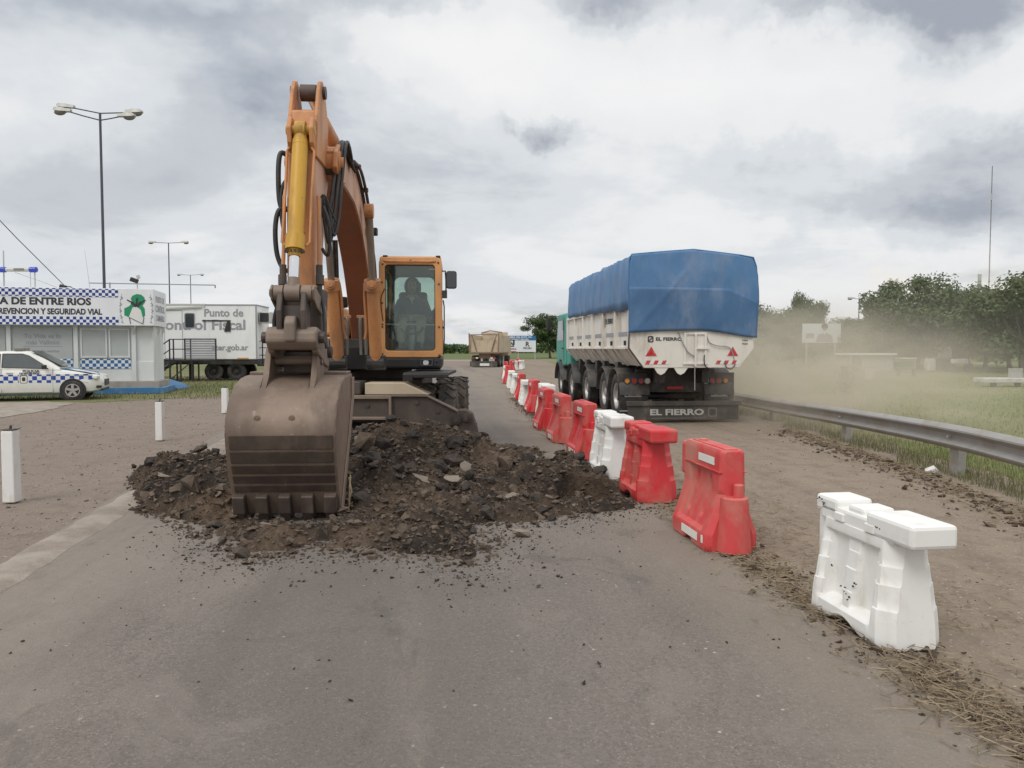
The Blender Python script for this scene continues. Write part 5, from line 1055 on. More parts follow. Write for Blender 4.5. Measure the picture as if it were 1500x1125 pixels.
def barrier_tall(bm):
    """narrow upper wall, spreading foot, two slanting flutes on each side; local y = length, near end at -y"""
    H = .80; L = .84; zs_ = [0, .012, .06, .12, .135, .145, .155, .168, .19, .215, .225, .235, .25, .28, .32, .36, .40, .43, .455, .47, .50, .54, .55, .56, .57, .58, .60, .61, .62, .63, .655, .67, .70, .74, .775, .79, .80]
    hw = [(0, .205), (.012, .215), (.13, .218), (.16, .205), (.30, .155), (.45, .112), (.48, .108), (.775, .100), (.80, .088)]
    loops = []
    for z in zs_:
        w_ = lerp_tab(z, hw); inset = .012 if z > .79 else 0; lp = []
        for (l, s) in rr_loop(L - inset * 2, w_, .035 if z > .46 else .05):
            d = 0
            if abs(abs(s) - w_) < .012:
                for c in (-.13, .15): d += .032 * box01(l - (c - (z - .4) * .12), -.034, .034, .016) * box01(z, .22, .58, .03)
                d += .034 * box01(l, -.29 + .10 * (z - .15), .30 - .10 * (z - .15), .022) * box01(z, .145, .63, .022)
                if z < .13: d -= 0
            if z < .075 and abs(l) < .115: d += .0
            foot = .055 * smooth01(1 - abs(l) / .12) if z < .07 else 0
            zz = z + (foot if z < .02 else (foot * .45 if z < .07 else 0))
            lp.append(Vector(((abs(s) - d) * (1 if s > 0 else -1), l, zz)))
        loops.append(lp)
    loft(bm, loops)
def barrier_tall_parts(root, mat):
    b = B(); barrier_tall(b); obj('shell', b, mat, root, smooth=38)
    b = B()   # round knuckle with its peg at the near end, socket lip at the far end
    cyl(b, (0, -.44, .01), (0, -.44, .445), .135, .105, seg=24); kn = obj('knuckle', b, mat, root, smooth=40, bevel=.012)
    b = B(); cyl(b, (.02, -.47, .44), (.02, -.47, .545), .042, .038, seg=18); obj('peg', b, mat, kn, smooth=40, bevel=.008)
    b = B(); box(b, 0, .46, .63, .19, .12, .30); obj('socket', b, mat, root, bevel=.03)
    b = B(); box(b, 0, -.02, .803, .10, .72, .012); obj('top_channel', b, mat, root, bevel=.004)
    b = B(); cyl(b, (0, .22, .80), (0, .22, .822), .04, seg=16); obj('filler_cap', b, mat, root, bevel=.004)
    b = B(); box(b, 0, -.02, .628, .236, .78, .006); obj('mould_seam', b, mat, root)
    for s in (-1, 1):
        b = B(); box(b, s * .107, -.12, .70, .004, .34, .062); obj('reflective_strip', b, 'reflector', root)
        b = B(); box(b, s * .2215, -.05, .085, .004, .36, .065); box(b, s * .2195, -.33, .09, .004, .035, .06); obj('reflective_strip', b, 'reflector', root)
def barrier_castle(bm):
    """squat body with stepped ends and two sunken windows; castellated top made separately"""
    L = .80; zs_ = [0, .012, .05, .088, .10, .11, .125, .15, .195, .20, .205, .25, .30, .325, .33, .335, .38, .425, .43, .435, .47, .485, .495, .505, .515, .53, .555, .57]
    hw = [(0, .182), (.012, .19), (.14, .186), (.20, .180), (.206, .172), (.33, .160), (.336, .152), (.43, .142), (.436, .136), (.57, .125)]
    loops = []
    for z in zs_:
        w_ = lerp_tab(z, hw); lp = []
        for (l, s) in rr_loop(L - z * .14, w_, .075):
            d = 0
            if abs(abs(s) - w_) < .012:
                for c in (-.135, .145): d = max(d, (w_ - .092) * box01(l - c, -.095 - .05 * (.5 - z), .085 + .05 * (.5 - z), .022) * box01(z, .10, .505, .022))
                d = max(d, (.024 * box01(l, -.27, .28, .022) * box01(z, .09, .52, .022)))
            foot = .05 * smooth01(1 - abs(l) / .20) if z < .06 else 0
            zz = z + (foot if z < .02 else foot * .35)
            lp.append(Vector(((abs(s) - d) * (1 if s > 0 else -1), l, zz)))
        loops.append(lp)
    loft(bm, loops)
def barrier_castle_parts(root, mat, scuffs=True):
    b = B(); barrier_castle(b); obj('shell', b, mat, root, smooth=38)
    b = B(); box(b, 0, 0, .60, .235, .72, .10); tp_ = obj('top_rail', b, mat, root, bevel=.018)
    b = B(); box(b, 0, -.325, .63, .262, .40, .125); obj('overhang', b, mat, tp_, bevel=.022)
    b = B(); cyl(b, (0, .10, .64), (0, .10, .665), .035, seg=16); obj('filler_cap', b, mat, tp_, bevel=.004)
    b = B(); box(b, 0, .02, .645, .20, .16, .085); obj('top_block', b, mat, tp_, bevel=.02)
    b = B(); box(b, 0, .30, .645, .235, .24, .10); obj('top_block', b, mat, tp_, bevel=.022)
    b = B(); box(b, 0, .40, .33, .17, .08, .52); obj('end_tongue', b, mat, root, bevel=.02)
    for s in (-1, 1):
        for y in (-.16, .14): 
            b = B(); box(b, s * .124, y, .60, .02, .09, .05); obj('tie_notch', b, mat, tp_, bevel=.006)
def barrier_thing(label, kind, mat, nx_, nd, yaw, sc_=1.0):
    """nx_, nd: middle of the near end on the ground; yaw: turn of the far end (degrees, left positive)"""
    r_ = thing('barrier', label, 'barrier', (0, 0, 0), 'plastic barriers in a line along the road edge')
    return r_
PROTO = {}
def place_barrier(label, kind, mat, px, py, yaw, dz=0.0, sc_=1.0):
    p = gnd(px, py); key = (kind, mat)
    if key not in PROTO:
        root = thing('barrier', label, 'barrier', (0, 0, 0), 'plastic barriers in a line along the road edge'); (barrier_tall_parts if kind == 'tall' else barrier_castle_parts)(root, mat); PROTO[key] = root
    else: root = copy_tree(PROTO[key])
    root['label'] = label; a = R(yaw); off = .56 if kind == 'tall' else .42
    root.location = p + Vector((-math.sin(a), math.cos(a), 0)) * off * sc_; root.rotation_euler = (0, 0, a); root.scale = (sc_,) * 3
    return root
B1 = place_barrier('white castle topped plastic barrier, the biggest and nearest in the line', 'castle', 'barrier_white', 1346, 955, 8, sc_=1.0)
place_barrier('faded red tall barrier with two white reflective strips, next to the big white one', 'tall', 'barrier_rose', 1084, 816, 7)
place_barrier('bright red stepped barrier with a castle top at the tip of the dug hole', 'castle', 'barrier_red', 967, 738, 7, sc_=1.12)
place_barrier('white castle topped barrier between the stepped red one and a tall red one', 'castle', 'barrier_white', 908, 702, 6, sc_=1.12)
place_barrier('tall red barrier with reflective strips just behind the second white barrier', 'tall', 'barrier_red', 868, 675, 6)
place_barrier('tall faded red barrier in front of the rear truck wheels, broad end showing', 'tall', 'barrier_rose', 831, 651, 6)
place_barrier('tall red barrier half covered by the faded red one in front of it', 'tall', 'barrier_red', 806, 632, 6)
place_barrier('weathered white barrier wedged between two red ones beside the truck front wheel', 'castle', 'barrier_white', 804, 614, 5, sc_=1.12)
place_barrier('dark red tall barrier standing left of the weathered white one', 'tall', 'barrier_red', 786, 605, 5)
place_barrier('narrow looking white barrier behind the dark red tall one', 'castle', 'barrier_white', 772, 594, 4, sc_=1.0)
place_barrier('red barrier in the distant half of the row, before two whites together', 'tall', 'barrier_red', 766, 586, 4)
place_barrier('nearer white barrier of the two whites standing together', 'castle', 'barrier_white', 757, 577, 3, sc_=1.0)
place_barrier('farther white barrier of the two whites standing together', 'castle', 'barrier_white', 750, 569, 3, sc_=1.0)
place_barrier('small looking red barrier beyond the pair of whites', 'tall', 'barrier_red', 744, 562, 2)
place_barrier('small looking white barrier beyond the pair of whites', 'castle', 'barrier_white', 741, 556, 1, sc_=1.0)
place_barrier('red barrier at the far bend of the row, below the dump truck wheel', 'tall', 'barrier_red', 740, 550, -4)
place_barrier('red barrier on the far bend under the blue roadside board', 'tall', 'barrier_red', 747, 546, -12)
place_barrier('white barrier on the far bend under the blue roadside board', 'castle', 'barrier_white', 752, 543, -15, sc_=1.0)
place_barrier('last red barrier where the row bends out of sight', 'tall', 'barrier_red', 757, 541, -15)
place_barrier('last white barrier where the row bends out of sight', 'castle', 'barrier_white', 762, 541, -15, sc_=1.0)
# scuff marks on the big white barrier only
b = B(); r2 = random.Random(4); Mi = Matrix.Translation(B1.location) @ Matrix.Rotation(B1.rotation_euler.z, 4, 'Z')
for (l, z, n_) in ((.02, .20, 4), (-.05, .26, 3), (-.02, .16, 3), (.20, .30, 2), (.34, .66, 6), (-.22, .64, 3)):
    for k in range(n_):
        p = Vector((-(lerp_tab(z, [(0, .19), (.20, .172), (.33, .152), (.57, .125), (.62, .13), (.70, .13)]) + .0) + (.012 if z < .5 else -.0), l + r2.uniform(-.04, .04), z + r2.uniform(-.02, .02)))
        box(b, *(Mi @ p), .008, r2.uniform(.003, .011), r2.uniform(.002, .009), Matrix.Rotation(r2.uniform(-.6, .6), 3, 'X'))
bm_ = b; bmesh.ops.translate(bm_, verts=bm_.verts, vec=-B1.location); bmesh.ops.rotate(bm_, verts=bm_.verts, cent=(0, 0, 0), matrix=Matrix.Rotation(-B1.rotation_euler.z, 3, 'Z')); so_ = obj('scuff_mark', bm_, 'scuff'); so_.parent = B1; so_['kind'] = 'stuff'

# ================================================================== GUARD RAIL
GP = [(5.15, 4.2, .68), (5.30, 7.0, .665), (5.62, 9.66, .64), (5.80, 13.3, .565), (5.85, 17.2, .48), (5.75, 21, .46), (5.45, 26, .46), (5.0, 33, .48), (4.4, 42, .52)]
GR = thing('guard_rail', 'grey steel guard rail along the outer edge of the dirt lane', 'guard rail', (5.7, 13.3, 0))
path = spline(GP, 14); SEC = [(.0, .155), (.015, .15), (.075, .105), (.08, .085), (.015, .03), (.01, .0), (.015, -.03), (.08, -.085), (.075, -.105), (.015, -.15), (.0, -.155)]
loops = []
for i, p in enumerate(path):
    t_ = (path[min(i + 1, len(path) - 1)] - path[max(i - 1, 0)]); t_.z = 0; t_.normalize(); n_ = Vector((-t_.y, t_.x, 0))
    if n_.x > 0: n_ = -n_
    loops.append([p + n_ * (a + .06) + Vector((0, 0, c - .155)) for a, c in SEC] + [p + n_ * (a + .056) + Vector((0, 0, c - .155)) for a, c in SEC[::-1]])
b = B(); loft(b, loops); obj('rail_beam', b, 'galvanised', GR, smooth=25)
for i, (x, y, z) in enumerate(GP):
    b = B(); box(b, x + .02, y, (z - .06) / 2, .10, .19, z - .03); obj('post', b, 'galv_post', GR, bevel=.008)
    b = B(); cyl(b, (x - .125, y, z - .155), (x - .06, y, z - .155), .018, seg=8); obj('bolt', b, 'galv_post', GR)

# ================================================================== FAR DUMP TRUCK
DA = R(-7); DF = Vector((-math.sin(DA), math.cos(DA), 0)); DR = Vector((math.cos(DA), math.sin(DA), 0)); dpos = gnd(709, 538); DO = Vector((dpos.x, dpos.y, 0)); DROT = Matrix.Rotation(DA, 3, 'Z')
def Q(x, s, z): return DO + DR * x + DF * s + Vector((0, 0, z))
def qbox(bm, x0, x1, s0, s1, z0, z1): return box(bm, *Q((x0 + x1) / 2, (s0 + s1) / 2, (z0 + z1) / 2), abs(x1 - x0), abs(s1 - s0), abs(z1 - z0), DROT)
def qprism(bm, poly, s0, s1): prism(bm, poly, lambda x, z: Q(x, s0, z), lambda x, z: Q(x, s1, z))
DT = thing('dump_truck', 'dusty beige tipper truck seen from behind, far down the road', 'truck', tuple(DO))
b = B(); qbox(b, -1.25, -1.19, 0, 6.4, 1.25, 2.72); qbox(b, 1.19, 1.25, 0, 6.4, 1.25, 2.72); qbox(b, -1.19, 1.19, 0, 6.4, 1.19, 1.27); qbox(b, -1.19, 1.19, 6.3, 6.4, 1.27, 3.05); bd = obj('tipper_body', b, 'dump_beige', DT, bevel=.01)
b = B(); qprism(b, [(-1.15, 1.28), (1.15, 1.28), (1.05, 2.25), (-1.05, 2.25)], .10, .16); obj('tailgate', b, 'dump_beige', DT)
b = B()
for s in (-1, 1):
    beam(b, Q(s * 1.22, -.02, 1.2), Q(s * 1.26, -.02, 2.85), .09, .09, DF); beam(b, Q(s * 1.05, .05, 2.7), Q(s * .62, .05, 1.3), .07, .07, DF); beam(b, Q(s * .88, .02, 2.3), Q(s * .62, .02, 1.3), .05, .05, DF)
beam(b, Q(-1.26, -.02, 2.72), Q(1.26, -.02, 2.72), .08, .08, DF); beam(b, Q(-1.3, -.02, 1.22), Q(1.3, -.02, 1.22), .12, .12, DF); obj('rear_frame', b, 'dump_rust', DT)
b = B(); tube(b, [Q(-.55, 2.2, 2.72), Q(-.55, 2.2, 2.92), Q(.2, 2.2, 3.1), Q(1.22, 2.2, 2.96), Q(1.24, 2.2, 2.5)], .05, 6); obj('roll_bow', b, 'dump_rust', DT)
b = B(); qbox(b, -.5, .5, .3, 8.5, .75, 1.15); obj('chassis', b, 'dump_rust', DT)
b = B(); qbox(b, -1.2, 1.1, .02, .10, .06, .52); bf = obj('mud_flap', b, 'rubber_flap', DT)
b = B(); qbox(b, -.35, .45, .0, .015, .12, .33); obj('plate', b, 'print_white', bf)
for s in (-1, 1):
    for k in (0, 1):
        b = B(); qbox(b, s * (.62 + .28 * k) - .1, s * (.62 + .28 * k) + .1, .1, .16, .72, .84); obj('tail_lamp', b, 'lamp_red' if k else 'print_white', DT)
    for sy in (1.3, 2.6, 7.3): tyre(Q(s * 1.0, sy, .5), .45, .5, 'clean_tyre', DT, lugs=0, rimside=s, axis=DR)
b = B(); qbox(b, -1.2, 1.2, 6.9, 8.8, .9, 2.6); cb2 = obj('cab', b, 'dump_beige', DT, bevel=.05)
for s in (-1, 1):
    b = B(); qbox(b, s * 1.45, s * 1.6, 8.2, 8.3, 1.9, 2.4); beam(b, Q(s * 1.2, 8.25, 2.3), Q(s * 1.5, 8.25, 2.3), .03, .03); obj('mirror', b, 'black_paint', cb2)

# ================================================================== ROADSIDE BOARDS
def px_at(px, py, d): p = at(px, py, d); return p
d_ = 112
x0, x1 = px_at(733, 500, d_).x, px_at(785, 500, d_).x; zt, zb = px_at(750, 492, d_).z, px_at(750, 515.5, d_).z
BB = thing('roadside_board', 'wide white roadside board with blue top band and two company marks', 'sign', ((x0 + x1) / 2, d_, 0))
b = B(); box2(b, (x0, d_, zb), (x1, d_ + .12, zt)); obj('panel', b, 'board_white', BB)
b = B(); box2(b, (x0, d_ - .02, zt - (zt - zb) * .28), (x1, d_ - .005, zt + .02)); bb = obj('top_band', b, 'board_blue', BB)
for x in (x0 + .3, (x0 + x1) / 2, x1 - .12):
    b = B(); box2(b, (x - .08, d_ + .13, 0), (x + .08, d_ + .25, zt - .2)); obj('post', b, 'galv_post', BB)
FWD = lambda x, y, z: plane_m((x, y, z), (1, 0, 0), (0, 0, 1))
text('OBRA VIAL RUTA 174', .34, 'board_white', bb, FWD((x0 + x1) / 2 + .3, d_ - .024, zt - .20), bold=.01)
text('MEJORA Y BACHEO', .28, 'board_white', bb, FWD((x0 + x1) / 2 + .3, d_ - .024, zt - .52), bold=.01)
bx = px_at(749.5, 503, d_).x; zc_ = px_at(750, 504.5, d_).z
b = B(); tri = lambda r_, dy: [(bx + r_ * math.sin(R(a)), zc_ + r_ * math.cos(R(a)) - .1) for a in (0, 120, 240)]
ring(b, tri(.48, 0), tri(.18, 0), lambda x, z: (x, d_ - .02, z), lambda x, z: (x, d_ - .004, z)); obj('emblem', b, 'print_dark', BB)
text('LABARDA', .32, 'print_dark', BB, FWD(bx, d_ - .01, zb + .42), bold=.01); rx_ = px_at(772.5, 503, d_).x
text('R', .95, 'print_dark', BB, FWD(rx_, d_ - .01, zc_ + .0), bold=.03); text('PROIN', .40, 'print_dark', BB, FWD(rx_, d_ - .01, zb + .52), bold=.012)
b = B(); box2(b, (x0, d_ - .02, zb - .02), (x0 + (x1 - x0) * .45, d_ - .004, zb + .12)); obj('bottom_band', b, 'print_red', BB)

d_ = 62
x0, x1 = px_at(1176, 480, d_).x, px_at(1232, 480, d_).x; zt, zb = px_at(1200, 474, d_).z, px_at(1200, 502, d_).z
PB = thing('poster_board', 'pale poster board with a dark haired portrait in front of dusty trees', 'sign', ((x0 + x1) / 2, d_, 0))
b = B(); box2(b, (x0, d_, zb), (x1, d_ + .12, zt)); obj('panel', b, 'board_white', PB)
for x in (x0 + .4, x1 - .4):
    b = B(); box2(b, (x - .07, d_ + .13, 0), (x + .07, d_ + .25, zt)); obj('post', b, 'galv_post', PB)
fx, fz = px_at(1208, 480, d_).x, zt - .32
b = B(); prism(b, [(fx + .22 * math.cos(R(a)), fz + .27 * math.sin(R(a))) for a in range(0, 360, 24)], lambda x, z: (x, d_ - .006, z), lambda x, z: (x, d_ - .002, z)); pf = obj('portrait', b, 'skin', PB)
b = B(); prism(b, [(fx + .27 * math.cos(R(a)), fz + .06 + .30 * math.sin(R(a))) for a in range(-20, 201, 20)], lambda x, z: (x, d_ - .012, z), lambda x, z: (x, d_ - .008, z)); obj('portrait_hair', b, 'print_dark', pf)
b = B(); prism(b, [(fx - .75, zb + .05), (fx + .75, zb + .05), (fx + .5, zb + .62), (fx + .12, zb + .80), (fx, zb + .6), (fx - .12, zb + .8), (fx - .5, zb + .62)], lambda x, z: (x, d_ - .02, z), lambda x, z: (x, d_ - .014, z)); obj('portrait_shoulders', b, 'print_grey', pf)
b = B(); box2(b, (x0 + .25, d_ - .008, zb + .35), (x0 + .9, d_ - .002, zb + .75)); obj('print_block', b, 'print_grey', PB)

# ================================================================== POLICE CHECKPOINT BOOTH (local axes: x to the right along the front, y to the back)
c_ = at(226, 500, 27.5); BA = R(14)
BO = thing('police_booth', 'white police checkpoint cabin with checkered blue fascia sign', 'building', (c_.x, c_.y, 0)); BO.rotation_euler = (0, 0, BA)
class Frame:
    """collects parts in the local axes of a turned thing"""
    def __init__(s, root): s.root = root
    def put(s, name, bm, mat, parent=None, **k):
        o = obj(name, bm, mat, None, **k); o.parent = parent or s.root; WORLD[o.name] = Vector((0, 0, 0)); return o
    def txt(s, body, size, mat, parent, M, **k):
        o = text(body, size, mat, None, M, **k); o.parent = parent or s.root; return o
F = Frame(BO)
LX = lambda x, y, z: plane_m((x, y, z), (1, 0, 0), (0, 0, 1))
FL, FZ0, FZ1 = 9.6, 2.40, 3.70        # fascia length, bottom, top
b = B(); box2(b, (-FL, 0, FZ0), (0, .06, FZ1)); fas = F.put('fascia', b, 'sign_white', bevel=.01)
b = B(); box2(b, (-.06, .062, FZ0), (-.0, 2.3, FZ1)); fas2 = F.put('fascia_end', b, 'sign_white', bevel=.01)
b = B(); box2(b, (-FL, .062, FZ0 + .02), (-.062, 2.3, FZ0 + .06)); box2(b, (-FL, .062, FZ1 - .10), (-.062, 2.3, FZ1 - .05)); F.put('roof', b, 'booth_white')
for z0 in (3.395, 2.42):
    b = B(); box2(b, (-FL, -.012, z0), (-1.15, -.002, z0 + .285)); F.put('checker_band', b, 'checker_sign', fas)
F.txt('POLICIA DE ENTRE RIOS', .335, 'print_dark', fas, LX(-2.02, -.004, 3.215), align='RIGHT', xs=1.07, bold=.014)
F.txt('DIRECCION PREVENCION Y SEGURIDAD VIAL', .275, 'print_dark', fas, LX(-1.68, -.004, 2.865), align='RIGHT', xs=.81, bold=.011)
# emblem: green province outline with open hands, sprigs at the sides
ex, ez = -.56, 3.06
def flat(name, poly, mat, parent, y=-.004, t=.004):
    b = B(); prism(b, [(ex + x, ez + z) for x, z in poly], lambda x, z: (x, y, z), lambda x, z: (x, y + t, z)); return F.put(name, b, mat, parent)
em = flat('emblem', [(-.12, .40), (.02, .46), (.16, .44), (.27, .34), (.28, .16), (.20, .05), (.27, -.05), (.28, -.30), (.20, -.38), (.14, -.10), (0, .02), (-.13, -.02), (-.26, -.36), (-.40, -.30), (-.40, -.06), (-.22, .04), (-.14, .16), (-.18, .30)], 'emblem_green', fas)
flat('emblem_field', [(-.24, -.36), (-.12, -.05), (0, -.01), (.12, -.08), (.20, -.60), (0, -.52)], 'print_white', em, -.007)
b = B()
for s in (-1, 1):
    beam(b, (ex, -.012, ez + .02), (ex + s * .16, -.012, ez + .17), .09, .006, (0, 1, 0)); beam(b, (ex + s * .14, -.012, ez + .16), (ex + s * .30, -.012, ez + .25), .04, .006, (0, 1, 0)); beam(b, (ex + s * .24, -.013, ez - .36), (ex + s * .20, -.013, ez - .60), .02, .006, (0, 1, 0))
beam(b, (ex - .26, -.013, ez - .36), (ex + .20, -.013, ez - .60), .018, .006, (0, 1, 0)); beam(b, (ex, -.016, ez + .06), (ex + .03, -.016, ez + .32), .05, .006, (0, 1, 0))
F.put('emblem_hands', b, 'print_dark', em)
for s in (-1, 1):
    b = B()
    for k in range(9):
        z = ez - .52 + .11 * k; x = ex + s * (.47 + .05 * math.sin(k * .4)); beam(b, (x - .035, -.006, z), (x + .035, -.006, z + .05 * (1 if k % 2 else -1)), .03, .004, (0, 1, 0)); beam(b, (x, -.006, z), (x + s * .01, -.006, z + .1), .012, .004, (0, 1, 0))
    F.put('emblem_sprig', b, 'print_grey', em)
SX = lambda y, z: plane_m((.003, y, z), (0, 1, 0), (0, 0, 1))
F.txt('PUESTO DE', .30, 'print_grey', fas2, SX(1.15, 3.36), bold=.006); F.txt('CONTROL', .34, 'print_grey', fas2, SX(1.15, 3.02), bold=.006); F.txt('CAMINERO', .30, 'print_grey', fas2, SX(1.15, 2.68), bold=.006)
# walls set back under the fascia
wy = .35
b = B(); box2(b, (-FL, wy, .42), (-.10, wy + .08, 1.12)); lw = F.put('lower_wall', b, 'booth_white', bevel=.008)
b = B(); box2(b, (-FL, wy + .03, 1.12), (-.10, wy + .08, 2.42)); F.put('wall', b, 'booth_white')
b = B(); box2(b, (-.16, wy + .08, .42), (-.10, 2.2, 2.42)); F.put('side_wall', b, 'booth_white')
b = B(); box2(b, (-FL, 2.12, .42), (-.16, 2.2, 2.42)); F.put('rear_wall', b, 'booth_white')
for x in (-.74, -2.62, -4.72, -6.9, -9.2):
    b = B(); box2(b, (x - .07, wy - .07, .42), (x + .07, wy + .01, 2.40)); F.put('mullion', b, 'booth_white', bevel=.006)
b = B(); box2(b, (-2.5, wy - .02, .87), (-.86, wy - .004, 1.22)); F.put('checker_panel', b, 'checker_wall', lw)
b = B(); box2(b, (-4.6, wy - .02, .87), (-2.74, wy - .004, 1.22)); F.put('checker_panel', b, 'checker_wall', lw)
for x0, x1 in ((-2.48, -1.62), (-1.56, -.88)):
    b = B(); ring(b, [(x0, 1.26), (x1, 1.26), (x1, 2.30), (x0, 2.30)], [(x0 + .05, 1.31), (x1 - .05, 1.31), (x1 - .05, 2.25), (x0 + .05, 2.25)], lambda x, z: (x, wy - .035, z), lambda x, z: (x, wy + .02, z)); wf = F.put('window', b, 'booth_white')
    b = B(); box2(b, (x0 + .05, wy - .008, 1.31), (x1 - .05, wy + .004, 2.25)); F.put('shutter', b, 'booth_shutter', wf)
for x0, x1, lines in ((-4.62, -2.72, (('Tu Vida es lo', .22, 2.02), ('más Valioso', .22, 1.80), ('Respete las normas', .13, 1.50), ('de transito', .13, 1.34), ('use el cinturon', .11, 1.21))), (-6.8, -4.82, (('Si bebes', .22, 2.06), ('no conduzcas', .20, 1.84), ('Policia Caminera', .13, 1.5)))):
    b = B(); box2(b, (x0 + .02, wy - .010, 1.14), (x1 - .02, wy + .02, 2.34)); wn = F.put('window', b, 'booth_shutter')
    for tx, sz_, z in lines: F.txt(tx, sz_, 'print_grey', wn, LX((x0 + x1) / 2, wy - .014, z), bold=.004)
    b = B(); box2(b, (x0 + .35, wy - .016, 1.655), (x1 - .35, wy - .012, 1.672)); F.put('rule_line', b, 'print_grey', wn)
for x, y in ((-.16, .30), (-.16, 1.2), (-.16, 2.0)):
    b = B(); beam(b, (x + .04, y, 2.02), (x + .14, y, 2.38), .05, .05); beam(b, (-.74, .3, 2.1), (-.62, .02, 2.39), .04, .04) if y < .5 else None; F.put('bracket', b, 'booth_white')
b = B(); box2(b, (-FL, .10, .16), (.10, 2.2, .42)); F.put('plinth', b, 'concrete', bevel=.01)
b = B(); box2(b, (-FL, -.55, 0), (.25, -.40, .22)); box2(b, (.25, -.55, 0), (.40, 1.6, .215)); F.put('planter_kerb', b, 'blue_paint', bevel=.015)
# things that stand on the cabin roof
def bw(x, y, z): return Matrix.Rotation(BA, 3, 'Z') @ Vector((x, y, z)) + BO.location
p = bw(-.62, .5, 3.66)
CA = thing('roof_camera', 'small dark surveillance camera on a white stalk above the emblem', 'camera', tuple(p))
b = B(); cyl(b, p, p + Vector((0, 0, .34)), .022); beam(b, p + Vector((0, 0, .02)), p + Vector((.14, 0, -.02)), .03, .03); obj('stalk', b, 'lamp_head', CA)
b = B(); box(b, p.x - .08, p.y - .06, p.z + .38, .26, .16, .15, Matrix.Rotation(R(20), 3, 'Y')); obj('housing', b, 'black_paint', CA, bevel=.02)
b = B(); box(b, p.x + .06, p.y - .04, p.z + .50, .10, .08, .12, Matrix.Rotation(R(-25), 3, 'Y')); obj('antenna', b, 'lamp_head', CA)
p = bw(-3.0, .4, 3.66); fl_ = thing('floodlight', 'little dark floodlight lying on the cabin roof edge', 'lamp', tuple(p))
b = B(); box(b, p.x, p.y, p.z + .10, .22, .14, .13, Matrix.Rotation(R(15), 3, 'Y')); obj('housing', b, 'black_paint', fl_, bevel=.02)
b = B(); tube(b, [p + Vector((.06, 0, .1)), p + Vector((.25, 0, .1)), p + Vector((.38, 0, .03))], .018); obj('arm', b, 'black_paint', fl_)
a0, a1 = at(132, 424, 27.8), at(124, 366, 27.8)
b = B(); tube(b, [a0, a1], .012, 6, 0, .005); tag(obj('whip_antenna', b, 'lamp_head', origin=tuple(a0)), 'thin pale whip antenna leaning left on the cabin roof', 'antenna')
a0, a1 = at(6, 424, 28.2), at(5, 367, 28.2)
b = B(); cyl(b, a0 - Vector((0, 0, .2)), a1, .028, .022); pm = tag(obj('mast_pipe', b, 'lamp_head', origin=tuple(a0)), 'short steel mast pipe rising through the blue light bar', 'pole')
LB = thing('light_bar_frame', 'blue and white beacon bar mounted on a frame above the cabin', 'beacon', tuple(at(28, 424, 28)))
z_ = at(28, 395, 28).z; xa, xb = at(-3, 400, 28).x, at(54, 400, 28).x; gz_ = 3.65
b = B(); cyl(b, (xa + .3, 28, z_), (xb - .25, 28, z_), .075, seg=12); obj('bar', b, 'lamp_head', LB, smooth=40)
for x0, x1 in ((xa - .1, xa + .3), (xb - .25, xb)):
    b = B(); cyl(b, (x0, 28, z_), (x1, 28, z_), .10, seg=14); obj('beacon', b, 'blue_light', LB, bevel=.02)
b = B(); box(b, (xa + xb) / 2 + .1, 27.94, z_, .35, .08, .08); obj('siren', b, 'lamp_glass', LB)
for x in (xa, xb - .09, xb - .25):
    b = B(); cyl(b, (x, 28.02, gz_ - .05), (x, 28.02, z_), .026 if x != xb - .25 else .012); obj('leg', b, 'lamp_head', LB)
g0 = at(97, 421, 28); g1 = at(-60, 260, 24)
WR = thing('antenna_mast', 'guyed mast outside the cabin whose stay wire slants down to the roof', 'mast', (g1.x - 6.5, 22.6, 0))
b = B(); tube(b, [g0, g0.lerp(g1, .5) - Vector((0, 0, .05)), g1, (g1.x - 6.5, 22.6, g1.z + 4.6)], .014, 6); obj('guy_wire', b, 'pole_steel', WR)
b = B(); cyl(b, (g1.x - 6.5, 22.6, 0), (g1.x - 6.5, 22.6, g1.z + 5), .09, .05); obj('mast', b, 'pole_steel', WR)
b = B(); tube(b, [at(22, 399, 28), at(60, 412, 28), at(86, 422, 28)], .008, 5); tag(obj('sagging_cable', b, 'lamp_glass', origin=tuple(at(54, 410, 28))), 'thin sagging cable from the beacon bar to the roof', 'cable')

# ================================================================== POLICE CAR (local: x forward to the right, y away from the road)
cp_ = gnd(107, 586); CAR = thing('police_car', 'white police saloon with blue checkered band parked by the cabin', 'car', (cp_.x - 3.45 * math.cos(R(20)), cp_.y - 3.45 * math.sin(R(20)), 0)); CAR.rotation_euler = (0, 0, R(20))
C_ = Frame(CAR); CWD = 1.68
ST = [(0.02, .42, .80, .62), (.08, .34, .98, .74), (.35, .24, 1.04, .81), (.8, .20, 1.03, .84), (1.6, .19, .99, .845), (2.4, .19, .965, .845), (3.05, .19, .955, .84), (3.3, .20, .93, .835), (3.7, .21, .86, .82), (4.0, .23, .79, .77), (4.18, .28, .70, .68), (4.27, .36, .60, .55)]
SD = spline([(a, q, c, 0) if False else Vector((a, q, c)) for a, q, c, d in ST], 4); HWs = spline([Vector((a, d, 0)) for a, q, c, d in ST], 4)
loops = []
for p, h in zip(SD, HWs):
    x, zb, zt = p; hw_ = h.y; half = [(0, zb), (.80, zb), (.955, zb + .05), (1.0, zb + .18), (1.0, zb + .55 * (zt - zb)), (.975, zt - .07), (.90, zt - .015), (.6, zt + .012), (0, zt + .02)]
    lp = [(x, -hw_ * u, z) for u, z in half] + [(x, hw_ * u, z) for u, z in half[-2:0:-1]]
    loops.append([(a, q + CWD / 2, c) for a, q, c in lp])
b = B(); loft(b, loops); cbody = C_.put('body', b, 'car_white', smooth=45)
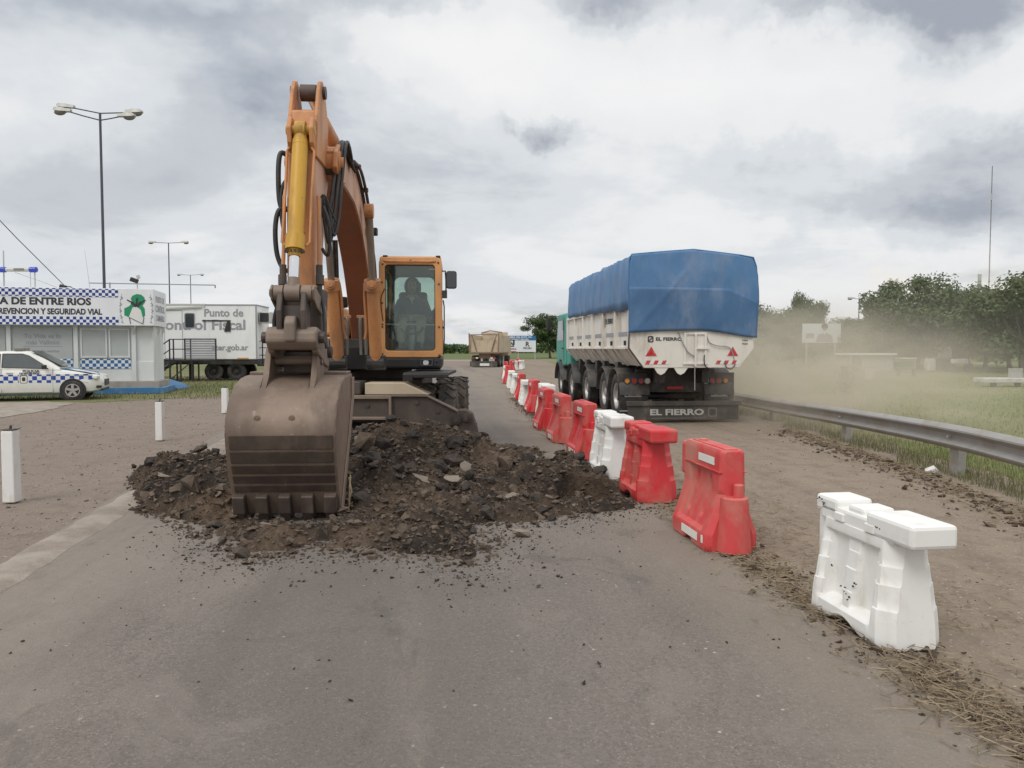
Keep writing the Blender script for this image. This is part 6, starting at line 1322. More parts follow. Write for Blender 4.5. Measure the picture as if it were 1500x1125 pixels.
# cabin
GS = [(.42, 1.03, 1.06, .74), (.80, 1.02, 1.30, .68), (1.25, 1.0, 1.465, .62), (1.8, .98, 1.50, .615), (2.25, .97, 1.475, .615), (2.7, .955, 1.27, .67), (3.14, .94, .97, .74)]
G_ = spline([Vector((a, q, c)) for a, q, c, d in GS], 4); GW = spline([Vector((a, d, 0)) for a, q, c, d in GS], 4); loops = []
for p, h in zip(G_, GW):
    x, zb, zt = p; tw = h.y; bwid = .80
    half = [(bwid, zb - .05), (bwid, zb), (tw + .03, zt - .06), (tw - .05, zt - .008), (tw * .5, zt + .012), (0, zt + .018)]
    lp = [(x, -u, z) for u, z in half] + [(x, u, z) for u, z in half[-2::-1]]; loops.append([(a, q + CWD / 2, c) for a, q, c in lp])
b = B(); loft(b, loops); C_.put('cabin_roof', b, 'car_white', cbody, smooth=45)
def side_pt(x, z):
    """y of the near glass plane"""
    for (p, h), (p2, h2) in zip(zip(G_, GW), zip(G_[1:], GW[1:])):
        if p.x <= x <= p2.x:
            t_ = (x - p.x) / (p2.x - p.x); zb = p.y + (p2.y - p.y) * t_; zt = p.z + (p2.z - p.z) * t_; tw = h.y + (h2.y - h.y) * t_; v = (z - zb) / max(zt - .06 - zb, .02); return CWD / 2 - (.80 + (tw + .03 - .80) * v)
    return CWD / 2 - .8
for nm_, poly in (('rear_side_window', [(.95, 1.05), (1.52, 1.03), (1.52, 1.41), (1.30, 1.41), (1.08, 1.27)]), ('front_side_window', [(1.60, 1.03), (2.78, .985), (2.62, 1.13), (2.28, 1.36), (2.1, 1.42), (1.60, 1.42)])):
    for sgn in (0, 1):
        f_ = (lambda x, z, e: (x, side_pt(x, z) - e, z)) if sgn == 0 else (lambda x, z, e: (x, CWD - side_pt(x, z) + e, z))
        b = B(); cx_ = sum(p[0] for p in poly) / len(poly); cz_ = sum(p[1] for p in poly) / len(poly); big = [(cx_ + (x - cx_) * 1.05, cz_ + (z - cz_) * 1.09) for x, z in poly]
        ring(b, big, poly, lambda x, z: f_(x, z, .004), lambda x, z: f_(x, z, .014)); wf = C_.put('window_trim', b, 'car_black', cbody)
        b = B(); prism(b, poly, lambda x, z: f_(x, z, .003), lambda x, z: f_(x, z, .010)); C_.put(nm_, b, 'car_glass', cbody)
b = B(); prism(b, [(-.66, 0), (.66, 0), (.58, 1), (-.58, 1)], lambda y, v: (3.10 - .80 * v + .03, CWD / 2 + y, .985 + .46 * v + .06), lambda y, v: (3.10 - .80 * v + .05, CWD / 2 + y, .985 + .46 * v + .075)); C_.put('windshield', b, 'car_glass', cbody)
b = B()
for x in (1.56, 2.92, .95): box2(b, (x - .004, -.004, .26), (x + .004, .03, .98))
box2(b, (.95, -.004, .255), (2.92, .03, .265)); C_.put('door_seam', b, 'print_grey', cbody)
for x in (1.70, .98):
    b = B(); box(b, x + .08, -.008, .86, .17, .03, .035); C_.put('door_handle', b, 'car_white', cbody, bevel=.008)
b = B(); box(b, 2.72, -.10, 1.03, .13, .16, .13); C_.put('wing_mirror', b, 'car_black', cbody, bevel=.03)
for x0, x1 in ((.9, 2.02), (2.28, 3.98)):
    b = B(); zz0 = .55
    xs_ = [x0 + (x1 - x0) * k / 12 for k in range(13)]; prism(b, [(x, zz0 - (.03 * (x - x0) / (x1 - x0) if x1 > 3 else 0) + (max(0, .34 - abs(x - 3.45)) * .5 if x1 > 3 else 0)) for x in xs_] + [(x, zz0 + .25) for x in xs_[::-1]], lambda x, z: (x, CWD / 2 - lerp_tab(x, [(h.x, h.y) for h in HWs]) - .003, z), lambda x, z: (x, CWD / 2 - lerp_tab(x, [(h.x, h.y) for h in HWs]) + .01, z)); C_.put('checker_band', b, 'checker_car', cbody)
C_.txt('POLICIA', .10, 'print_dark', cbody, LX(2.35, -.008, .905), bold=.004, xs=1.2); C_.txt('DE ENTRE RIOS', .075, 'print_dark', cbody, LX(2.3, -.008, .83), bold=.003)
b = B(); ring(b, rrect(.20, .25, .04, 4, 2.15, .66), rrect(.17, .22, .03, 4, 2.15, .66), lambda x, z: (x, -.008, z), lambda x, z: (x, .002, z)); prism(b, rrect(.09, .12, .03, 4, 2.15, .66), lambda x, z: (x, -.008, z), lambda x, z: (x, .002, z)); C_.put('crest', b, 'print_dark', cbody)
b = B(); prism(b, [(3.10, .0), (3.95, .0), (4.12, .25), (3.95, .62), (3.10, .70)], lambda x, y: (x, .10 + y * 2.1, lerp_tab(x, [(p.x, p.z) for p in SD]) + .024), lambda x, y: (x, .10 + y * 2.1, lerp_tab(x, [(p.x, p.z) for p in SD]) + .03)); C_.put('bonnet_panel', b, 'car_blue', cbody)
for sd in (0, 1):
    y = .10 if sd == 0 else CWD - .10
    b = B(); box(b, 4.06, y + (.0 if sd == 0 else 0), .71, .26, .16, .12, Matrix.Rotation(R(14), 3, 'Y') @ Matrix.Rotation(R(-35 if sd == 0 else 35), 3, 'Z')); C_.put('headlight', b, 'lamp_clear', cbody, bevel=.03)
    b = B(); box(b, 4.14, y + .02, .40, .20, .10, .08, Matrix.Rotation(R(-40 if sd == 0 else 40), 3, 'Z')); C_.put('fog_lamp', b, 'car_black', cbody, bevel=.02)
b = B(); box(b, 4.255, CWD / 2, .52, .08, .85, .20); C_.put('grille', b, 'car_black', cbody, bevel=.02)
b = B(); box(b, 4.20, CWD / 2, .30, .14, 1.2, .06); C_.put('air_dam', b, 'car_black', cbody)
b = B(); box(b, 1.95, CWD / 2, 1.56, .22, 1.0, .09); box(b, 1.95, CWD / 2, 1.525, .3, .6, .03); C_.put('light_bar', b, 'lamp_glass', cbody, bevel=.03)
for x in (.85, 3.45):
    for y, s in ((.06, -1), (CWD - .06, 1)):
        b = B(); disc_wheel(b, (x, y, .305), (0, 1, 0), [(.0, .05), (.0, .365), (s * .068, .36), (s * .068, .05)], 28); C_.put('wheel_arch', b, 'car_black', cbody)
        w_ = tyre((x, y + s * .0, .30), .19, .30, 'clean_tyre', None, lugs=0, rimside=s, rimmat='car_black', axis=(0, 1, 0)); w_.parent = CAR
        b = B()
        for k in range(5):
            a = 2 * math.pi * k / 5 + .3; beam(b, (x + .04 * math.cos(a), y + s * .098, .30 + .04 * math.sin(a)), (x + .185 * math.cos(a), y + s * .098, .30 + .185 * math.sin(a)), .075, .02, (0, 1, 0))
        kk = [(x + .205 * math.cos(2 * math.pi * q / 24), .30 + .205 * math.sin(2 * math.pi * q / 24)) for q in range(24)]; k2 = [(x + (u - x) * .86, .30 + (v - .30) * .86) for u, v in kk]
        ring(b, kk, k2, lambda u, v: (u, y + s * .085, v), lambda u, v: (u, y + s * .105, v)); cyl(b, (x, y + s * .085, .30), (x, y + s * .108, .30), .05); o = C_.put('hub_cap', b, 'wheel_metal', w_)

# ================================================================== TAX CONTROL TRAILER
tc_ = at(376, 500, 38); TA = R(4); TR = thing('office_trailer', 'white office trailer with grey lettering and a black entry stair', 'trailer', (tc_.x, tc_.y, 0)); TR.rotation_euler = (0, 0, TA)
F2 = Frame(TR); TL, TZ0, TZ1 = 8.4, 1.05, 3.72
b = B(); box2(b, (-TL, 0, TZ0), (0, 2.5, TZ1)); tb = F2.put('box_body', b, 'trailer_box', bevel=.03)
b = B(); box2(b, (-TL, -.02, TZ1 - .03), (-2.55, .1, TZ1 + .06)); box2(b, (-2.55, -.03, TZ1 - .12), (-2.45, .1, TZ1 + .06)); F2.put('awning_case', b, 'lamp_head', tb, bevel=.015)
b = B(); box2(b, (-2.45, -.015, TZ1 - .03), (.02, 2.52, TZ1 + .035)); box2(b, (-.04, -.02, TZ0), (.02, .03, TZ1)); F2.put('edge_trim', b, 'print_grey', tb)
b = B(); beam(b, (-5.6, -.06, TZ1 - .05), (-4.9, -.12, TZ1 - .28), .06, .06); beam(b, (-4.4, -.05, TZ1 - .20), (-2.6, -.05, TZ1 - .10), .05, .08); F2.put('awning_arm', b, 'lamp_head', tb)
b = B(); box2(b, (-TL, .05, .80), (0, 2.4, TZ0 - .004)); F2.put('chassis', b, 'black_paint')
b = B(); prism(b, rrect(.42, .68, .07, 4, -3.2, 2.95), lambda x, z: (x, -.012, z), lambda x, z: (x, -.002, z)); F2.put('window', b, 'dark_glass', tb)
b = B(); ring(b, rrect(.50, .76, .09, 4, -3.2, 2.95), rrect(.42, .68, .07, 4, -3.2, 2.95), lambda x, z: (x, -.02, z), lambda x, z: (x, -.002, z)); F2.put('window_frame', b, 'print_grey', tb)
b = B(); ring(b, [(-4.42, 1.1), (-3.55, 1.1), (-3.55, 3.45), (-4.42, 3.45)], [(-4.40, 1.12), (-3.57, 1.12), (-3.57, 3.43), (-4.40, 3.43)], lambda x, z: (x, -.012, z), lambda x, z: (x, -.002, z)); F2.put('door', b, 'print_grey', tb)
F2.txt('Punto de', .52, 'print_grey', tb, LX(-.62, -.006, 3.32), align='RIGHT', bold=.014); F2.txt('Control Fiscal', .69, 'print_grey', tb, LX(-.5, -.006, 2.72), align='RIGHT', xs=1.13, bold=.018)
F2.txt('ater.gob.ar', .40, 'print_grey', tb, LX(-.42, -.006, 1.62), align='RIGHT', bold=.012)
b = B(); box2(b, (-2.6, -.05, 2.93), (-1.25, -.004, 2.98)); prism(b, [(-1.55, 2.42), (-1.25, 2.42), (-1.25, 2.93), (-1.4, 2.93)], lambda x, z: (x, -.05, z), lambda x, z: (x, -.004, z)); F2.put('hatch', b, 'black_paint', tb)
b = B(); box2(b, (-.95, -.012, 1.08), (-.40, -.003, 1.13)); F2.put('amber_reflector', b, 'lamp_amber', tb)
b = B(); box2(b, (.06, .3, 2.85), (.62, 1.1, 3.40)); acu = F2.put('air_conditioner', b, 'lamp_head', bevel=.02)
b = B()
for k in range(5): box2(b, (.14 + .09 * k, .285, 2.92), (.17 + .09 * k, .297, 3.33))
box2(b, (.10, .288, 2.9), (.50, .298, 3.35)); F2.put('grille', b, 'black_paint', acu)
b = B(); box2(b, (.02, .5, 2.88), (.07, 1.0, 2.93)); F2.put('bracket', b, 'black_paint', acu)
b = B()
for x in (.15, .50): beam(b, (x, .5, .75), (x, .5, 1.98), .05, .05)
for z in (1.25, 1.62, 1.95): beam(b, (.0, .5, z), (.52, .5, z), .04, .04)
box2(b, (-.02, .1, .70), (.65, 1.8, .82)); F2.put('end_landing', b, 'black_paint', bevel=.008)
# wheels, legs
for x in (-2.15, -1.05): 
    w_ = tyre((x, .28, .45), .28, .46, 'clean_tyre', None, lugs=0, rimside=-1, rimmat='black_paint', axis=(0, 1, 0)); w_.parent = TR
    w_ = tyre((x, 2.2, .45), .28, .46, 'clean_tyre', None, lugs=0, rimside=1, rimmat='black_paint', axis=(0, 1, 0)); w_.parent = TR
for x in (-3.3, -6.8):
    b = B(); box2(b, (x - .09, .3, 0), (x + .09, .5, .82)); F2.put('jack_leg', b, 'black_paint')
SHX = .62
# stair with platform
b = B(); box2(b, (-4.42, -1.15, .98), (-3.35, -.06, 1.06)); plt = F2.put('platform', b, 'black_paint')
for x, y in ((-4.40, -1.13), (-3.9, -1.13), (-3.37, -1.13), (-3.37, -.2), (-4.40, -.2)):
    b = B(); beam(b, (x, y, 0), (x, y, .98), .06, .06); F2.put('platform_leg', b, 'black_paint', plt)
b = B(); beam(b, (-4.40, -1.1, .1), (-3.4, -1.1, .95), .04, .04); F2.put('brace', b, 'black_paint', plt)
b = B()
for x in (-4.40, -4.22, -3.42): beam(b, (x, -1.13, 1.0), (x, -1.13, 2.02), .05, .05)
for z in (1.55, 2.02): beam(b, (-4.40, -1.13, z), (-3.42, -1.13, z), .045, .045)
F2.put('railing', b, 'black_paint', plt)
b = B(); ring(b, [(-3.72, 1.0), (-2.22, 1.0), (-2.22, 2.06), (-3.72, 2.06)], [(-3.66, 1.06), (-2.28, 1.06), (-2.28, 2.0), (-3.66, 2.0)], lambda x, z: (x, -1.16, z), lambda x, z: (x, -1.10, z)); gate_ = F2.put('slatted_screen', b, 'black_paint', plt)
for k in range(8):
    b = B(); box2(b, (-3.66, -1.145, 1.08 + .115 * k), (-2.28, -1.115, 1.165 + .115 * k)); F2.put('slat', b, 'print_grey', gate_)
b = B()
for k in range(6): box2(b, (-4.67 - .26 * k, -1.1, .82 - .16 * k), (-4.42 - .26 * k, -.15, .86 - .16 * k))
beam(b, (-4.40, -1.1, .98), (-5.95, -1.1, -.0), .05, .14); beam(b, (-4.40, -.18, .98), (-5.95, -.18, -.0), .05, .14); st_ = F2.put('stair', b, 'black_paint')
b = B()
for y in (-1.13,):
    beam(b, (-4.40, y, 2.0), (-5.75, y, 1.02), .05, .05); beam(b, (-4.40, y, 1.52), (-5.75, y, .55), .04, .04); beam(b, (-5.75, y, .1), (-5.75, y, 1.04), .05, .05)
F2.put('stair_rail', b, 'black_paint', st_)
for o_ in (plt, st_): o_.location.x = SHX
b = B(); beam(b, (-7.3, .8, TZ1 + .1), (-7.3, .8, 4.85), .05, .05); beam(b, (-8.3, .8, 4.82), (-2.2, .8, 4.75), .05, .05); beam(b, (-2.2, .8, 4.75), (-2.2, .8, 4.6), .05, .05); F2.put('roof_rail', b, 'print_grey', tb)
b = B(); ring(b, rrect(1.15, .7, .1, 3, -1.6, .45), rrect(.3, .1, .04, 3, -1.6, .45), lambda x, z: (x, .62, z), lambda x, z: (x, .66, z)); F2.put('mud_skirt', b, 'black_paint')
# low blue frame on the grass beside the cabin
q = gnd(229, 570); BL = thing('blue_ramp', 'low blue metal ramp lying on the grass between cabin and trailer', 'ramp', tuple(q))
b = B(); prism(b, [(0, .0), (1.15, 0), (.95, .14), (.35, .34), (.05, .34)], lambda x, z: (q.x - .3 + x, q.y, q.z + z), lambda x, z: (q.x - .3 + x, q.y + 1.2, q.z + z)); obj('plate', b, 'blue_paint', BL, bevel=.015)
b = B(); beam(b, (q.x - .25, q.y - .03, 0), (q.x + .15, q.y - .03, .42), .05, .05); obj('strut', b, 'blue_paint', BL)

# ================================================================== LIGHT POLES
def light_pole(label, px, ptop, d, H, armpx, double, group='street lights by the checkpoint', tilt=0):
    base_ = at(px, 510, d); base_.z = 0; top = at(px, ptop, d).z
    r_ = thing('street_light', label, 'street light', tuple(base_), group); X, Y = base_.x, base_.y; a = armpx / FPX * d
    b = B(); cyl(b, (X, Y, 0), (X, Y, top * .35), .085, .08, 12); cyl(b, (X, Y, top * .35 - .01), (X, Y, top + .02), .062, .05, 12); obj('pole', b, 'pole_steel', r_, smooth=40)
    if double:
        b = B(); cyl(b, (X, Y, top * .355), (X, Y, top * .335), .10, seg=12); cyl(b, (X, Y, 3.9), (X, Y, 4.1), .13, seg=12); obj('collar', b, 'pole_steel', r_)
    for s in (-1, 1):
        for k in ((0, 1) if double else (0,)):
            z = top - .0 - .30 * k; yo = -.45 * k; lift = (.24 if s < 0 else .03) if double else .05
            tip = Vector((X + s * (a - .1 * k), Y + yo, z + lift))
            b = B(); tube(b, [(X, Y, z), (X + s * a * .5, Y + yo * .5, z + lift * .5), tip], .026, 6); ar = obj('arm', b, 'pole_steel', r_)
            L_ = .64 if double else .55; sp = []
            b = B(); 
            for q_, h_, w2 in ((-.12, .05, .05), (-.1, .10, .10), (.12, .11, .12), (.22, .14, .17), (.55, .13, .17), (L_, .05, .10)):
                sp.append([tip + Vector((s * q_, yy_ * w2, zz_ * h_ + .04 + q_ * lift * .3)) for yy_, zz_ in ((-1, -.5), (-.8, .7), (.8, .7), (1, -.5))])
            loft(b, sp); hd_ = obj('lamp_head', b, 'lamp_head', ar, smooth=50)
            b = B(); bmesh.ops.create_uvsphere(b, u_segments=14, v_segments=8, radius=1, matrix=Matrix.Translation(tip + Vector((s * .38, 0, -.03))) @ Matrix.Diagonal((.25, .14, .13, 1))); obj('lamp_glass', b, 'lamp_glass', hd_, smooth=60)
    return r_
light_pole('tall street light with four lamp heads rising behind the police cabin', 155, 166, 34, 12, 40, True)
light_pole('two armed street light standing behind the left end of the trailer', 250, 356, 75, 12, 20, False)
light_pole('two armed street light beyond the middle of the trailer, lower in view', 281, 403, 109, 12, 13, False)
light_pole('two armed street light above the trees on the dusty side', 1257, 438, 80, 12, 8, False, 'street lights by the checkpoint')

# ================================================================== WHITE CONCRETE POSTS
for px, py, pt, wpx, lb in ((18, 735, 630, 17.5, 'white concrete post nearest the camera on the gravel'), (235, 645, 588, 10, 'white concrete post standing on the gravel left of the bucket'), (330, 605, 568, 8, 'white concrete post half hidden beside the bucket')):
    p = gnd(px, py); h = at(px, pt, p.y).z; w2 = wpx / FPX * p.y
    ps = thing('bollard', lb, 'post', (p.x, p.y, 0), 'white concrete posts along the lot')
    b = B(); loft(b, [[(p.x + sx * w2 / 2 * k, p.y + sy * w2 / 2 * k, z) for sx, sy in ((-1, -1), (1, -1), (1, 1), (-1, 1))] for z, k in ((0, 1.05), (h - .03, 1.0), (h, .96))]); obj('shaft', b, 'white_post', ps, bevel=.012)
    b = B(); box(b, p.x, p.y, h + .008, w2 * 1.02, w2 * 1.02, .008); cyl(b, (p.x, p.y, h), (p.x + .01, p.y, h + .05), .012, seg=8); obj('cap', b, 'dark_steel', ps)

# ================================================================== FAR MASTS, SHED, CLUTTER on the right
def mast(label, px, ptop, d, w_, stages):
    p = at(px, 510, d); top = at(px, ptop, d).z; r_ = thing('radio_mast', label, 'mast', (p.x, p.y, 0))
    b = B(); n = 26
    for s in range(3):
        a = 2 * math.pi * s / 3; cyl(b, (p.x + w_ * math.cos(a), p.y + w_ * math.sin(a), 0), (p.x + w_ * .6 * math.cos(a), p.y + w_ * .6 * math.sin(a), top), .035, seg=5)
    for k in range(n):
        a, a2 = 2 * math.pi * (k % 3) / 3, 2 * math.pi * ((k + 1) % 3) / 3; z0, z1 = top * k / n, top * (k + 1) / n; beam(b, (p.x + w_ * .8 * math.cos(a), p.y + w_ * .8 * math.sin(a), z0), (p.x + w_ * .8 * math.cos(a2), p.y + w_ * .8 * math.sin(a2), z1), .03, .03)
    obj('lattice', b, 'mast_grey', r_)
    for f in stages:
        b = B(); cyl(b, (p.x, p.y, top * f), (p.x, p.y, top * f + 1.6), w_ * 1.5, seg=8); obj('antenna', b, 'lamp_head', r_)
    return r_, p, top
mast('very tall thin lattice mast rising above the trees', 1446, 243, 200, .13, (.82,))
mast('shorter mast with a drum antenna beside the very tall one', 1432, 408, 150, .22, (.86, .95))
d_ = 52; x0, x1 = at(1249, 530, d_).x, at(1312, 530, d_).x; zt = at(1280, 519, d_).z
SH = thing('shed', 'small grey roadside shelter with a thin flat roof under the trees', 'shelter', ((x0 + x1) / 2, d_, 0))
b = B(); box2(b, (x0 + .75, d_ + .3, 0), (x1, d_ + 2.2, zt - .05)); obj('wall', b, 'booth_shutter', SH)
b = B(); box2(b, (x0 - .2, d_, zt - .05), (x1 + .1, d_ + 2.4, zt + .07)); obj('roof', b, 'print_white', SH)
b = B(); box2(b, (x0 + .15, d_ + .1, 0), (x0 + .5, d_ + .4, zt - .05)); obj('post', b, 'dark_steel', SH)
r_ = random.Random(11)
def clutter(name, label, cat, px, py, parts):
    p = gnd(px, py); t_ = thing(name, label, cat, (p.x, p.y, 0))
    for nm_, mat, (ox, oy, oz, sx, sy, sz), bev in parts:
        b = B(); box(b, p.x + ox, p.y + oy, oz + sz / 2, sx, sy, sz); obj(nm_, b, mat, t_, bevel=bev)
clutter('handcart', 'pale flat handcart with an upturned rail at the edge of the trees', 'cart', 1466, 566, [('bed', 'pale_clutter', (0, 0, .16, 1.9, .8, .2), .03), ('wheel', 'clean_tyre', (-.5, -.3, 0, .26, .1, .26), .05), ('wheel', 'clean_tyre', (.5, -.3, 0, .26, .1, .26), .05), ('rail', 'galv_post', (.6, 0, .36, .6, .05, .4), .01)])
clutter('crate', 'rust coloured crate stacked under the trees by the shelter', 'crate', 1326, 546, [('body', 'dump_rust', (0, 0, 0, 1.0, .8, .9), .04), ('lid', 'pale_clutter', (0, 0, .9, 1.06, .86, .08), .02)])
clutter('bench', 'green park bench in front of the crate under the trees', 'bench', 1327, 551, [('seat', 'green_paint', (0, 0, .4, 1.1, .35, .06), .01), ('backrest', 'green_paint', (0, .2, .5, 1.1, .05, .35), .01), ('leg', 'green_paint', (-.45, 0, 0, .06, .3, .4), .0), ('leg', 'green_paint', (.45, 0, 0, .06, .3, .4), .0)])
clutter('motorcycle', 'white and dark motorcycle parked in the tree shade', 'motorcycle', 1405, 545, [('body', 'pale_clutter', (0, 0, .55, 1.1, .3, .35), .08), ('wheel', 'clean_tyre', (-.6, 0, 0, .58, .12, .58), .12), ('wheel', 'clean_tyre', (.6, 0, 0, .58, .12, .58), .12), ('saddle', 'black_paint', (-.2, 0, .9, .7, .28, .1), .04), ('handlebar', 'dark_steel', (.45, 0, .95, .08, .6, .08), .02)])
clutter('drum', 'pale drum standing in the tree shade', 'drum', 1362, 544, [('shell', 'pale_clutter', (0, 0, 0, .6, .6, .9), .15), ('lid', 'print_grey', (0, 0, .9, .5, .5, .05), .02)])
clutter('water_tank', 'pale water tank on a dark stand among the trees', 'tank', 1380, 542, [('tank', 'pale_clutter', (0, 0, .8, 1.0, 1.0, .9), .2), ('stand', 'dark_steel', (0, 0, 0, .9, .9, .8), .02)])
clutter('litter_bin', 'small white bin on the grass by the shelter', 'bin', 1274, 556, [('shell', 'pale_clutter', (0, 0, 0, .35, .35, .6), .05), ('rim', 'print_grey', (0, 0, .6, .37, .37, .05), .01)])

# ================================================================== TREES
def tree_meshes(seed, H, Rx, trunk_h, nleaf, leaf, lobes, flat=.75, mat='leaf_green', low=.25):
    r_ = random.Random(seed); b = B(); tips = []
    tube(b, [(0, 0, 0), (.1, .05, trunk_h * .5), (.0, .0, trunk_h), (.1, -.1, H * .7)], .05 * H * .6, 8, 3, .02)
    for k in range(9):
        a = r_.uniform(0, 6.28); e = r_.uniform(.45, .95); q = Vector((math.cos(a) * Rx * e, math.sin(a) * Rx * e, H * r_.uniform(.5, .9))); z0 = trunk_h * r_.uniform(.6, 1.2)
        tube(b, [(0, 0, z0), q * .5 + Vector((0, 0, z0 * .35)), q], .018 * H, 6, 3, .015); tips.append(q)
    bmesh.ops.recalc_face_normals(b, faces=b.faces); tm = bpy.data.meshes.new('trunk'); b.to_mesh(tm); b.free(); tm.materials.append(MATS['bark']); tm.shade_smooth()
    cs = []
    for k in range(lobes):
        while True:
            v = Vector((r_.uniform(-1, 1), r_.uniform(-1, 1), r_.uniform(-1, 1)))
            if .25 < v.length < 1: break
        cz = trunk_h * .6 + (H - trunk_h * .6) * .5; c = Vector((v.x * Rx * .85, v.y * Rx * .85, cz + v.z * (H - trunk_h * .6) * .45))
        if c.z < H * low: c.z = H * low + r_.uniform(0, H * .15)
        cs.append((c, r_.uniform(.16, .34) * Rx))
    V_, Fc = [], []
    for i in range(nleaf):
        c, rad = cs[r_.randrange(len(cs))]
        d = Vector((r_.gauss(0, 1), r_.gauss(0, 1), r_.gauss(0, 1))).normalized(); p = c + Vector((d.x, d.y, d.z * flat)) * rad * (r_.random() ** .35) * r_.choice((1, 1, 1, 1.18))
        n_ = (d + Vector((r_.uniform(-.8, .8), r_.uniform(-.8, .8), r_.uniform(-.4, 1.0)))).normalized(); u = n_.orthogonal().normalized(); u = Matrix.Rotation(r_.uniform(0, 6.28), 3, n_) @ u; w_ = n_.cross(u); s = leaf * r_.uniform(.6, 1.35); k = len(V_)
        V_ += [p - u * s * .5, p + w_ * s * .28, p + u * s * .5, p - w_ * s * .28]; Fc.append((k, k + 1, k + 2, k + 3))
    cmh = raw_mesh('crown', [tuple(v) for v in V_], Fc); cmh.materials.append(MATS[mat]); return tm, cmh
TV = {}
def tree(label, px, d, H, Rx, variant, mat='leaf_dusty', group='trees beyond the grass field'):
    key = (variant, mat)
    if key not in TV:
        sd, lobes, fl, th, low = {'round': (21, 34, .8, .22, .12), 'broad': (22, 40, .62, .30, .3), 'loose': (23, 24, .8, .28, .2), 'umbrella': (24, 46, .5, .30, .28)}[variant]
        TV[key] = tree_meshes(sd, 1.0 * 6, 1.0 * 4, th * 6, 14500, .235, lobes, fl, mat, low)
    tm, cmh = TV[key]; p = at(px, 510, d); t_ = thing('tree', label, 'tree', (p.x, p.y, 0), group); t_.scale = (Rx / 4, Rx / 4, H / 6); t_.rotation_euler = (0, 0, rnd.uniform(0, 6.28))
    for nm_, me in (('trunk', tm), ('crown', cmh)):
        o = bpy.data.objects.new(nm_, me); col.objects.link(o); o.parent = t_
    return t_
tree('wide spreading green tree behind the roadside board', 806, 124, 7.4, 4.8, 'umbrella', 'leaf_green', 'trees beside the road')
tree('dark round tree filling the gap left of the teal lorry cab', 838, 128, 5.6, 3.4, 'round', 'leaf_green', 'trees beside the road')
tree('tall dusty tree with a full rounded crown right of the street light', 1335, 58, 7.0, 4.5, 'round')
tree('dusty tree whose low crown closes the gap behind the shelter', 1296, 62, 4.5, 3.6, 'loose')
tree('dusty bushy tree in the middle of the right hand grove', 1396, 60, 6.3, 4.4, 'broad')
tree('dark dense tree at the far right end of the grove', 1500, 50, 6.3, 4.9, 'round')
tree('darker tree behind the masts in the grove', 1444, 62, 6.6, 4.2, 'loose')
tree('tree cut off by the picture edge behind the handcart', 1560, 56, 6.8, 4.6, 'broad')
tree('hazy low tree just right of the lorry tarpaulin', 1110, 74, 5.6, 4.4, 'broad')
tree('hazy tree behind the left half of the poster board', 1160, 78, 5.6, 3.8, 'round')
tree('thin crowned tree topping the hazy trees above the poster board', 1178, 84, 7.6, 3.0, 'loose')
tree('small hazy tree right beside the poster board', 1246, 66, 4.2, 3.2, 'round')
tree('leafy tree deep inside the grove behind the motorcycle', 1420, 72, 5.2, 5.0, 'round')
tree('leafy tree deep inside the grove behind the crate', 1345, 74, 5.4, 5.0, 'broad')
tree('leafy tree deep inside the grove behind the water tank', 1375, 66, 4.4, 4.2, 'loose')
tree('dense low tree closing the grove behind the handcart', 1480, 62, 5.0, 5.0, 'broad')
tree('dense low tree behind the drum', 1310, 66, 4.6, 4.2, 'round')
# distant tree belt, one mass
r_ = random.Random(31); V_, Fc = [], []
def belt(x0, x1, y, hmin, hmax, n, leaf):
    for i in range(n):
        x = r_.uniform(x0, x1); hh = hmin + (hmax - hmin) * (.5 + .5 * mnoise.noise(Vector((x * .06, y, 0)))) * (.6 + .8 * mnoise.noise(Vector((x * .3, y, 7))) ** 2)
        p = Vector((x, y + r_.uniform(-6, 6), hh * r_.random() ** .6)); n_ = Vector((r_.uniform(-1, 1), r_.uniform(-1, .3), r_.uniform(-.2, 1))).normalized(); u = n_.orthogonal().normalized(); u = Matrix.Rotation(r_.uniform(0, 6.28), 3, n_) @ u; w_ = n_.cross(u); s = leaf * r_.uniform(.6, 1.4); k = len(V_)
        V_.extend([p - u * s * .5, p + w_ * s * .35, p + u * s * .5, p - w_ * s * .35]); Fc.append((k, k + 1, k + 2, k + 3))
belt(-220, -6, 230, 1.4, 5.2, 12000, 1.1); belt(-6, 60, 250, 1.5, 5, 3500, 1.1); belt(60, 260, 170, 3, 8, 9000, 1.0); belt(18, 75, 96, 2.0, 5.0, 7000, .6)
stuff('distant_woods', raw_mesh('distant_woods', [tuple(v) for v in V_], Fc), 'leaf_green', 'low belt of distant trees along the horizon')
# small sapling in the dust beyond the rail
p = gnd(1238, 594); sp_ = thing('sapling', 'thin leafy sapling standing in the dust behind the rail', 'plant', (p.x, p.y, 0))
b = B(); tube(b, [p, p + Vector((.03, 0, .4)), p + Vector((0, 0, .95))], .02, 6, 3, .008); obj('stem', b, 'bark', sp_)
V_, Fc = [], []
for i in range(260):
    q = p + Vector((r_.gauss(0, .12), r_.gauss(0, .12), r_.uniform(.25, 1.1))); n_ = Vector((r_.uniform(-1, 1), r_.uniform(-1, 1), r_.uniform(-.2, 1))).normalized(); u = n_.orthogonal().normalized(); w_ = n_.cross(u); s = .09; k = len(V_)
    V_ += [q - u * s * .5, q + w_ * s * .3, q + u * s * .5, q - w_ * s * .3]; Fc.append((k, k + 1, k + 2, k + 3))
link('leaves', raw_mesh('leaves', [tuple(v) for v in V_], Fc), 'leaf_dusty', sp_)

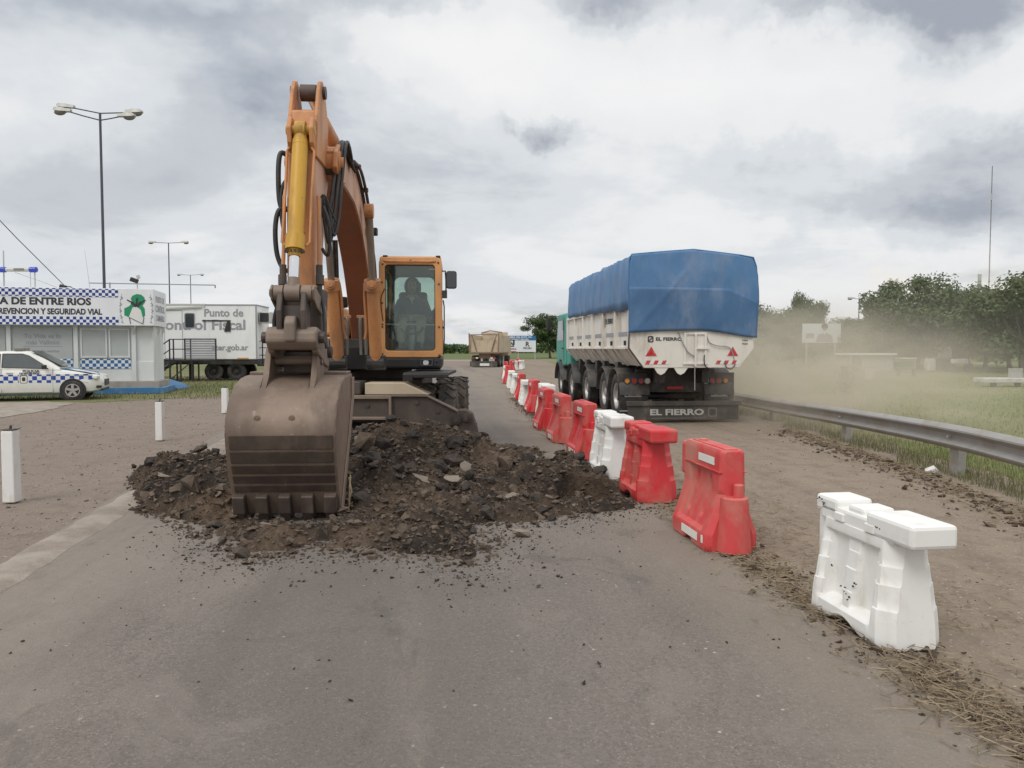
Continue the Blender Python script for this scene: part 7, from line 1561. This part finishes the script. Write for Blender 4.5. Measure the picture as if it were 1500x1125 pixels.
# ================================================================== CHUNKS, STONES, STRAW, GRASS
r_ = random.Random(77)
def rock(seed, fx, fy, fz, n=13, rough=False):
    q = random.Random(seed); b = B()
    for k in range(n):
        v = Vector((q.gauss(0, 1), q.gauss(0, 1), q.gauss(0, 1))).normalized() * q.uniform(.75, 1.0); b.verts.new((v.x * fx, v.y * fy, v.z * fz))
    h = bmesh.ops.convex_hull(b, input=b.verts); bmesh.ops.delete(b, geom=list({g for g in h['geom_interior'] + h['geom_unused'] if isinstance(g, bmesh.types.BMVert)}), context='VERTS')
    if rough:
        bmesh.ops.subdivide_edges(b, edges=b.edges, cuts=1, use_grid_fill=True); bmesh.ops.triangulate(b, faces=b.faces)
        for v in b.verts: v.co *= 1 + q.uniform(-.10, .07) + .10 * mnoise.noise(v.co * 2.2 + Vector((seed, 0, 0)))
    bmesh.ops.recalc_face_normals(b, faces=b.faces); me = bpy.data.meshes.new('chunk'); b.to_mesh(me); b.free(); return me
KINDS_ = {'asphalt_chunk': ('asphalt_dark', [rock(100 + k, 1, .8, .62, 15, True) for k in range(8)]), 'earth_clod': ('earth_brown', [rock(200 + k, 1, .85, .75, 16, True) for k in range(6)]), 'asphalt_slab': ('slab_pale', [rock(300 + k, 1.1, .8, .26, 14, True) for k in range(5)])}
for mt, ms in KINDS_.values():
    for me in ms: me.materials.append(MATS[mt])
def chunk(name, x, y, s, label, rot=None, sink=.35, group=None, z=None, idx=None):
    mt, ms = KINDS_[name]; o = bpy.data.objects.new(name, r_.choice(ms) if idx is None else ms[idx]); col.objects.link(o)
    zz = max(heap_z(x, y), 0 if not (.3 < x < 1.3 and 7.8 < y < 8.9) else -1) if z is None else z
    o.location = (x, y, zz + s * sink * .6); o.rotation_euler = rot or (r_.uniform(-.6, .6), r_.uniform(-.6, .6), r_.uniform(0, 6.28)); o.scale = (s * r_.uniform(.8, 1.15), s * r_.uniform(.8, 1.15), s * r_.uniform(.8, 1.15))
    return tag(o, label, 'rubble', group)
def on_heap(px, py):
    p = gnd(px, py)
    for it in range(4): p = gnd(px, py, max(heap_z(p.x, p.y), -.1))
    return p
for px, py, s, nm_, lb in ((664, 688, .20, 'asphalt_chunk', 'large dark block of asphalt on the middle of the heap'), (664, 712, .16, 'asphalt_slab', 'pale flat slab lying below the large dark asphalt block'), (848, 695, .11, 'asphalt_chunk', 'dark upright piece of asphalt at the far rim of the hole'),
                         (632, 655, .22, 'asphalt_chunk', 'dark angular block at the top of the heap against the outrigger beam'), (548, 682, .15, 'asphalt_chunk', 'dark rounded block close to the right side of the bucket'), (560, 705, .16, 'asphalt_chunk', 'dark block below the rounded one beside the bucket'),
                         (243, 711, .12, 'asphalt_slab', 'pale rounded slab at the left end of the heap'), (296, 716, .15, 'asphalt_slab', 'pale tilted slab standing between bucket and kerb'), (765, 767, .11, 'asphalt_slab', 'flat piece broken off at the near rim of the pavement'), (752, 712, .12, 'asphalt_chunk', 'dark block on the slope in front of the hole'),
                         (700, 735, .11, 'asphalt_chunk', 'dark crumbling block near the foot of the heap'), (355, 822, .10, 'asphalt_chunk', 'dark lump at the nearest tip of the rubble'), (800, 683, .12, 'asphalt_slab', 'pale brown slab on the back slope of the heap'), (580, 722, .10, 'earth_clod', 'brown clod lying under the dark blocks beside the bucket'),
                         (215, 745, .11, 'earth_clod', 'brown lump beside the kerb at the left foot of the heap'), (392, 775, .13, 'asphalt_slab', 'pale crusty slab just in front of the bucket teeth'), (196, 691, .06, 'asphalt_chunk', 'lone dark lump on the gravel left of the heap'), (626, 731, .09, 'earth_clod', 'yellowish brown clod at the right foot of the heap')):
    p = on_heap(px, py); chunk(nm_, p.x, p.y, s, lb, sink=.5)
cnt = 0; tries = 0
GRPN = {'asphalt_chunk': ('lump of dark asphalt', 'lumps of asphalt'), 'earth_clod': ('clod of brown earth', 'clods of earth'), 'asphalt_slab': ('pale flat flake of road surface', 'pale flakes')}
while cnt < 285 and tries < 20000:
    tries += 1; x, y = r_.uniform(-4.9, 1.4), r_.uniform(5.6, 10.6); sd = poly_sd(x, y, HEAP)
    if sd < .06 or (y < 7.4 and r_.random() < .6) or (not (-2.6 < x < .2 and y > 8) and r_.random() < .25): continue
    z = heap_z(x, y)
    if -2.7 < x < -1.5 and 6.9 < y < 7.9 or (math.hypot((x - .95) / .55, (y - 8.3) / .45) < 1 and r_.random() < .8): continue
    nm_ = r_.choices(('asphalt_chunk', 'earth_clod', 'asphalt_slab'), (.55, .33, .12))[0]; s = min(.2, .05 + r_.expovariate(1 / .045)) * (.6 if y < 7.2 else 1.15 if (-1.9 < x < .1 and y > 8.2) else 1)
    wh = ('left of the bucket' if x < -2.6 and y > 6.9 else 'spread thinly in front of the bucket teeth' if y < 7.1 else 'on the slope below the outrigger beam' if x < -.5 and y > 8.6 else 'between the bucket and the hole' if x < .2 and y <= 8.6 else 'around the hole by the red barrier' if y <= 8.9 else 'on the right hand slope of the heap'); zz = 'big' if s > .085 else 'small'
    s *= .72 if nm_ == 'earth_clod' else 1
    chunk(nm_, x, y, s, f'{zz} {GRPN[nm_][0]} {wh}', group=f'{zz} {GRPN[nm_][1]} {wh}'); cnt += 1
# small stones joined into one mass
def scatter_rocks(name, n, place, smin, smax, mat, label, protos, lam=None):
    V_, Fc = [], []; P_ = []
    for me in protos: P_.append(([v.co.copy() for v in me.vertices], [tuple(p.vertices) for p in me.polygons]))
    for i in range(n):
        q = place()
        if q is None: continue
        s = min(smax, smin + r_.expovariate(1 / (lam or (smax - smin) * .25))); M = Matrix.Rotation(r_.uniform(0, 6.28), 3, 'Z') @ Matrix.Rotation(r_.uniform(-1, 1), 3, 'X') @ Matrix.Diagonal((s, s * r_.uniform(.7, 1.2), s * r_.uniform(.6, 1)))
        vs_, fs_ = r_.choice(P_); k = len(V_); o = Vector((q[0], q[1], q[2] + s * .25)); V_ += [tuple(M @ v + o) for v in vs_]; Fc += [tuple(a + k for a in f) for f in fs_]
    return stuff(name, raw_mesh(name, V_, Fc), mat, label)
small = [rock(400 + k, 1, .85, .7, 8) for k in range(7)]
def in_heap():
    for t_ in range(30):
        x, y = r_.uniform(-5, 1.45), r_.uniform(5.5, 11); sd = poly_sd(x, y, HEAP)
        if math.hypot((x - .92) / .42, (y - 8.36) / .38) < 1 and r_.random() < .7: continue
        if sd > -.05 + .12 * r_.random() and not (-2.62 < x < -1.62 and 7.0 < y < 7.7): return (x, y, heap_z(x, y) if .2 < x < 1.4 and 7.7 < y < 8.9 else max(heap_z(x, y), 0))
scatter_rocks('crushed_stones', 12500, in_heap, .010, .075, 'crumb_mix', 'loose crushed asphalt and stones covering the heap', small, .012)
def near_heap():
    for t_ in range(30):
        x, y = r_.uniform(-3.2, 1.5), r_.uniform(3.4, 8.0); sd = -poly_sd(x, y, HEAP)
        if 0 < sd < 2.2 and r_.random() < math.exp(-sd / .17) + .010: return (x, y, 0)
scatter_rocks('road_crumbs', 1700, near_heap, .004, .026, 'asphalt_dark', 'dark crumbs scattered over the road in front of the heap', small, .005)
def left_lot():
    y = 5.2 + 22 * r_.random() ** 1.6; x = LE(y) - .2 - r_.random() * (7 + y * .5); return (x, y, -.012)
scatter_rocks('lot_gravel', 9000, left_lot, .006, .035, 'pebble_mix', 'gravel and small stones on the lot left of the kerb', small, .007)
def right_lane():
    y = 3 + 20 * r_.random() ** 1.5; x = 1.9 - .09 * y + r_.random() ** 1.3 * (4.8 + .05 * y); return (x, y, -.012) if x < 6.4 else None
scatter_rocks('lane_gravel', 4200, right_lane, .004, .025, 'pebble_mix', 'small stones on the dirt lane', small, .004)
def edge_x(y): return lerp_tab(y, [(1.5, 2.3), (3.05, 1.98), (5.1, 1.74), (7.2, 1.58), (9.2, 1.45), (10.8, 1.2), (14.5, .72), (19, .28), (25, -.12), (33, -.45)])
def edge_clods():
    y = 2.4 + 22 * r_.random() ** 1.4; return (edge_x(y) + r_.gauss(.16, .12), y, 0)
scatter_rocks('edge_debris', 5200, edge_clods, .006, .05, 'earth_brown', 'clods and crumbs lying along the broken road edge', small, .008)
def strips(name, n, place, mat, label, lmin, lmax, wmin, wmax, lift, stand=False):
    V_, Fc = [], []
    for i in range(n):
        q = place()
        if q is None: continue
        p = Vector(q); L = r_.uniform(lmin, lmax); a = r_.uniform(0, 6.28); w_ = r_.uniform(wmin, wmax); sdv = Vector((-math.sin(a), math.cos(a), 0)) * w_; k = len(V_)
        if stand:
            ln = Vector((math.cos(a), math.sin(a), 0)) * L * r_.uniform(.1, .6); V_ += [tuple(p - sdv), tuple(p + sdv), tuple(p + ln * .4 + Vector((0, 0, L * .6)) + sdv * .7), tuple(p + ln * .4 + Vector((0, 0, L * .6)) - sdv * .7), tuple(p + ln + Vector((0, 0, L)))]; Fc += [(k, k + 1, k + 2, k + 3), (k + 3, k + 2, k + 4)]
        else:
            h = r_.uniform(.004, lift); d = Vector((math.cos(a), math.sin(a), r_.uniform(-.25, .25))) * L / 2; p.z += h
            c3 = Vector((0, 0, w_ * 1.4)); V_ += [tuple(p - d - sdv), tuple(p - d + sdv), tuple(p - d + c3), tuple(p + d - sdv), tuple(p + d + sdv), tuple(p + d + c3)]; Fc += [(k, k + 1, k + 4, k + 3), (k + 1, k + 2, k + 5, k + 4), (k + 2, k, k + 3, k + 5)]
    return stuff(name, raw_mesh(name, V_, Fc), mat, label)
def straw_line():
    y = 2.4 + 14 * r_.random() ** 1.5; t_ = mnoise.noise(Vector((y * 1.3, 3, 0))); 
    if r_.random() > .55 + t_: return None
    return (edge_x(y) + .10 + r_.gauss(0, .13), y, 0)
strips('dry_straw', 8500, straw_line, 'straw_mix', 'dry straw and twigs lying along the road edge', .03, .15, .0012, .003, .035)
def straw_wide():
    y = 3.2 + 9 * r_.random(); t_ = mnoise.noise(Vector((y * 1.1, 9, 2)))
    return (edge_x(y) + .75 + r_.gauss(0, .28) + .3 * t_, y, -.012) if t_ > -.15 else None
strips('lane_straw', 2600, straw_wide, 'straw_mix', 'dry stalks strewn on the lane behind the barriers', .02, .11, .001, .0025, .02)
def rail_x(y): return lerp_tab(y, [(4.2, 5.15), (7, 5.3), (9.66, 5.62), (13.3, 5.8), (17.2, 5.85), (21, 5.75), (26, 5.45)])
def weeds():
    y = 4.5 + 19 * r_.random() ** 1.3; return (rail_x(y) + abs(r_.gauss(.25, .75)) - .15 + .55 * mnoise.noise(Vector((y, 0, 0))), y, -.012)
strips('rail_weeds', 15000, weeds, 'grass_blade', 'green and yellowed grass growing along the guard rail', .03, .14, .002, .005, 0, True)
def field():
    y = 7 + 44 * r_.random() ** 1.2; x = 6.5 + r_.random() * (y * .75); return (x, y, -.006)
strips('field_tufts', 30000, field, 'grass_blade', 'short grass of the field beyond the guard rail', .03, .08, .004, .010, 0, True)
def verge():
    y = r_.uniform(24, 44); return (-4.5 - y * .14 - r_.random() * y * .55, y, -.006)
strips('verge_tufts', 14000, verge, 'grass_blade', 'patchy grass around the cabin and trailer', .04, .13, .006, .014, 0, True)
def rail_mess():
    y = 6 + 9 * r_.random(); return (rail_x(y) - .25 - abs(r_.gauss(0, .30)), y, -.012)
scatter_rocks('rail_debris', 1300, rail_mess, .012, .07, 'earth_brown', 'earth lumps thrown up along the guard rail', small, .014)
strips('rail_straw', 1500, rail_mess, 'straw_mix', 'dry stalks along the foot of the guard rail', .04, .16, .0015, .004, .05)
p = gnd(1363, 692); b = B(); v0 = [(-.07, -.02, .01), (.02, -.05, .05), (.09, .0, .02), (.06, .05, .07), (-.03, .06, .03)]
top_ = [b.verts.new(p + Vector(v) * 1.2) for v in v0]; bot_ = [b.verts.new(p + Vector((v[0] * .9, v[1] * .9, .002)) * 1.2) for v in v0]; b.faces.new(top_); b.faces.new(bot_[::-1])
for i in range(5): b.faces.new((top_[i], bot_[i], bot_[(i + 1) % 5], top_[(i + 1) % 5]))
tag(obj('litter_scrap', b, 'print_white', origin=tuple(p)), 'crumpled white scrap of litter below the guard rail', 'litter')

# ================================================================== DUST raised by the lorry
def dust(name, label, c, rad, dens, yaw=0.0, nscale=1.9, colr=(.80, .70, .56), zsoft=.0):
    b = B(); bmesh.ops.create_icosphere(b, subdivisions=3, radius=1)
    o = obj(name, b, None); o.location = c; o.scale = rad; o.rotation_euler = (0, 0, R(yaw)); tag(o, label, None, None, 'stuff')
    m, nt, bs = newmat(name); nt.nodes.remove(bs); t = nt.nodes.new('ShaderNodeTexCoord').outputs['Object']
    l2 = nv(nt, 'DOT_PRODUCT', t, t); fall = nm(nt, 'POWER', nm(nt, 'SUBTRACT', 1.0, l2, None, True), 1.6)
    nz = nstep(nt, nnoise(nt, nv(nt, 'MULTIPLY', t, (1, 1, 1)), nscale, 5, .62, 1.1), .32, .66, .10, 1.6)
    pv = nt.nodes.new('ShaderNodeVolumePrincipled'); pv.inputs['Color'].default_value = (*colr, 1); pv.inputs['Anisotropy'].default_value = .1
    ins(nt, pv.inputs['Density'], nm(nt, 'MULTIPLY', nm(nt, 'MULTIPLY', fall, nz), dens)); nt.links.new(pv.outputs[0], nt.nodes['Material Output'].inputs['Volume'])
    o.data.materials.append(m); return o
dust('dust_cloud', 'tan dust cloud billowing off the right side of the lorry', (6.75, 19.8, .45), (4.0, 9.6, 2.6), .36, 6, 2.8, colr=(.84, .765, .65))
dust('drifting_dust', 'thin dust haze drifting over the grass field towards the trees', (26, 46, 1.0), (24, 20, 7.5), .010, 0, 1.6, colr=(.84, .80, .72))
sc.cycles.volume_step_rate = 2.0; sc.cycles.volume_max_steps = 128
